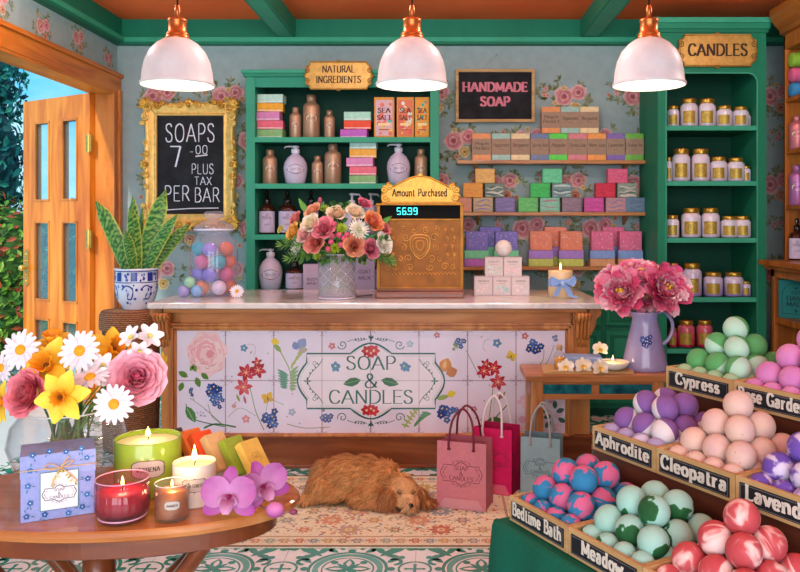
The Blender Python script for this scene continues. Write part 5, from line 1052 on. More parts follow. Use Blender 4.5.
    m=MB(); P=Paint(m,lambda u,v,l:(u,-.0306-l,v),.0004); text(P,'Amount',-.103,base_z+.045,.044,'#3a1c08','slab',.135,1); text(P,'Purchased',.075,base_z+.045,.044,'#3a1c08','slab',.175,1); m.build('lettering','ink',r,recalc=False)
    m=MB(); m.tube(smooth_curve([(-.3,.02,.008),(-.36,-.03,.004),(-.42,-.05,.004),(-.44,-.0,.004),(-.4,.06,.004)],5),.004,6,'#6a5448'); m.x=Matrix(); c=m.build('power_cord','satin',r)
    return x
register()
# small boxes with a ball on top
def small_box(px,py,z,d,nm,c1,label,w=18):
    k=d/F; ww=w*.5*k; h=19*k; r=thing('small_box',label,'box',(X(px,d),d,z),group='small pastel boxes in a pyramid on the counter'); m=MB(); m.box(-ww,ww,-ww*.9,ww*.9,0,h,'#d3c4c8'); m.build('box','card',r,bevel=.002)
    m=MB(); P=Paint(m,lambda u,v,l:(u,-ww*.9-.0003-l,v),.0003); P.rect(-ww*.86,ww*.86,h*.08,h*.92,'#d8cccc'); rg=random.Random(nm)
    for q in range(22): P.disc(rg.uniform(-.7,.7)*ww,rg.uniform(.12,.55)*h,rg.uniform(.003,.008),mix(c1,'#ffffff',rg.uniform(.1,.6)),1.1+q*.02,8)
    text(P,nm,0,h*.72,h*.09,'#6a4a50','sans',ww*1.2,3); P.line([(-ww*.4,h*.63),(ww*.4,h*.63)],.0015,'#9a8088',3); m.build('printed_face','ink',r,recalc=False); return h
hb=small_box(483,0,CZ,5.0,'MAGNOLIA','#d8b4b8','pastel box with brown title, bottom row left of the small pyramid')
small_box(501.3,0,CZ,5.0,'FRESH','#5ab4b8','pastel box with turquoise splash, bottom row middle of the small pyramid'); small_box(519.6,0,CZ,5.0,'JASMINE','#c8b0c0','pale mauve box, bottom row right of the small pyramid')
small_box(493.5,0,CZ+hb+.0006,5.0,'EUCALYPT','#a0c4a8','pastel box with greenish print, upper left of the small pyramid'); small_box(512,0,CZ+hb+.0006,5.0,'ROSE','#e09aa4','pinkish box with red print, upper right of the small pyramid')
m=MB(); m.ball((0,0,.053),.053,28,18,'#e2dcd8'); m.ball((0,0,.053),(.0537,.0537,.002),28,4,'#cfc8c4'); o=m.build('bath_bomb','soap'); o.location=(X(503.5,5.0),5.0,CZ+2*hb+.001); tag(o,'white bath bomb resting on top of the small box pyramid','bath bomb')
def flame(root,c,h,r=.004,par=None):
    m=MB(); m.lathe([(0,0),(r*.7,h*.08),(r,h*.25),(r*.8,h*.5),(r*.35,h*.8),(0,h)],12,c=c); m.build('flame','flame',root)
    l=bpy.data.lights.new('flame_light','POINT'); l.energy=.22; l.color=(1,.7,.35); l.shadow_soft_size=.012; lo=bpy.data.objects.new('flame_light',l); COL.objects.link(lo); lo.parent=root; lo.location=(c[0],c[1],c[2]+h*.5)
def wick(root,c,h=.012):
    m=MB(); m.tube([c,(c[0]+.001,c[1],c[2]+h*.6),(c[0]+.002,c[1],c[2]+h)],.0016,6,'#1a1210'); m.build('wick','matte',root)
def bow_candle():
    d=4.85; k=d/F; r=thing('pillar_candle','cream pillar candle with a pale blue ribbon bow on the counter','candle',(X(560.5,d),d,CZ)); Rr=12.2*k; h=27*k
    m=MB(); m.lathe([(0,0),(Rr,0),(Rr,h-.006),(Rr*.96,h),(Rr*.8,h-.004),(0,h-.008)],32,col='#ecd2a4'); m.build('wax','wax',r); wick(r,(0,0,h-.008)); flame(r,(0,0,h+.002),.045,.0065)
    m=MB(); rb='#8fb2ea'; m.lathe([(Rr+.0015,h*.42),(Rr+.0025,h*.45),(Rr+.0025,h*.66),(Rr+.0015,h*.69)],32,col=rb); y=-Rr-.01
    for s in (1,-1):
        lo=smooth_curve([(0,h*.56),(s*.035,h*.66),(s*.07,h*.8),(s*.078,h*.62),(s*.06,h*.46),(s*.03,h*.5),(0,h*.55)],4)
        n=len(lo); m.sheet([(a,y-.012*math.sin(PI*i/n)-.012,b) for i,(a,b) in enumerate(lo)],[(a*.85,y+.012-.012*math.sin(PI*i/n),b) for i,(a,b) in enumerate(lo)],mix(rb,'#ffffff',.15))
        m.prism([(0,h*.6),(s*.07,h*.84),(s*.08,h*.64),(s*.066,h*.44)],y-.012,y-.008,rb)
        ta=smooth_curve([(0,h*.5),(s*.03,h*.32),(s*.045,h*.1),(s*.09,.004)],4); m.sheet([(a-.015,y-.01,b) for a,b in ta],[(a+.02,y-.004,b+.004) for a,b in ta],rb)
    m.ball((0,y-.012,h*.56),(.015,.012,.017),12,8,'#a9c4f0'); m.build('ribbon_bow','satin',r)
bow_candle()
# candy jar of bath bombs
def candy():
    d=4.98; k=d/F; r=thing('apothecary_jar','ribbed glass jar with lid, full of pastel balls, on the counter','jar',(X(214,d),d,CZ)); Rr=23*k; h=65*k
    m=MB(); wv=lambda a,z:1+.02*math.cos(26*a) if .02<z<h*.82 else 1
    m.lathe([(0,0),(Rr*.85,0),(Rr*.97,.012),(Rr,.03),(Rr,h*.68),(Rr*.92,h*.82),(Rr*.72,h*.91),(Rr*.7,h*.95),(Rr*.8,h*.97),(Rr*.8,h)],78,wave=wv); m.build('glass_body','gmilk',r)
    m=MB(); m.lathe([(Rr*.83,h),(Rr*.85,h+.012),(Rr*.8,h+.03),(Rr*.5,h+.055),(Rr*.3,h+.062),(Rr*.25,h+.07),(Rr*.42,h+.082),(Rr*.42,h+.11),(Rr*.3,h+.118),(0,h+.12)],36); m.build('lid','gmilk',r)
    m=MB(); m.tube([(Rr*.82*math.cos(2*PI*i/36),Rr*.82*math.sin(2*PI*i/36),h+.004) for i in range(36)],.006,6,'#e8e2f0',closed=True); m.build('rim_seal','gloss',r)
    cs=[('#f07858','coral'),('#8878e0','lavender'),('#1c90d8','blue'),('#58c870','green'),('#e86098','pink'),('#20b4c0','turquoise'),('#f09050','peach'),('#a090e8','lilac'),('#f4ecf8','white')]
    br=.045; z=br+.008; n=0; rgj=random.Random(7); i=0
    for lay in range(4):
        for q in range(5):
            a=2*PI*q/5+lay*.63+.3; rad=Rr*.62
            c,nm=cs[(q*2+lay*4+ (q*lay)%3)%9]; x_,y_=rad*math.cos(a),rad*math.sin(a); i+=1
            m=MB(); m.ball((0,0,0),br,16,10,c); o=m.build('bath_bomb','soap'); o.location=(r.location.x+x_,d+y_,CZ+z); tag(o,f"{nm} ball inside the ribbed glass jar, {['bottom','second','third','top'][lay]} layer, {('front ' if y_<-.03 else 'back ' if y_>.03 else '')+('right' if x_>.03 else 'left' if x_<-.03 else 'centre')}",'bath bomb','pastel balls in the glass jar')
        z+=.079
candy()
for (px,py,c,nm,dd,zz) in ((184,291,'#a49ad0','lavender',4.86,0),(197,290.5,'#8ab0dc','blue',4.86,0),(189.5,280,'#9ccfae','green',4.86,.052)):
    m=MB(); q=.036; m.ball((0,0,q),q,22,14,c); m.ball((0,0,q),(q*1.012,q*1.012,.0015),22,4,mix(c,'#ffffff',.2)); o=m.build('bath_bomb','soap'); o.location=(X(px,dd),dd+(.012 if zz else 0),CZ+zz); o.rotation_euler=(R(20) if False else 0,0,R(30)); tag(o,f'{nm} ball {"on top of two others" if zz else "on the marble"} left of the glass jar','bath bomb')
# ================================================================ LEFT OF THE COUNTER
r=thing('wicker_hamper','round brown wicker hamper between the doorway and the counter','basket',(X(131,4.98),4.98,0)); Rh=.175; hh=Z(309,4.98)
m=MB(); m.lathe([(0,.01),(Rh*.9,.01),(Rh*.93,.05),(Rh,hh*.45),(Rh*.95,hh-.11),(0,hh-.11)],48,wave=lambda a,z:1+.012*math.sin(40*a)); m.build('basket_body','wicker',r)
m=MB(); m.lathe([(Rh*.9,hh-.12),(Rh*1.04,hh-.118),(Rh*1.06,hh-.1),(Rh*1.05,hh-.03),(Rh*.98,hh-.006),(0,hh)],48,wave=lambda a,z:1+.012*math.sin(40*a)); m.build('lid','wicker',r)
def snake_plant():
    d=4.98; k=d/F; zb=hh+.001; r=thing('snake_plant','snake plant with banded upright leaves in a blue and white pot on the wicker hamper','potted plant',(X(136.5,d),d,zb)); Rr=20.5*k; h=41*k
    def pc(a,z,i): return '#e8e8f2'
    m=MB(); m.lathe([(0,0),(Rr*.6,0),(Rr*.64,.01),(Rr*.86,h*.22),(Rr*.98,h*.45),(Rr,h*.62),(Rr*.97,h*.8),(Rr*.98,h*.95),(Rr*1.03,h*.96),(Rr*1.03,h),(Rr*.93,h),(Rr*.9,h*.9),(0,h*.88)],40,col='#dfe1f0')
    def sf(u,v,l):
        t=v/h; rad=[(0,.62),(.22,.87),(.45,.985),(.62,1.004),(.8,.98),(.95,.99),(1,1.03)]
        for (a,b),(c,e) in zip(rad,rad[1:]):
            if t<=c: rr=b+(e-b)*(t-a)/(c-a); break
        else: rr=1.03
        R_=Rr*rr+.0012+l; return (R_*math.sin(u),-R_*math.cos(u),v)
    P=Paint(m,sf,.0003); B1,B2='#27338f','#4a5cb8'; rg=random.Random(6)
    for s in range(36):
        a=2*PI*s/36; P.poly([(a,h*.93),(a+.175,h*.93),(a+.175,h*.95),(a,h*.95)],B1); P.poly([(a,h*.66),(a+.175,h*.66),(a+.175,h*.68),(a,h*.68)],B1)
    for s in range(8):
        a=2*PI*s/8+.1
        for q in range(3): P.poly([(a+.1*q,h*.70),(a+.1*q+.1,h*.70),(a+.1*q+.1,h*.91),(a+.1*q,h*.91)],B1)
        for j in range(7): P.disc(a+.52+rg.uniform(-.16,.16),h*rg.uniform(.72,.89),rg.uniform(.02,.06),B1 if j%2 else B2,1,6,.009)
    for s in range(7):
        a=2*PI*s/7; 
        P.line(smooth_curve([(a-.35,h*.5),(a-.1,h*.6),(a+.2,h*.5),(a+.1,h*.28),(a-.1,h*.3),(a,h*.42)],4),.05,B1,1,w2=.006)
        for j in range(8): P.disc(a+rg.uniform(-.4,.4),h*rg.uniform(.15,.62),rg.uniform(.03,.08),rg.choice([B1,B2,'#7f8ed0']),1+j*.1,7,rg.uniform(.006,.012))
    m.build('pot','gloss',r,recalc=False)
    m=MB(); m.lathe([(Rr*.9,h*.9),(0,h*.93)],20,col='#4a3424'); m.build('soil','matte',r)
    rg=random.Random(9)
    for (bx,tx,ty,w,dy) in ((128,98,200,15,-.02),(131,127,195,15,.05),(134,132,206,9,.09),(139,139,206,12,-.06),(143,164,189,17,.02),(147,180,214,15,-.02),(150,184,224,12,.06),(136,136,230,10,-.08)):
        p0=Vector(((bx-136.5)*k,dy*.4,h*.9)); p2=Vector(((tx-136.5)*k,dy*2,(308.5-ty)*k)); p1=p0*.5+p2*.5+Vector((-(tx-bx)*k*.16,0,.02)); m=MB(); rows=[];cols=[]; n=44; Wd=w*k*.5; tw=rg.uniform(-.5,.5)
        sx=math.cos(tw); sy=math.sin(tw); ph=rg.uniform(0,9)
        for i in range(n+1):
            t=i/n; p=p0*(1-t)**2+p1*2*t*(1-t)+p2*t*t; w_=Wd*(.5+.9*math.sin(PI*min(1,t*.8+.12))**1)*(1 if t<.8 else max(.03,(1-(t-.8)/.2)**.7))*.78; tang=(p1-p0)*(1-t)+(p2-p1)*t; nx=Vector((tang.z,0,-tang.x)).normalized()
            row=[];
            for j in range(9):
                s=-1+j/4; q=p+nx*s*w_*sx+Vector((0,1,0))*(s*w_*sy-.012*(1-s*s)); row.append(tuple(q))
                band=math.sin(i*1.9+ph+2.2*math.sin(j*1.3+ph)+mnoise.noise(Vector((i*.35,j*.8,ph)))*3); cols.append(lin('#b9c04e') if abs(s)>.9 else lin('#1f5a26') if band>.1 else lin('#4f8c36') if band>-.5 else lin('#86ac4c'))
            rows.append(row)
        m.grid(rows,cols); m.build('leaf','leaf',r)
snake_plant()
# ================================================================ RUG, BAGS, SIDE TABLE
def rug():
    x0,x1,y0,y1=-1.22,.43,3.455,4.42; cx,cy=(x0+x1)/2,(y0+y1)/2; m=MB(); m.box(x0-cx,x1-cx,y0-cy,y1-cy,.006,.013,'#ebe4c8'); P=Paint(m,lambda u,v,l:(u,v,.013+l),.00012); rg=random.Random(12); w,h=(x1-x0)/2,(y1-y0)/2
    for (o,t,c) in ((.0,.014,'#6f3a34'),(.014,.006,'#d9cba4'),(.105,.005,'#a8926a'),(.112,.004,'#b96a52')):
        for q in ((-w+o,w-o,-h+o,-h+o+t),(-w+o,w-o,h-o-t,h-o),(-w+o,-w+o+t,-h+o,h-o),(w-o-t,w-o,-h+o,h-o)): P.rect(q[0],q[1],q[2],q[3],c,1+o)
    C=['#cf8468','#9aaab2','#c4b068','#bd7a66','#82969a','#d8a280','#a2ae88','#c8a4a0']
    def motif(x,y,s,c,c2,n=8):
        for k in range(n): P.leaf(x,y,s,s*.5,2*PI*k/n,c,2+.02*k); P.disc(x+s*1.02*math.cos(2*PI*(k+.5)/n),y+s*.9*math.sin(2*PI*(k+.5)/n),s*.13,c2,2.5,6)
        P.disc(x,y,s*.5,c2,3,10); P.disc(x,y,s*.3,'#e6dab6',3.4,8); P.disc(x,y,s*.15,c,3.8,6)
    i=0; y=-h+.19
    while y<h-.15:
        x=-w+.19+(.11 if i%2 else 0); j=0
        while x<w-.15:
            c,c2=rg.choice(C),rg.choice(C); motif(x+rg.uniform(-.01,.01),y,.062 if (i+j)%2 else .04,c,c2,8 if (i+j)%2 else 6); 
            for q in range(7): 
                a=rg.uniform(0,6.3); d=rg.uniform(.075,.11); P.leaf(x+d*math.cos(a),y+d*math.sin(a),.03,.013,rg.uniform(0,6),rg.choice(C),2); P.disc(x+d*.8*math.cos(a+1),y+d*.8*math.sin(a+1),.007,rg.choice(C),2.2,6)
            P.line(smooth_curve([(x+.06,y),(x+.09,y+.03),(x+.13,y+.01),(x+.16,y)],3),.003,'#8a8a6a',1.5)
            x+=.205; j+=1
        y+=.115; i+=1
    for k in range(24):
        x=-w+.09+(2*w-.18)*k/23
        for s in (1,-1): motif(x,s*(h-.064),.03,C[k%8],C[(k+3)%8],6); P.leaf(x+.03,s*(h-.064),.03,.01,.6,C[(k+5)%8],2)
    for k in range(12):
        y=-h+.1+(2*h-.2)*k/11
        for s in (1,-1): motif(s*(w-.064),y,.03,C[k%8],C[(k+3)%8],6)
    o=m.build('rug','rug',recalc=False); o.location=(cx,cy,-.004); tag(o,'cream patterned oriental rug with brown edge lying on the tiled floor','rug')
rug()
def bag(x,y,rz,w,h,dp,col,dark,hc,label,z=.0095,ink='#7c2f3e'):
    r=thing('shopping_bag',label,'bag',(x,y,z),rz); m=MB(); b=.012
    lo=[(-w/2,-dp/2),(w/2,-dp/2),(w/2,dp/2),(-w/2,dp/2)]; F0=[(a,c,0) for a,c in lo]; T=[(a*.985,c*(.92),h) for a,c in lo]
    # gussets fold inwards half way up
    gl=[(-w/2*.985+.0,0,h)]; n=8
    vs=[];fs=[]
    ring=[(-1,-1),(1,-1),(.97,0),(1,1),(-1,1),(-.97,0)]
    for i,(t) in enumerate((0,.12,.5,1)):
        for a,c in ring:
            gi=(.0 if t<.2 else .035*(t-.12)) if c==0 else 0; vs.append((a*w/2*(1-.01*t)-(gi if a>0 else -gi),c*dp/2*(1-.12*t),h*t))
    for i in range(3):
        for k in range(6): fs.append((i*6+k,i*6+(k+1)%6,(i+1)*6+(k+1)%6,(i+1)*6+k))
    cols=[]
    for i in range(3):
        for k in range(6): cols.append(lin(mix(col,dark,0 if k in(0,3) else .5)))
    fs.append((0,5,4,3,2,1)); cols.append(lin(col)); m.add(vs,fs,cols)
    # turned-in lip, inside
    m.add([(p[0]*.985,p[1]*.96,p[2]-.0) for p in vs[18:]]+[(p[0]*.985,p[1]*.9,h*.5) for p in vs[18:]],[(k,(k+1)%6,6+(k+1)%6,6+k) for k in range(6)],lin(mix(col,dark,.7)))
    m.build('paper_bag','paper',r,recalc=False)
    m=MB(); P=Paint(m,lambda u,v,l:(u*(1-.01*v/h),-dp/2*(1-.12*v/h)-.0006-l,v),.0003)
    P.poly([(-w*.46,h*.012),(w*.46,h*.012),(w*.34,h*.15),(-w*.34,h*.15)],mix(col,'#ffffff',.14)); P.line([(-w*.5,h*.17),(w*.5,h*.17)],.0015,mix(col,dark,.4),1)
    logo(P,0,h*.53,w*.85/736,ink,False,2,8); m.build('printed_logo','ink',r,recalc=False)
    for s in (-1,1):
        m=MB(); yy=s*dp/2*.9; o=s*.006; pts=smooth_curve([(-w*.25,yy+o,h*.88),(-w*.25,yy+o,h*1.02),(-w*.2,yy*.8,h*1.3),(-w*.06,yy*.6,h*1.46),(w*.06,yy*.6,h*1.46),(w*.2,yy*.8,h*1.3),(w*.25,yy+o,h*1.02),(w*.25,yy+o,h*.88)],5)
        m.tube(pts,.0058,8,hc); m.tube([pts[0],(pts[0][0],pts[0][1],h*.9)],.009,8,hc); m.tube([pts[-1],(pts[-1][0],pts[-1][1],h*.9)],.009,8,hc); m.build('handle','satin',r)
bag(X(465,3.97),3.97,R(-17),.25,.325,.15,'#e08c98','#a8485c','#7e2238','pale pink paper bag printed SOAP & CANDLES, nearest the sleeping dog')
bag(X(497,4.19),4.19,R(-24),.21,.335,.15,'#e01a68','#a00a48','#efe6e6','hot pink paper bag between the pale pink and pale blue bags')
bag(X(542,4.075),4.075,R(-16),.20,.325,.13,'#9cc0c8','#4e7a8a','#a9a7a6','pale blue paper bag with grey handles at the right of the row',.0008,'#3a6070')
# side table
ST=.612
def side_table():
    x0,x1,y0,y1=X(526,4.16),1.20,4.16,4.49; cx,cy=(x0+x1)/2,(y0+y1)/2; r=thing('side_table','small wooden side table with teal glass panels in front of the counter end','table',(cx,cy,0)); w,dd=(x1-x0)/2,(y1-y0)/2
    m=MB(); m.box(-w,w,-dd,dd,ST-.036,ST); m.build('tabletop','sidew',r,bevel=.006)
    m=MB(); a=-w+.03; b=w-.03; zr=ST-.13
    for (p,q,s,t) in ((a,b,ST-.052,ST-.036),(a,b,zr,zr+.028)): m.box(p,q,-dd+.02,-dd+.045,s,t); m.box(p,q,dd-.045,dd-.02,s,t)
    m.box(-.03,.01,-dd+.0215,-dd+.044,zr+.028,ST-.053)
    for xx in (a,b-.03): m.box(xx,xx+.03,-dd+.046,dd-.046,zr,ST-.037)
    m.build('apron','sidew',r,bevel=.003)
    for (p,q) in ((a+.06,-.03),(.01,b-.06)):
        m=MB(); m.box(p,q,-dd+.03,-dd+.036,zr+.025,ST-.05,'#17555f'); m.build('teal_panel','teal',r)
    for xx in (a,b-.062):
        for yy in (-dd+.012,dd-.074): m=MB(); m.box(xx,xx+.062,yy,yy+.062,0,ST-.036); m.build('leg','sidew2',r,bevel=.005)
M['teal']=rmat('teal_panel',[(.3,'#0f3f4c'),(.5,'#1b6470'),(.7,'#2c8a90')],22,rough=.2,bmp=.05); M['sidew2']=wood('side_table_leg_wood','#a5622e','#c07e44','#d39b5c','Z',4)
side_table()
SZ=ST+.0006
r=thing('wooden_tray','thin wooden tray under the oil bottle and towels on the side table','tray',(X(587,4.30),4.285,SZ)); m=MB(); m.prism([(-.25,-.10),(.225,-.10),(.235,.10),(-.235,.10)],0,.014,plane='xy'); m.build('board','cratew',r,bevel=.003)
TZ=SZ+.0146
def oil():
    d=4.25; k=d/F; r=thing('oil_bottle','small corked glass bottle of amber oil on the wooden tray','bottle',(X(559.5,d),d,TZ)); Rr=5.6*k; 
    m=MB(); m.lathe([(0,.002),(Rr*.9,.002),(Rr,.008),(Rr,.07),(Rr*.85,.085),(Rr*.5,.094),(Rr*.5,.112),(Rr*.6,.114),(Rr*.6,.118)],24); m.build('glass_bottle','gclear',r)
    m=MB(); m.lathe([(0,.005),(Rr*.92,.005),(Rr*.93,.066),(0,.066)],24,col='#e0960f'); m.build('oil','oil',r)
    m=MB(); m.lathe([(0,.1),(Rr*.46,.1),(Rr*.52,.128),(0,.13)],16,col='#c79a66'); m.build('cork','matte',r)
M['oil']=cmat('oil',.1,var=.1,scale=20,sss=.4,coat=.6)
oil()
for k,(z,lb,dx) in enumerate(((0,'lower pale blue folded towel on the wooden tray',0),(.031,'upper pale blue folded towel carrying the white orchid on the tray',-.004))):
    m=MB(); w=.105-.004*k; 
    prof=[(-w,.001),(w*.96,.001),(w,.006),(w*1.02,.015),(w,.025),(w*.96,.029),(-w,.029)]
    m.prism(prof,-.055,.06,'#93aede'); m.prism([(p*.985-.003,q*.42+.0155) for p,q in prof],-.058,-.054,'#a9c0e8'); m.prism([(p*.985-.003,q*.42+.002) for p,q in prof],-.058,-.054,'#a9c0e8'); 
    o=m.build('folded_towel','cloth',bevel=.004); o.location=(X(583,4.33)+dx,4.325,TZ+z+.0004*k); o.rotation_euler=(0,0,R(-6)); tag(o,lb,'towel')
def orchid(name,label,loc,n,Rd,cp,cl,cc,rng,group=None,roll=0,cat='flower'):
    q=Vector(n).normalized().to_track_quat('Z','Y')@Quaternion((0,0,1),roll); r=thing(name,label,cat,loc,quat=q,group=group)
    m=MB()
    for az in (90,210,330): petal(m,Rd*1.0,Rd*.62,R(az),R(8),.18,R(-14),Rd*.04,0,mix(cp,cl,.5),cp,6,4,.02*Rd,rng,.75)
    for az in (22,158): petal(m,Rd*1.0,Rd*1.1,R(az),R(16),.12,R(-12),Rd*.04,Rd*.03,mix(cp,cl,.7),mix(cp,'#ffffff',.05),7,6,.035*Rd,rng,.6)
    m.build('petals','petal',r); m=MB()
    for az,l,w in ((270,.62,.5),(215,.42,.36),(325,.42,.36)): petal(m,Rd*l,Rd*w,R(az),R(48),.5,R(-50),Rd*.02,Rd*.05,cc,cl,5,4,0,rng,.5)
    m.ball((0,Rd*.03,Rd*.14),(Rd*.07,Rd*.09,Rd*.09),8,6,cc); m.build('lip','petal',r); return r
rg=random.Random(31)
W='#f6f1ea'
for (px,py,d,s,lb) in ((566,371,4.215,.044,'white orchid bloom hanging over the tray edge below the oil bottle'),(583,366,4.205,.046,'white orchid bloom in front of the folded towels'),(600,373,4.175,.046,'white orchid bloom at the front edge of the side table'),(600,352,4.30,.042,'white orchid bloom on top of the folded towels, facing front')):
    z=max(Z(py,d),(TZ+.0655 if py<360 else SZ)+s*.75); orchid('orchid_flower',lb,(X(px,d),d,z),(rg.uniform(-.3,.3),-1,.45),s,W,'#f2dc8a','#e0a81e',rg,'white orchid blooms on the side table')
r=thing('bowl_candle','shallow white bowl candle burning on the side table','candle',(X(612,4.27),4.25,TZ)); m=MB(); Rb=.088
m.lathe([(0,0),(Rb*.5,0),(Rb*.6,.004),(Rb*.9,.02),(Rb,.042),(Rb*.96,.043),(Rb*.85,.03),(0,.028)],40,col='#f2ece4'); m.build('bowl','gloss',r); m=MB(); m.lathe([(Rb*.88,.034),(0,.035)],32,col='#f7e6b8'); m.build('wax','wax',r); wick(r,(0,0,.034)); flame(r,(0,0,.046),.03,.004)
def pitcher():
    d=4.34; k=d/F; r=thing('enamel_pitcher','lilac enamel pitcher with a blue flower print holding pink peonies','pitcher',(X(645,d),4.345,SZ)); h=57.5*k; Rr=23*k
    m=MB(); m.lathe([(0,0),(Rr*.97,0),(Rr,.008),(Rr*.96,.03),(Rr*.8,h*.4),(Rr*.6,h*.75),(Rr*.54,h*.88),(Rr*.6,h*.98),(Rr*.64,h),(Rr*.58,h),(Rr*.5,h*.88),(Rr*.52,h*.7),(0,h*.6)],40,col='#a59ccb',wave=lambda a,z:1+(.22*max(0,math.cos(a+PI/2))**8 if z>h*.93 else 0)); m.build('body','gloss',r)
    m=MB(); m.tube(smooth_curve([(Rr*.5,0,h*.95),(Rr*.8,0,h*1.0),(Rr*1.15,0,h*.85),(Rr*1.2,0,h*.66),(Rr*1.0,0,h*.5),(Rr*.74,0,h*.42)],5),[.010]*26,10,'#a99dcc'); m.build('handle','gloss',r)
    m=MB(); 
    def sf(u,v,l): R_=Rr*(.96-.36*(v-.03)/(h*.75-.03)*1.0)+.001+l; return (R_*math.sin(u/R_),-R_*math.cos(u/R_),v)
    P=Paint(m,sf,.0004); rg=random.Random(3)
    for q in range(16): a=rg.uniform(0,6.3); dd=rg.uniform(0,.034); P.flower(-.01+dd*math.cos(a),h*.52+dd*math.sin(a)*.8,.015,5,rg.choice(['#2c4698','#4462b0','#22367c']),'#e8e0f0',1+q*.1)
    P.line(smooth_curve([(.02,h*.56),(.03,h*.48),(.01,h*.38)],4),.0015,'#6a78b0',1); m.build('flower_print','ink',r,recalc=False); return r,h
pr,ph=pitcher()
rg=random.Random(14); pc=pr.location
for (px,py,s,dy,n,lb) in ((621,292,22,-.05,(-.45,-1,.35),'pink peony with yellow heart, front left of the pitcher'),(666,289,23.5,-.04,(.3,-1,.3),'pink peony at the front right of the pitcher'),(641,274,20,.05,(0,-.5,1),'pink peony with yellow stamens at the top of the pitcher bunch'),(609,281,16,.04,(-.9,-.4,.6),'pink peony at the far left of the pitcher bunch'),(646,297,16,.03,(.1,-.8,.2),'pink peony tucked low in the middle over the pitcher mouth')):
    d=4.34+dy; Rd=s/F*d; n=Vector(n).normalized(); loc=Vector((X(px,d),d,Z(py,d)))-n*Rd*.3
    r=thing('peony',lb,'flower',loc,quat=n.to_track_quat('Z','Y'),group='pink peonies in the lilac pitcher'); peony_mb(Rd,rg).build('petals','petal',r); m=MB()
    for q in range(26): a=rg.uniform(0,6.3); b=rg.uniform(0,.18)*Rd; m.ball((b*math.cos(a),b*math.sin(a),Rd*rg.uniform(.45,.62)),Rd*.045,6,4,rg.choice(['#f6c92e','#eeb01a','#f8dc6a']))
    m.build('stamens','petal',r); stem_mb(r,loc,(pc.x+rg.uniform(-.02,.02),pc.y+rg.uniform(-.02,.02),pc.z+ph*.65),.004,'#5f8a34',.01,rg).build('stem','leaf',r)
# ================================================================ BATH BOMB DISPLAY
UV=Vector((.482,-.876,0)); VV=Vector((.876,.482,0)); RZ=math.atan2(-.876,.482)
T1=Vector((.196,2.27,0)); T2=Vector((.459,2.415,0)); T3=Vector((.722,2.56,0)); BH=.070; BW=.268; BD=.297
Z1=.64-BH; Z2=.80-BH; Z3=.953-BH
def rel(p): q=p-T1; return q.dot(UV),q.dot(VV)
u2,v2=rel(T2); u3,v3=rel(T3)
r=thing('display_table','display table under a dark green cloth carrying the bath bomb crates','table',(T1.x,T1.y,0),RZ); L=1.15; D=v3+BD+.06
m=MB(); m.box(0,L,.02,D,Z1-.03,Z1-.006); m.build('tabletop','darkw',r)
for (a,b) in ((.02,.05),(L-.08,.05),(.02,D-.09),(L-.08,D-.09)): m=MB(); m.box(a,a+.05,b,b+.05,0,Z1-.03); m.build('leg','darkw',r)
cl=MB(); n=150; per=[]; x0,x1,y0,y1=-.035,L+.03,-.03,D+.03
def per_pt(t):
    Lx,Ly=x1-x0,y1-y0; s=t*2*(Lx+Ly); rr=0
    if s<Lx: return x0+s,y0,0,-1
    s-=Lx
    if s<Ly: return x1,y0+s,1,0
    s-=Ly
    if s<Lx: return x1-s,y1,0,1
    s-=Lx; return x0,y1-s,-1,0
rows=[[],[],[],[],[],[],[]]; N=260
for i in range(N+1):
    x,y,nx,ny=per_pt(i/N); w_=math.sin(i*.55)+.5*math.sin(i*.23+1)
    for k,(z,o) in enumerate(((Z1-.004,-.012),(Z1-.006,-.002),(Z1-.02,.004),(Z1-.1,.012),(Z1-.25,.022),(Z1-.42,.03),(.004,.035))): a=.012*w_*min(1,max(0,(k-1.5)/3)); rows[k].append((x+nx*(o+a),y+ny*(o+a),z))
cl.grid(rows,'#12614c'); cl.add([(x0+.012,y0+.012,Z1-.004),(x1-.012,y0+.012,Z1-.004),(x1-.012,y1-.012,Z1-.004),(x0+.012,y1-.012,Z1-.004)],[(0,1,2,3)],'#12614c')
M['drape']=cmat('drape',.75,var=.12,scale=120,bmp=.1,spec=.2)
o=cl.build('tablecloth','drape',recalc=False); o.location=(T1.x,T1.y,0); o.rotation_euler=(0,0,RZ); tag(o,'dark green cloth draped to the floor over the display table','tablecloth')
r=thing('display_riser','dark brown stepped wooden riser behind the front row of crates','stand',(T1.x,T1.y,Z1-.003),RZ); m=MB(); m.box(u2-.012,u2+L-.1,v2+.012,v3+BD+.03,0,Z2-Z1+.002); m.build('lower_step','darkw',r,bevel=.004); m=MB(); m.box(u3-.012,u3+.85,v3+.012,v3+BD+.03,Z2-Z1+.002,Z3-Z1+.002); m.build('upper_step','darkw',r,bevel=.004)
def bombmat(name,f):
    m,n,b=base(name); v=coords(n); f(n,b,v); b.inputs['Roughness'].default_value=.8; b.inputs['Subsurface Weight'].default_value=.08; b.inputs['Subsurface Radius'].default_value=(.01,.008,.006)
    bump(n,b,noise(n,v,260,4),.4,.002); return m
def sep(n,v,ax):
    s=n.nodes.new('ShaderNodeSeparateXYZ'); n.links.new(v,s.inputs[0]); return s.outputs[ax]
def math_(n,op,a,b):
    k=n.nodes.new('ShaderNodeMath'); k.operation=op
    for i,x in enumerate((a,b)):
        if isinstance(x,(int,float)): k.inputs[i].default_value=x
        else: n.links.new(x,k.inputs[i])
    return k.outputs[0]
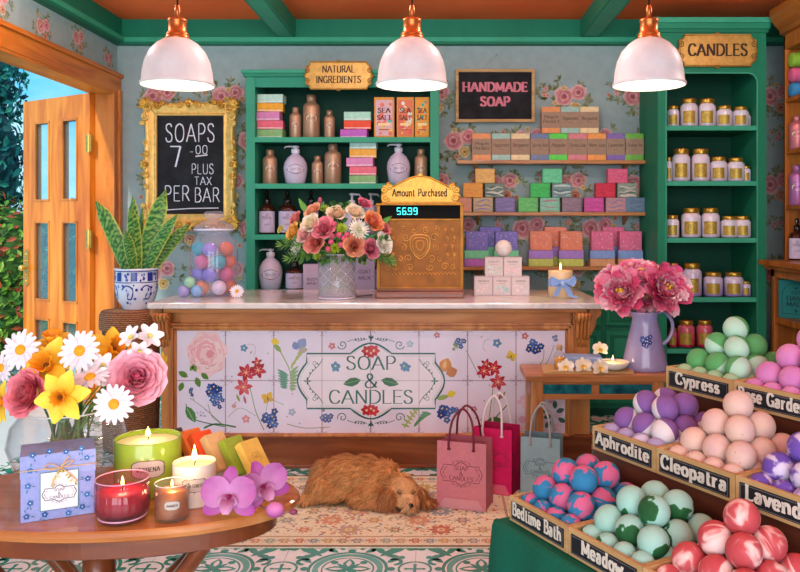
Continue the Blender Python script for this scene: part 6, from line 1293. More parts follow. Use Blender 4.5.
def halves(c1,c2,sp=None):
    def f(n,b,v): 
        h=math_(n,'ADD',sep(n,v,'Z'),math_(n,'MULTIPLY',noise(n,v,60,3),.0015)); fac=math_(n,'MULTIPLY_ADD',h,40); fac.node.inputs[2].default_value=.48
        n.links.new(ramp(n,fac,[(.475,c1),(.49,mix(c1,'#ffffff',.3)),(.51,mix(c2,'#ffffff',.2)),(.525,c2)]),b.inputs['Base Color'])
    return f
def blotch(stops,scale=22,dist=0,stretch=None):
    def f(n,b,v):
        if stretch: mp=n.nodes.new('ShaderNodeMapping'); mp.inputs['Scale'].default_value=stretch; n.links.new(v,mp.inputs[0]); v=mp.outputs[0]
        n.links.new(ramp(n,noise(n,v,scale,3,dist),stops),b.inputs['Base Color'])
    return f
def speck(c,c2,dots):
    def f(n,b,v):
        vo=n.nodes.new('ShaderNodeTexVoronoi'); vo.inputs['Scale'].default_value=90; n.links.new(v,vo.inputs['Vector']); r1=ramp(n,noise(n,v,14,3),[(.3,c),(.7,c2)]); r2=ramp(n,vo.outputs['Distance'],[(.1,'#ffffff'),(.16,'#000000')])
        gate=ramp(n,noise(n,v,55,1),[(.55,'#000000'),(.6,'#ffffff')]); mm=math_(n,'MULTIPLY',r2,gate); mx=n.nodes.new('ShaderNodeMixRGB'); n.links.new(mm,mx.inputs[0]); n.links.new(r1,mx.inputs[1]); mx.inputs[2].default_value=lin(dots); n.links.new(mx.outputs[0],b.inputs['Base Color'])
    return f
BM={'swirl':bombmat('bedtime_bomb',blotch([(.44,'#d06490'),(.47,'#d06490'),(.49,'#2880b0'),(.54,'#2880b0')],14,1.0,(.7,.7,1.8))),
 'meadow':bombmat('meadow_bomb',blotch([(.53,'#a0d2c6'),(.54,'#a0d2c6'),(.55,'#186a36'),(.6,'#12572a')],11,.1)),
 'red':bombmat('red_bomb',blotch([(.44,'#c04850'),(.50,'#c8565c'),(.55,'#eec0bc'),(.6,'#f0d2ce')],11,1.0,(.7,.7,2.2))),
 'purple':bombmat('aphrodite_bomb',halves('#e2dade','#845aa0')),'purplep':bombmat('aphrodite_pale_bomb',halves('#d2cae0','#aca2cc')),
 'peach':bombmat('cleopatra_bomb',speck('#e2c6b2','#dab4b0','#a86450')),'lav':bombmat('lavender_bomb',blotch([(.47,'#6a4cae'),(.5,'#7656b6'),(.55,'#cfc4e0'),(.6,'#dad0e8')],15,.6)),
 'green':bombmat('cypress_bomb',halves('#b4dcc4','#5aa864')),'greenp':bombmat('cypress_pale_bomb',speck('#aad0aa','#8fc090','#6aa06a')),
 'pink':bombmat('garden_bomb',speck('#dc94c4','#cc7cbc','#b05c94'))}
BMESH={}
def bomb(kind,r):
    key=(kind,round(r,4))
    if key not in BMESH:
        m=MB(); m.ball((0,0,0),r,30,20); m.ball((0,0,0),(r*1.012,r*1.012,r*.035),30,4); o=m.build('bath_bomb',BM[kind]); BMESH[key]=o.data; bpy.data.objects.remove(o)
    o=bpy.data.objects.new('bath_bomb',BMESH[key]); COL.objects.link(o); return o
def crate(T,z,i,text_,kinds,desc,word,seed,peak=True,lblw=.85):
    P0=T+UV*(BW*i); r=thing('wooden_crate',f'pale wooden crate labelled {text_} holding {word} bath bombs' if text_ else f'pale wooden crate in the near corner holding {word} bath bombs','crate',(P0.x,P0.y,z),RZ,group='bath bomb crates on the display table')
    t=.011; g=.0015; m=MB(); m.box(g,BW-g,0,t,0,BH); m.build('front_panel','cratew',r,bevel=.002)
    m=MB(); m.box(g,BW-g,BD-t,BD,0,BH); m.box(g,t,t,BD-t,0,BH); m.box(BW-t,BW-g,t,BD-t,0,BH); m.box(t,BW-t,t,BD-t,0,.020); m.build('sides','cratew',r,bevel=.002)
    if text_:
        m=MB(); m.box(.016,BW-.016,-.003,0,.010,BH-.012,'#1b1c22'); lb=m.build('label_plate','ink',r); m=MB(); P=Paint(m,lambda u,v,l:(u,-.0032-l,v),.0003)
        for q in ((.019,BW-.019,.0125,.0135),(.019,BW-.019,BH-.0155,BH-.0145),(.019,.02,.0125,BH-.0145),(BW-.02,BW-.019,.0125,BH-.0145)): P.rect(*q,'#8a8a92')
        text(P,text_,BW/2,.024,.033,'#e2dccf','bold',min(BW-.048,lblw*.029*len(text_)),2); m.build('lettering','ink',lb,recalc=False)
    rg=random.Random(seed); rows=[]
    w=BW-2*t; rs=.0298
    lay=[]
    for k in range(4):
        for j in range(4): lay.append((0,t+rs+.0015+k*(w-2*rs-.003)/3,t+rs+.001+j*(BD-2*t-2*rs-.002)/3,.021+rs,rs,j))
    rb=.0382
    for k in range(3):
        for j,v in enumerate((.088,.166,.244)): 
            lay.append((1,BW/2+(k-1)*.0785,v,.021+rs+.038,rb,j))
    for k in range(2):
        for j,v in enumerate((.128,.206)): lay.append((2,BW/2+(k-.5)*.0785,v,.021+rs+.038+.053,rb+.0006,j))
    
    if peak: lay.append((3,BW/2,.167,.021+rs+.038+.053*2,rb+.001,0))
    lw=['bottom layer','second layer','third layer','top']; rw=[['front row','second row','third row','back row'],['front row','middle row','back row'],['front row','back row'],['']]
    cnt={0:4,1:3,2:2,3:1}; idx={}
    for (l,u,v,zz,rr,j) in lay:
        kk=idx.get((l,j),0); idx[(l,j)]=kk+1
        kd=kinds[1] if l==0 and len(kinds)>1 else kinds[0]; o=bomb(kd,rr); p=P0+UV*(u)+VV*v; o.location=(p.x,p.y,z+zz); o.rotation_euler=(rg.uniform(-1.2,1.2),rg.uniform(-1.2,1.2),rg.uniform(0,6.28))
        w_={4:['left end','second from left','third from left','right end'],3:['left','middle','right'],2:['left','right'],1:['']}[cnt[l]][kk]
        tail=f'topmost of the {word} heap' if l==3 else f'{lw[l]}, {rw[l][j]}, {w_}'
        tag(o,f'{desc} bath bomb, {text_+" crate" if text_ else "near corner crate"}, {tail}','bath bomb',f'{word} bath bombs in the {text_ or "unlabelled near"} crate')
crate(T1,Z1,0,'Bedtime Bath',['swirl'],'pink-blue','pink and blue',1,False,lblw=.78)
crate(T1,Z1,1,'Meadow',['meadow'],'mint-green','mint and green',2,False)
crate(T1,Z1,2,None,['red'],'red-white','red and white',3)
crate(T2,Z2,0,'Aphrodite',['purple','purplep'],'purple-white','purple and white',4,False)
crate(T2,Z2,1,'Cleopatra',['peach'],'peach','peach coloured',5)
crate(T2,Z2,2,'Lavender',['lav'],'violet','violet and white',6,False)
crate(T3,Z3,0,'Cypress',['green','greenp'],'green','green',7)
crate(T3,Z3,1,'Rose Garden',['pink'],'orchid-pink','orchid pink',8)
# ================================================================ COUNTER BOUQUET
def face(n): return Vector(n).normalized().to_track_quat('Z','Y')
def bouquet_counter():
    d=4.80; k=d/F; vx=X(337,d); r=thing('glass_vase','ribbed lilac glass vase on the marble counter holding the mixed bouquet','vase',(vx,d,CZ)); Rr=18.8*k; h=44*k
    m=MB(); m.lathe([(0,.001),(Rr*.96,.001),(Rr,.01),(Rr,h),(Rr*.95,h),(Rr*.94,.014),(0,.014)],56,wave=lambda a,z:1+(.012*math.sin(18*a+z*90) if .03<z<h*.9 else 0)); m.build('glass_body','glilac',r)
    m=MB(); m.tube([(Rr*.98*math.cos(2*PI*i/40),Rr*.98*math.sin(2*PI*i/40),h) for i in range(40)],.003,6,'#efe8f6',closed=True); m.tube([(Rr*.99*math.cos(2*PI*i/40),Rr*.99*math.sin(2*PI*i/40),.006) for i in range(40)],.005,6,'#e2d8ee',closed=True)
    for s in (1,-1):
        for q in range(10):
            pts=[((Rr+.0015)*math.sin(2*PI*q/10+s*1.6*t/12),-(Rr+.0015)*math.cos(2*PI*q/10+s*1.6*t/12),h*(.32+.6*t/12)) for t in range(13)]; m.tube(pts,.0008,4,'#d8cdea')
    m.build('cut_pattern','gloss',r)
    rg=random.Random(40); c0=Vector((vx,d,CZ+h))
    F_=[ # px,py,r,type,colour words, inner, outer, depth offset
     (313,211,8.5,'rose','peach','#e88a50','#f4b48c',-.04),(296,219,7.5,'rose','coral pink','#d84a50','#ee8a80',-.02),(311,224,10,'rose','cream','#f0d8a8','#f8ecd4',-.10),(324,229,11.5,'rose','deep pink','#d23c60','#ee7c90',-.13),
     (315,243,11,'rose','coral','#d8483c','#f08a74',-.13),(294,232,9,'rose','golden yellow','#e89010','#f8c42c',-.07),(296,247,10,'mum','white','#f0e8c8','#faf6ea',-.08),(304,235,8,'rose','blush pink','#ee9a98','#f8c4bc',-.11),
     (337,214,10,'rose','cream peach','#eebc90','#f8e0c4',-.05),(355,213,9.5,'rose','ivory','#f0d4a8','#faecd4',-.04),(359,229,12.5,'mum','large white','#d8e0a0','#fbf7ee',-.13),(373,222,10.5,'rose','bright orange','#d8500c','#f48a22',-.08),
     (354,246,11,'rose','apricot','#c8501c','#f0a070',-.14),(371,249,9.5,'rose','raspberry pink','#b82c5c','#e06888',-.12),(383,243,10,'peo','white ruffled','#f4ecd8','#fbf6ec',-.07),(364,204,7,'rose','magenta','#b81c50','#e0487a',-.02),(384,229,7,'rose','red','#b82c34','#dc5858',-.04),
     (342,228,7,'mum','lime green','#98b820','#c0d848',-.12),(335,248,6.5,'mum','yellow green','#90b018','#b4d038',-.14),(317,256,5,'mum','small lime','#a0b820','#c4d84a',-.13),(324,208,6,'mum','pale green','#8cac30','#b4cc58',-.03),(281,229,4.5,'rose','yellow bud','#c8b820','#e8dc50',-.03)]
    for (px,py,Rp,ty,nm,ci,co,dy) in F_:
        dd=d+dy; Rd=Rp/F*dd*1.05; p=Vector((X(px,dd),dd,Z(py,dd))); n=(p-(c0+Vector((0,.02,-.02)))); n=Vector((n.x*1.1,min(n.y,0)-.13,n.z*.8+.02)).normalized(); loc=p-n*Rd*.3
        nmk={'rose':'rose','mum':'chrysanthemum','peo':'carnation'}[ty]; side='left' if px<325 else 'right' if px>350 else 'middle'
        fl=thing(nmk,f"{nm} {nmk} {'high' if py<220 else 'low' if py>240 else 'half way up'} on the {side} of the counter bouquet",'flower',loc,quat=face(n),group='flowers of the counter bouquet')
        mb=rose_mb(Rd,ci,co,rg,5,0,.25) if ty=='rose' else mum_mb(Rd,ci,co,rg) if ty=='mum' else rose_mb(Rd,ci,co,rg,6,.04,.5); mb.build('petals','petal',fl)
        end=(vx+(vx-loc.x)*.35+rg.uniform(-.02,.02),d+rg.uniform(-.05,.05),CZ+.02+rg.uniform(0,.02)); sm=kid_mb(fl); sm.tube(smooth_curve([tuple(loc),tuple(c0*.75+loc*.25+Vector((0,0,-.02))),(vx+(loc.x-vx)*.12,d+rg.uniform(-.03,.03),CZ+h*.85),end],4),.0035,6,rg.choice(['#6a8f3a','#86a850','#567a30'])); sm.build('stem','leaf',fl)
    for j,(px,py) in enumerate(((332,236),(339,235),(344,239),(331,242),(341,245),(328,249),(334,224),(347,235))):
        dd=d-.15; p=Vector((X(px,dd),dd,Z(py,dd))); b=thing('berry',f"pink berry in the middle of the counter bouquet, {['upper left','upper centre','right','left','lower centre','lowest','topmost','far right'][j]} of the cluster",'berry',p,group='pink berries in the counter bouquet'); m=MB(); m.ball((0,0,0),.018,12,8,'#d85878'); m.build('berry','gloss',b); sm=kid_mb(b); sm.tube([tuple(p),(p.x*.6+vx*.4,d-.07,p.z-.07),(vx,d-.02,CZ+h*.8)],.002,5,'#6a8f3a'); sm.build('stem','leaf',b)
    # leafy sprigs
    SPN=['above the peach rose at the left','far left, upper frond','far left, lower frond over the bottles','lower right, before the cash register','upper right, before the register display','at the very top left','at the top middle','low left over the vase rim','low right over the vase rim','low, left of the vase middle','under the raspberry rose','far right beside the register','between coral and cream roses','at the top right of middle','at the left edge','under the apricot rose','low at the vase middle','far lower right']
    LC=['#3f7030','#5c8f3c','#2f5c2c','#7aa84a','#4f8038']
    for j,(px,py,ty,sz) in enumerate(((301,202,'long',1),(283,245,'fern',1),(290,258,'fern',1),(388,258,'fern',1),(392,216,'long',.8),(320,201,'bud',1),(336,203,'leafy',.8),(304,257,'leafy',1),(350,262,'leafy',1),(322,262,'leafy',1),(376,262,'leafy',.9),(393,240,'leafy',.8),(312,217,'leafy',.9),(345,205,'leafy',.8),(287,240,'leafy',.7),(365,262,'leafy',.9),(332,262,'leafy',.9),(390,262,'fern',.9))):
        dd=d-(.02 if py<225 else .10); p=Vector((X(px,dd),dd,Z(py,dd))); base_=c0+Vector((0,-.02,-.01)); wd={'long':'long pointed leaf','fern':'feathery fern frond','bud':'green bud spray','leafy':'leafy green sprig'}[ty]
        sp=thing('foliage_sprig',f"{wd} of the counter bouquet, {SPN[j]}",'foliage',base_,group=f"{wd}s in the counter bouquet"); m=kid_mb(sp)
        path=smooth_curve([tuple(base_),tuple((base_+p)/2+Vector((0,-.02,.03))),tuple(p)],6); m.tube(path,.0025,5,'#5f8a34')
        dirv=(p-base_).normalized(); side_=dirv.cross(Vector((0,1,0))).normalized()
        def lf(a,dv,L,w,c):
            a=Vector(a); dv=dv.normalized(); s_=dv.cross(Vector((rg.uniform(-.3,.3),-1,rg.uniform(-.3,.3)))).normalized()
            rows=[]
            for t,ww in ((0,.08),(.3,.8),(.6,1),(.85,.5),(1,.02)): cpt=a+dv*L*t+Vector((0,-1,0))*.15*L*math.sin(PI*t); rows.append([tuple(cpt-s_*w*ww/2),tuple(cpt+Vector((0,.1*w,-.1*w))),tuple(cpt+s_*w*ww/2)])
            m.grid(rows,lin(c))
        if ty=='long': lf(p-dirv*.12,dirv,.15*sz,.035,'#5c9a3a')
        elif ty=='fern':
            for t in range(4,13):
                q=path[t] if t<len(path) else path[-1]
                for s in (1,-1): lf(q,dirv*.7+side_*s,.05*sz,.007,LC[t%5]); lf(q,dirv*.9+side_*s*.5+Vector((0,-.4,0)),.045*sz,.006,LC[(t+1)%5])
            for s in (-.4,0,.4): lf(p,dirv+side_*s,.05,.008,'#5c8f3c')
        elif ty=='bud':
            m.ball(tuple(p),(.014,.014,.024),8,8,'#a8506a'); lf(p-dirv*.04,dirv+side_*.5,.05,.015,'#5c9a3a'); lf(p-dirv*.05,dirv-side_*.5,.05,.015,'#5c9a3a')
        else:
            for q in range(11): t=rg.randint(5,len(path)-1); a=rg.uniform(0,6.3); lf(path[t],dirv*.6+side_*math.cos(a)+Vector((0,-.8*abs(math.sin(a)),.3*math.sin(a))),.055*sz,.028,rg.choice(LC))
        m.build('leaves','leaf',sp)
bouquet_counter()
def single_daisy(name,label,p,n,Rd,pc,rg,grp=None,stem_to=None):
    r=thing(name,label,'flower',p,quat=face(n),group=grp); daisy_mb(Rd,pc,rg).build('petals','petal',r); m=MB(); m.ball((0,0,Rd*.06),(Rd*.27,Rd*.27,Rd*.15),14,8,'#e8a312'); 
    for q in range(30): a=q*2.4; b=Rd*.25*math.sqrt(q/30); m.ball((b*math.cos(a),b*math.sin(a),Rd*(.2-.08*q/30)),Rd*.03,5,4,'#f6c636')
    m.build('flower_centre','petal',r)
    if stem_to is not None: sm=kid_mb(r); sm.tube(smooth_curve([tuple(p),tuple((Vector(p)*.5+Vector(stem_to[0])*.5)+Vector((0,.01,.02))),tuple(stem_to[0]),tuple(stem_to[1])],4),.0022,6,'#5c8a3a'); sm.build('stem','leaf',r)
    return r
rg=random.Random(77)
single_daisy('daisy','small lilac white daisy lying on the marble at the right foot of the glass jar',(X(237,4.83),4.83,CZ+.038),(.15,-1,.35),.042,'#f1ecf6',rg)
# ================================================================ LEFT TABLE
TT=.72; TA=.49; TB=.245; TCX,TCY=-.847,2.035
def oval_table():
    r=thing('oval_table','polished oval wooden table in the left foreground','table',(TCX,TCY,0)); m=MB(); 
    prof=[(0,TT-.028),(.965,TT-.028),(.99,TT-.024),(1.0,TT-.014),(.995,TT-.004),(.985,TT),(0,TT)]; n=96; vs=[]; 
    for q,z in prof:
        for k in range(n): a=2*PI*k/n; o=(1-q)*0; vs.append((TA*q*math.cos(a),TB*q*math.sin(a),z))
    fs=[(i*n+k,i*n+(k+1)%n,(i+1)*n+(k+1)%n,(i+1)*n+k) for i in range(len(prof)-1) for k in range(n)]; m.add(vs,fs,smooth=False); m.build('tabletop','tablew',r)
    m=MB(); vs=[]; pr=[(.86,TT-.028),(.86,TT-.075),(.83,TT-.08),(.80,TT-.08),(.80,TT-.028)]
    for q,z in pr:
        for k in range(n): a=2*PI*k/n; vs.append((TA*q*math.cos(a)*1.02,TB*q*math.sin(a)*1.0-.0,z))
    m.add(vs,[(i*n+k,i*n+(k+1)%n,(i+1)*n+(k+1)%n,(i+1)*n+k) for i in range(4) for k in range(n)]); m.build('apron','tabled',r)
    for (sx,sy) in ((-1,-1),(1,-1),(-1,1),(1,1)):
        m=MB(); pts=smooth_curve([(sx*.30,sy*.12,TT-.05),(sx*.22,sy*.11,TT-.16),(sx*.10,sy*.08,TT-.30),(sx*.12,sy*.08,TT-.5),(sx*.27,sy*.17,.03),(sx*.31,sy*.2,.0)],5); m.tube(pts,[.026]*len(pts),10,flat=.8); m.build('leg','tabled',r)
    m=MB(); m.tube([(-.02,0,TT-.05),(-.02,0,TT-.55)],.04,14); m.box(-.16,.12,-.1,.1,TT-.075,TT-.03); m.build('pedestal','tabled',r)
oval_table()
TZ2=TT+.0005; rg=random.Random(55)
def gift_box():
    th=R(26); L=Vector((-.966,1.842,TZ2)); W_=.158; D_=.110; Hh=.154; r=thing('gift_box','periwinkle blue gift box with twine bow and SOAP & CANDLES label','gift box',L,th); c='#96a4dc'
    m=MB(); m.box(0,W_,0,D_,0,Hh*.95,c); m.build('box','card',r,bevel=.002); m=MB(); m.box(-.0015,W_+.0015,-.0015,D_+.0015,Hh*.66,Hh,c); m.build('lid','card',r,bevel=.002)
    m=MB(); P=Paint(m,lambda u,v,l:(u,-.0022-l,v),.0006); rg=random.Random(1)
    for (x,y) in ((.025,.155),(.06,.16),(.095,.155),(.128,.158),(.02,.12),(.14,.135),(.015,.085),(.142,.085),(.02,.045),(.14,.048),(.05,.014),(.1,.01),(.13,.02),(.012,.015)):
        P.flower(x,y,.0075,5,rg.choice(['#2f68a8','#3a78b8','#2a5c9c']),'#d8e4f4',1,rg.uniform(0,2),.8)
        for q in range(2): a=rg.uniform(0,6.3); P.leaf(x+.009*math.cos(a),y+.009*math.sin(a),.008,.0025,a,'#3f7894',1)
    x0,x1,y0,y1=.040,.122,.022,.112; P.rect(x0,x1,y0,y1,'#4f8a94',2); P.rect(x0+.0018,x1-.0018,y0+.0018,y1-.0018,'#f1eef4',3); logo(P,(x0+x1)/2,y0+.038,.078/790,'#24505c',False,4,14)
    for q in range(16): t=rg.uniform(0,1); P.disc(.06-.004*math.sin(9*q)+t*.0,0,.0001,'#e8dca0',5)
    m.build('printed_front','ink',r,recalc=False)
    m=MB(); P=Paint(m,lambda u,v,l:(-.0019-l,u,v),.0003)
    for (x,y) in ((.03,.15),(.09,.155),(.06,.11),(.03,.07),(.1,.06),(.06,.02)): P.flower(x,y,.008,5,'#34589c','#d8e4f4',1,rg.uniform(0,2),.8)
    m.build('printed_side','ink',r,recalc=False)
    m=MB(); zt=.120; tw='#d8b27c'; m.tube([(-.003,-.004,zt),(W_+.003,-.004,zt),(W_+.003,D_+.004,zt),(-.003,D_+.004,zt)],.0012,6,tw,closed=True)
    cx=.083; 
    for pts in ([(cx,zt),(cx-.02,zt+.012),(cx-.034,zt+.006),(cx-.02,zt-.002),(cx,zt)],[(cx,zt),(cx+.014,zt+.012),(cx+.028,zt+.014),(cx+.016,zt+.004),(cx,zt)],[(cx,zt),(cx-.012,zt-.02),(cx-.02,zt-.04)],[(cx,zt),(cx+.018,zt-.014),(cx+.036,zt-.036)],[(cx,zt),(cx+.012,zt+.018),(cx+.02,zt+.026)]): m.tube([(a,-.008,b) for a,b in smooth_curve(pts,4)],.0013,6,tw)
    m.build('twine_bow','matte',r)
    m=MB()
    for q in range(26): t=q/26; s=1 if q%2 else -1; m.ball((cx+(.004+.032*t if s>0 else -.018*t)+rg.uniform(-.004,.004),-.008,zt-.006-.036*t+rg.uniform(-.004,.004)),.0024,6,4,rg.choice(['#e8d878','#f0e8a8','#b8b060']))
    m.build('dried_flower_sprig','petal',r)
gift_box()
def plaque_label(m,Rr,zc,w,h,txt,c0='#c9bdb4',c1='#7a6450',ct='#4a3a34'):
    P=cyl_paint(m,Rr,zc,.0004)
    def pp(k): return [(a*k if abs(a)<w else a,b*k) for a,b in [(x,y) for x,y in plaque_poly(w,h,h*.22)]]
    for k,c,l in ((1.06,c1,1),(.97,c0,2)):
        pl=[(a*k,b*k) for a,b in plaque_poly(w,h,h*.24)]; n=8   # split in strips so that it follows the curve
        for i in range(n):
            u0,u1=-w/2*k+w*k*i/n,-w/2*k+w*k*(i+1)/n
            def hh(u):
                e=abs(abs(u)-w/2*k); q=h*.24*k; return h/2*k-(math.sqrt(max(0,q*q-e*e)) if e<q else 0)*.8
            P.poly([(u0,-hh(u0)),(u1,-hh(u1)),(u1,hh(u1)),(u0,hh(u0))],c,l)
    for s in (1,-1): P.disc(0,s*h*.52,h*.08,c1,1.5,8); P.disc(s*w*.52,0,h*.07,c1,1.5,8)
    text(P,txt,0,-h*.13,h*.26,ct,'slab',w*.72,3)
def c_at(px,d): return X(px,d)
def glass_candle():
    d=1.868; r=thing('red_candle','burning red candle in a fluted pink tinted glass, beside the blue gift box','candle',(X(122.5,d),d,TZ2)); Rr=.0605; h=.098
    wv=lambda a,z:1+(.03*math.cos(22*a) if .02<z<.066 else 0)
    m=MB(); m.lathe([(0,.002),(Rr*.8,.002),(Rr*.88,.006),(Rr*.86,.013),(Rr*.96,.022),(Rr,.04),(Rr*1.0,h),(Rr*.96,h),(Rr*.95,.03),(Rr*.8,.016),(0,.014)],88,wave=wv); m.build('glass','gpink',r)
    m=MB(); m.lathe([(0,.0145),(Rr*.78,.0165),(Rr*.93,.03),(Rr*.94,.068),(Rr*.88,.070),(0,.068)],88,col='#c01c34',wave=lambda a,z:1+(.012*math.cos(22*a) if z<.06 else 0),colf=lambda a,z,i:mix('#4c0618','#d0142c',min(1,max(0,(z-.012)/.03)))); m.build('wax','wax',r)
    m=MB()
    for z,rr in ((h,.0016),(.012,.002)):
        m=MB(); m.tube([(Rr*(.98 if z==h else .87)*math.cos(2*PI*i/48),Rr*(.98 if z==h else .87)*math.sin(2*PI*i/48),z) for i in range(48)],rr,6,'#d8a0bc',closed=True); m.build('glass_rim' if z==h else 'glass_foot','gloss',r)
    m=MB(); wick(r,(0,0,.068),.011); flame(r,(0,0,.079),.024,.0035)
glass_candle()
def amber_candle():
    d=1.877; r=thing('amber_candle','small copper brown candle in clear glass, in front of the green candle','candle',(X(172,d),d,TZ2),math.atan2(-X(172,d),d)); Rr=.0395; h=.084
    m=MB(); m.lathe([(0,.001),(Rr*.96,.001),(Rr,.004),(Rr,h),(Rr*.95,h),(Rr*.95,.008),(0,.008)],40); m.build('glass','gclear',r)
    m=MB(); m.lathe([(0,.0085),(Rr*.92,.0085),(Rr*.93,.066),(0,.065)],36,col='#a8602c',colf=lambda a,z,i:mix('#e8944a','#a8521c',.5+.5*math.sin(a*2+z*60))); m.build('wax','metal_s',r)
    m=MB(); plaque_label(m,Rr,.042,.034,.020,'AMBER'); m.build('label','ink',r,recalc=False)
    m=MB(); m.tube([(Rr*.975*math.cos(2*PI*i/40),Rr*.975*math.sin(2*PI*i/40),h) for i in range(40)],.0012,6,'#f0e0d4',closed=True); m.build('glass_rim','gloss',r); wick(r,(0,0,.065),.009); flame(r,(0,0,.074),.018,.003)
amber_candle()
def open_candle(name,label,px,d,Rr,h,col,inner,waxc,txt,lw,lh,lz,fh):
    r=thing(name,label,'candle',(X(px,d),d,TZ2),math.atan2(-X(px,d),d)); m=MB(); m.lathe([(0,0),(Rr*.95,0),(Rr,.005),(Rr,h-.002),(Rr*.985,h),(Rr*.95,h-.002),(Rr*.94,h-.014),(0,h-.014)],56,col=col); m.build('cup','gloss',r)
    m=MB(); m.lathe([(Rr*.945,h-.0125),(0,h-.0115)],40,col=waxc); m.build('wax','wax',r); m=MB(); plaque_label(m,Rr,lz,lw,lh,txt); m.build('label','ink',r,recalc=False); wick(r,(0,0,h-.012)); flame(r,(0,0,h),fh,.0065); return r
open_candle('green_candle','large lime green candle cup with plaque reading VERBENA',148,2.075,.0835,.138,'#9cb83c','','#f2f0c4','VERBENA',.078,.042,.076,.026)
open_candle('white_candle','cream white candle cup with tall flame in front of the slanted soaps',194.5,1.985,.0525,.102,'#efe2d0','','#f6e4b4','TEA FOREST',.058,.03,.056,.042)
# soap dish and leaning bars
r=thing('soap_dish','white oval dish holding a row of leaning handmade soaps','dish',(X(232,2.13),2.135,TZ2)); m=MB(); n=40; vs=[]; pr=[(0,0),(.7,0),(.8,.004),(.97,.018),(1,.024),(.96,.024),(.78,.010),(0,.009)]
for q,z in pr:
    for k in range(n): a=2*PI*k/n; vs.append((.125*q*math.cos(a),.055*q*math.sin(a),z))
m.add(vs,[(i*n+k,i*n+(k+1)%n,(i+1)*n+(k+1)%n,(i+1)*n+k) for i in range(len(pr)-1) for k in range(n)],'#e9e6ea',smooth=True); m.build('dish','gloss',r)
for k,(px,py,c,nm,dd) in enumerate(((177,448,'#55585c','dark grey',2.20),(195,448,'#e8823a','orange',2.185),(206,450,'#ee5a2c','red orange',2.17),(219,452,'#e4be84','beige',2.155),(237,456,'#9ab63c','olive green',2.14),(254,459,'#ecc65e','golden yellow',2.12))):
    m=MB(); a,b,h=.064,.026,.104; m.box(-b/2,b/2,-a/2,a/2,-h/2,h/2,c); o=m.build('soap_bar','soap',bevel=.004); o.location=(X(px,dd),dd,max(Z(py,dd),TZ2+.064)); e_=Matrix.Rotation(R(-34),3,'Z')@Matrix.Rotation(R(-38),3,'Y'); o.rotation_euler=e_.to_euler()
    if k>=3:
        m=MB(); P=Paint(m,lambda u,v,l:(b/2+.0002+l,u,v),.0003); rr=random.Random(k)
        for q in range(16): P.disc(rr.uniform(-.45,.45)*a,rr.uniform(-.45,.45)*h,.001,mix(c,'#7a5a2a',.5),1,5)
        if k==5: P.line([(x*.9,y*.9) for x,y in plaque_poly(.034,.026,.006)],.0008,'#b8923c',1,closed=True); text(P,'Soap Co',0,-.003,.009,'#a07a2c','script',.024,1)
        m.build('stamp','ink',o,recalc=False)
    tag(o,f"{nm} handmade soap bar leaning in the white dish, {posw(k,6)}",'soap','leaning handmade soaps in the dish')
pk=random.Random(3)
q1=orchid('orchid_flower','magenta orchid bloom lying at the front right of the oval table',(X(230,1.87),1.87,TZ2+.052),(-.05,-1,.25),.066,'#a83c96','#d49cc8','#8a0850',pk)
q2=orchid('orchid_flower','magenta orchid bloom turned sideways, right of the bigger orchid',(X(263,1.93),1.93,TZ2+.056),(.55,-1,.3),.062,'#a43a92','#d098c4','#860850',pk,roll=.3)
q3=thing('orchid_bud','pink orchid bud on its stem by the table edge','flower bud',(X(275,1.875),1.875,TZ2+.02)); m=MB(); m.ball((0,0,0),(.022,.018,.018),14,10,'#c858a8',colf=lambda d_:mix('#a83c8c','#dc8cc8',.5+.5*d_[2])); m.build('bud','petal',q3); m=MB(); m.tube([(-.05,.04,.0),(-.01,.012,-.012),(.022,.0,-.006),(.04,-.004,-.004)],.0022,6,'#8a6a5a'); m.ball((.044,-.004,-.003),(.010,.007,.007),10,6,'#8a3c5c'); m.build('stem','leaf',q3)
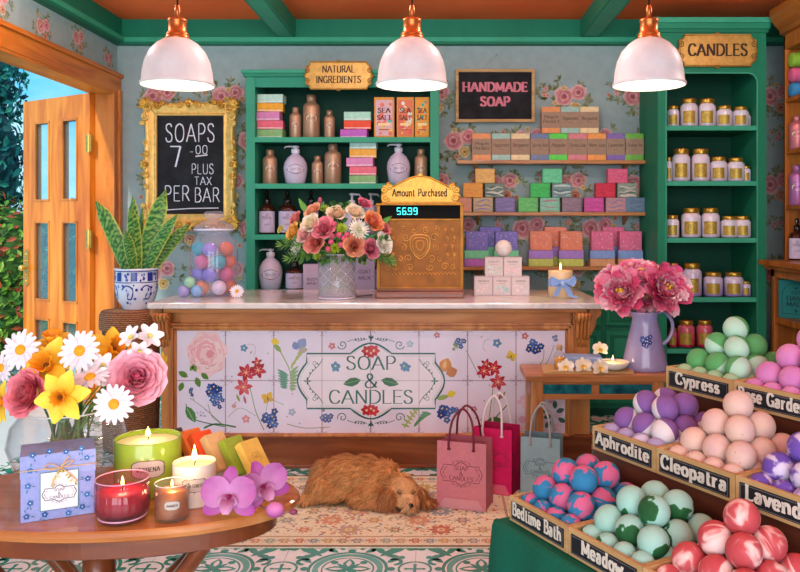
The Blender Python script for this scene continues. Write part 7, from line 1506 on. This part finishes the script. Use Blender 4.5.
# fishbowl vase with the spring bouquet
def bowl():
    bx,by=-.998,2.145; r=thing('glass_bowl','round clear glass bowl vase holding daffodils, roses and daisies','vase',(bx,by,TZ2)); Rm=.150
    m=MB(); m.lathe([(0,.001),(Rm*.45,.001),(Rm*.62,.008),(Rm*.88,.05),(Rm,.105),(Rm*.93,.155),(Rm*.78,.182),(Rm*.70,.192),(Rm*.68,.192),(Rm*.76,.18),(Rm*.91,.154),(Rm*.975,.105),(Rm*.86,.052),(Rm*.6,.012),(0,.01)],56); m.build('glass','gclear',r)
    m=MB(); m.tube([(Rm*.69*math.cos(2*PI*i/48),Rm*.69*math.sin(2*PI*i/48),.193) for i in range(48)],.0022,6,'#f2f4f6',closed=True); m.build('rim','gloss',r)
    rg=random.Random(90); neck=Vector((bx,by,TZ2+.195)); G_='flowers of the spring bouquet in the glass bowl'
    def place(px,py,d,n): return Vector((X(px,d),d,Z(py,d)))
    def addstem(fl,p,th=.0035,col=None):
        a=rg.uniform(0,6.3); e=(bx+.06*math.cos(a),by+.06*math.sin(a),TZ2+.015); nk=(bx+(p.x-bx)*.25+rg.uniform(-.02,.02),by+rg.uniform(-.04,.0),neck.z-.01)
        sm=kid_mb(fl); sm.tube(smooth_curve([tuple(p),tuple((Vector(p)+Vector(nk))/2+Vector((0,.01,.01))),nk,e],5),th,6,col or rg.choice(['#5c8a3a','#79a04c','#4a7434'])); sm.build('stem','leaf',fl)
    for (px,py,Rp,d,n,lb) in ((61,397,27,1.87,(-.05,-1,.08),'big yellow daffodil facing front, low in the middle of the glass bowl bouquet'),(47,366,30,1.98,(-.08,-1,.55),'daffodil with orange trumpet tilted forward, above the big front daffodil'),(53,343,24,2.06,(.05,-.35,1),'daffodil turned upwards at the top left of the bowl bouquet'),(113,350,26,2.06,(.75,-.5,.55),'yellow daffodil turned to the upper right, beside the white narcissi'),(1,402,22,1.98,(-.8,-.8,.1),'orange yellow daffodil cut by the left picture edge'),(161,366,14,2.1,(.8,-.2,-.1),'small yellow daffodil behind the pink rose at the right')):
        Rd=Rp/F*d; n=Vector(n).normalized(); p=place(px,py,d,n)-n*Rd*.15; fl=thing('daffodil',lb,'flower',p,quat=face(n)@Quaternion((0,0,1),rg.uniform(0,1)),group=G_); daffodil_mb(Rd,rg).build('petals','petal',fl); trumpet_mb(Rd*(1.05 if n.z>.4 else .8)).build('trumpet','petal',fl)
        m=MB(); 
        for q in range(5): m.ball((Rd*.06*math.cos(q*1.25),Rd*.06*math.sin(q*1.25),Rd*.25),Rd*.035,6,4,'#6a4410')
        m.build('stamens','petal',fl); addstem(fl,p,.0045)
    for (px,py,Rp,d,n,lb) in ((21,350,20,2.0,(-.1,-1,.3),'white daisy at the upper left of the bowl bouquet'),(80,351,21,1.97,(.0,-1,.3),'white daisy at the top centre of the bowl bouquet'),(90,378,20,1.94,(.0,-.55,1),'white daisy tilted upwards in the middle of the bowl bouquet'),(114,404,20,1.91,(.1,-1,.1),'large white daisy low on the right, over the bowl rim'),(2,368,16,2.02,(-.5,-1,.2),'cream daisy at the left picture edge')):
        Rd=Rp/F*d; p=place(px,py,d,n); fl=single_daisy('daisy',lb,p,n,Rd,'#ebe7ee',rg,G_); addstem(fl,p,.0028)
    for (px,py,Rp,d,n,lb,ci,co) in ((25,393,25,1.93,(-.35,-1,.35),'red pink rose at the left of the bowl bouquet','#c81c3c','#ee6c80'),(137,377,30,1.98,(.35,-1,.4),'large pale pink rose at the right of the bowl bouquet','#e8688c','#f8b4c4')):
        Rd=Rp/F*d; n=Vector(n).normalized(); p=place(px,py,d,n)-n*Rd*.45; fl=thing('rose',lb,'flower',p,quat=face(n),group=G_); rose_mb(Rd*.92,ci,co,rg,6,.01,.2).build('petals','petal',fl); addstem(fl,p,.004)
    for (px,py,Rp,d,n,lb) in ((132,338,13,2.0,(-.4,-.8,.6),'small white narcissus left of the pair at the upper right'),(149,337,14,2.02,(.6,-.8,.5),'small white narcissus at the upper right of the bowl bouquet'),(140,350,12,2.0,(.2,-1,-.2),'small white narcissus drooping above the pink rose'),(103,366,14,1.99,(.3,-1,.3),'white narcissus between the daisies and the pink rose'),(107,376,11,1.97,(.6,-.9,.1),'cream white narcissus low beside the pink rose')):
        Rd=Rp/F*d; n=Vector(n).normalized(); p=place(px,py,d,n); fl=thing('narcissus',lb,'flower',p,quat=face(n),group=G_); m=MB()
        for j in range(6): petal(m,Rd,Rd*.62,2*PI*j/6,R(30),.35,R(-20),Rd*.05,0,'#efe6ee','#fbf8fb',5,4,0,rg,.6)
        m.build('petals','petal',fl); m=MB(); m.lathe([(Rd*.08,0),(Rd*.15,Rd*.16),(Rd*.2,Rd*.24)],14,col='#ead86a'); m.build('cup','petal',fl); addstem(fl,p,.0022)
    for j in range(16):
        a=rg.uniform(0,6.3); p=neck+Vector((.09*math.cos(a),-.04+.04*math.sin(a),rg.uniform(.04,.14))); lf=thing('leaf_blade',f'long green leaf blade among the stems of the bowl bouquet','leaf',neck,group='long green leaf blades in the glass bowl'); m=kid_mb(lf)
        b=Vector((bx+.07*math.cos(a+2.6),by+.07*math.sin(a+2.6),TZ2+.014)); path=smooth_curve([tuple(b),tuple(neck*.8+p*.2+Vector((0,-.02,-.02))),tuple(p)],7); rows=[[tuple(Vector(q)-Vector((.007*math.sin(PI*(.1+.85*i/len(path))),0,0))),tuple(Vector(q)+Vector((0,.003,0))),tuple(Vector(q)+Vector((.007*math.sin(PI*(.1+.85*i/len(path))),0,0)))] for i,q in enumerate(path)]; m.grid(rows,lin(rg.choice(['#4f8a3a','#6fa04c','#3c6e30']))); m.build('blade','leaf',lf)
bowl()
# ================================================================ THE DOG
def dog():
    D0=4.02; ox=X(370,D0); r=thing('dog','golden ginger cocker spaniel asleep on the rug with its chin on the floor','dog',(ox,D0,.0095)); k=D0/F
    x=lambda px:(px-370)*k
    B=[ # px, y, z, rx, ry, rz
     (327,.06,.115,.095,.12,.112),(345,.06,.128,.12,.125,.122),(365,.05,.13,.11,.12,.12),(383,.03,.118,.085,.11,.112),
     (322,-.02,.07,.075,.07,.068),(314,-.04,.04,.05,.045,.035),(307,-.07,.022,.032,.03,.02),(336,-.01,.05,.09,.07,.045),
     (372,-.06,.062,.075,.065,.058),(360,-.08,.04,.05,.05,.036),(378,-.10,.028,.06,.04,.026),(368,-.10,.022,.035,.035,.02),
     (395,-.03,.105,.065,.075,.075),(401,-.08,.09,.058,.055,.062),(407,-.115,.086,.058,.055,.055),(409,-.15,.064,.036,.04,.036),(411,-.185,.050,.029,.04,.027),(409.5,-.165,.028,.034,.04,.02),(402,-.14,.042,.032,.034,.026),(416,-.13,.042,.03,.034,.026),
     (407,-.125,.118,.036,.034,.024),(421,-.06,.03,.05,.035,.026),(431,-.085,.020,.028,.03,.018)]
    bm=bmesh.new(); B=[(407+(p-407)*1.05,yy,z*1.06,a*1.1,b*1.06,c*1.08) if 401<=p<=417 else (p,yy,z,a,b,c) for p,yy,z,a,b,c in B]
    for (px,y,z,a,b,c) in B:
        bmesh.ops.create_icosphere(bm,subdivisions=3,radius=1,matrix=Matrix.LocRotScale((x(px),y,z*.82 if px<400 and z>.1 else z),None,(a,b,c*.86 if px<400 and z>.1 else c)))
    # drooping ears as soft flattened lobes
    for (px,y,z,a,b,c,ry,rz) in ((390,-.135,.062,.030,.036,.056,R(14),R(-20)),(423,-.10,.058,.024,.034,.050,R(-24),R(20)),(386,-.14,.035,.026,.032,.028,0,0),(427,-.115,.034,.024,.03,.024,0,0)):
        bmesh.ops.create_icosphere(bm,subdivisions=3,radius=1,matrix=Matrix.LocRotScale((x(px),y,z),Matrix.Rotation(ry,3,'Y').to_quaternion(),(a,b,c)))
    for v in bm.verts: v.co.z=max(v.co.z,.002)
    me=bpy.data.meshes.new('t'); bm.to_mesh(me); bm.free(); o=bpy.data.objects.new('t',me); COL.objects.link(o)
    md=o.modifiers.new('r','REMESH'); md.mode='VOXEL'; md.voxel_size=.0075; s=o.modifiers.new('s','SMOOTH'); s.factor=.6; s.iterations=6
    dg=bpy.context.evaluated_depsgraph_get(); ev=o.evaluated_get(dg); m2=bpy.data.meshes.new_from_object(ev); bpy.data.objects.remove(o)
    head=Vector((x(407),-.12,.08)); earL=Vector((x(389),-.14,.055)); earR=Vector((x(424),-.105,.055))
    eyeL=Vector((x(401),-.165,.098)); eyeR=Vector((x(414.5),-.165,.098)); nose=Vector((x(412.5),-.228,.056))
    def colour(p):
        n=mnoise.noise(p*22)*.5+mnoise.noise(p*60)*.3
        c=mix('#b8743a','#e8ac68',min(1,max(0,.45+n)))
        if (p-head).length<.08 and p.y<-.09: c=mix(c,'#ecb882',.6)
        if (p-Vector((x(410),-.18,.045))).length<.05: c=mix(c,'#f0c494',.65)
        if (p-earL).length<.055 or (p-earR).length<.052: c=mix('#8e5228','#c4824a',min(1,max(0,.5+n)))
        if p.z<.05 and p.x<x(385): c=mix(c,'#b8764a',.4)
        for e in (eyeL,eyeR):
            if (p-e).length<.014: c=mix(c,'#6a3a20',.5)
        return c
    # fine furry relief on the one body surface
    m2.update(); vc=[v.co.copy() for v in m2.vertices]; vn=[v.normal.copy() for v in m2.vertices]
    for v,p,n in zip(m2.vertices,vc,vn): v.co=p+n*.0035*mnoise.noise(Vector((p.x*40,p.y*55,p.z*70))); v.co.z=max(v.co.z,.001)
    ca=m2.color_attributes.new('Col','FLOAT_COLOR','POINT'); ca.data.foreach_set('color',[c for p in vc for c in colour(p)])
    for p in m2.polygons: p.use_smooth=True
    m2.materials.clear(); m2.materials.append(M['fur']); b=bpy.data.objects.new('body',m2); COL.objects.link(b); b.parent=r
    # coat: tapered locks following the lie of the hair
    rg=random.Random(17); f=MB(); polys=m2.polygons; areas=[p.area for p in polys]; tot=sum(areas)
    idx=rg.choices(range(len(polys)),weights=areas,k=15000)
    for i in idx:
        p=polys[i]; c=Vector(p.center); n=Vector(p.normal)
        if c.z<.006: continue
        onface=(c-head).length<.085 and c.y<-.12 and (c-earL).length>.052 and (c-earR).length>.048
        ear=(c-earL).length<.06 or (c-earR).length<.055
        flow=Vector((-1,-.15,-.55)) if c.x<x(388) else Vector((-.35,.1,-.9))
        if c.x<x(330): flow=Vector((-.5,-.4,-1))
        if ear: flow=Vector((-.15 if c.x<x(405) else .2,-.1,-1))
        if onface: flow=(c-nose); flow.z+=.02
        flow=flow+Vector((mnoise.noise(c*18),mnoise.noise(c*18+Vector((5,0,0))),mnoise.noise(c*18+Vector((0,7,0)))))*(.7 if not onface else .2)
        t=(flow-n*flow.dot(n)); 
        if t.length<1e-3: continue
        t.normalize(); L=rg.uniform(.024,.05)*(.22 if onface else 1.25 if ear else 1); w=rg.uniform(.0016,.003)*(.5 if onface else 1); s_=n.cross(t)
        cc=colour(c); q=rg.uniform(-.4,.4)+.35*mnoise.noise(Vector((c.x*30,c.y*60,c.z*60))); cc=mix(cc,'#f0c088' if q>0 else '#6a3416',abs(q)*.9); lift=.1 if onface else .12; wob=rg.uniform(-.25,.25)
        P_=[c-n*.001,c+t*L*.4+n*L*lift+s_*L*wob*.4,c+t*L*.75+n*L*lift*1.1+s_*L*wob,c+t*L+n*L*lift*.6+s_*L*wob*1.3]
        for a in P_: a.z=max(a.z,.002)
        f.add([P_[0]-s_*w,P_[0]+s_*w,P_[1]-s_*w*.9,P_[1]+s_*w*.9,P_[2]-s_*w*.6,P_[2]+s_*w*.6,P_[3]],[(0,1,3,2),(2,3,5,4),(4,5,6)],cc,0,True)
    h=f.build('fur_coat','fur',r,recalc=False); h['kind']='stuff'
    m=MB(); m.ball(nose,(.0135,.010,.0105),14,10,'#1c1416'); 
    for s in (-1,1): m.ball(nose+Vector((s*.0055,-.0085,-.001)),(.0026,.002,.002),6,4,'#050405')
    m.build('nose','gloss',r)
    for e,s in ((eyeL,-1),(eyeR,1)):
        # find the surface for the closed lid line
        m=MB(); pts=[]
        for i in range(7):
            t=-1+i/3; q=e+Vector((t*.011,.0,-.004*(1-t*t)+.001*t*s)); hit,loc,nn,_=b.ray_cast(Vector((q.x,-.4,q.z)),Vector((0,1,0))); pts.append(tuple(loc+Vector((0,-.003,0))) if hit else tuple(q))
        m.tube(pts,.0016,6,'#24120c'); m.build('closed_eye','matte',r)
    m=MB(); pts=[]
    for i in range(9):
        t=-1+i/4; q=Vector((nose.x-.001+t*.022,0,.034-.010*abs(t)**1.5+(.006 if i==4 else 0))); hit,loc,nn,_=b.ray_cast(Vector((q.x,-.4,q.z)),Vector((0,1,0))); pts.append(tuple(loc+Vector((0,-.0025,0))) if hit else (q.x,-.2,q.z))
    m.tube(pts,.0012,6,'#3a1c14'); m.build('mouth','matte',r)
dog()
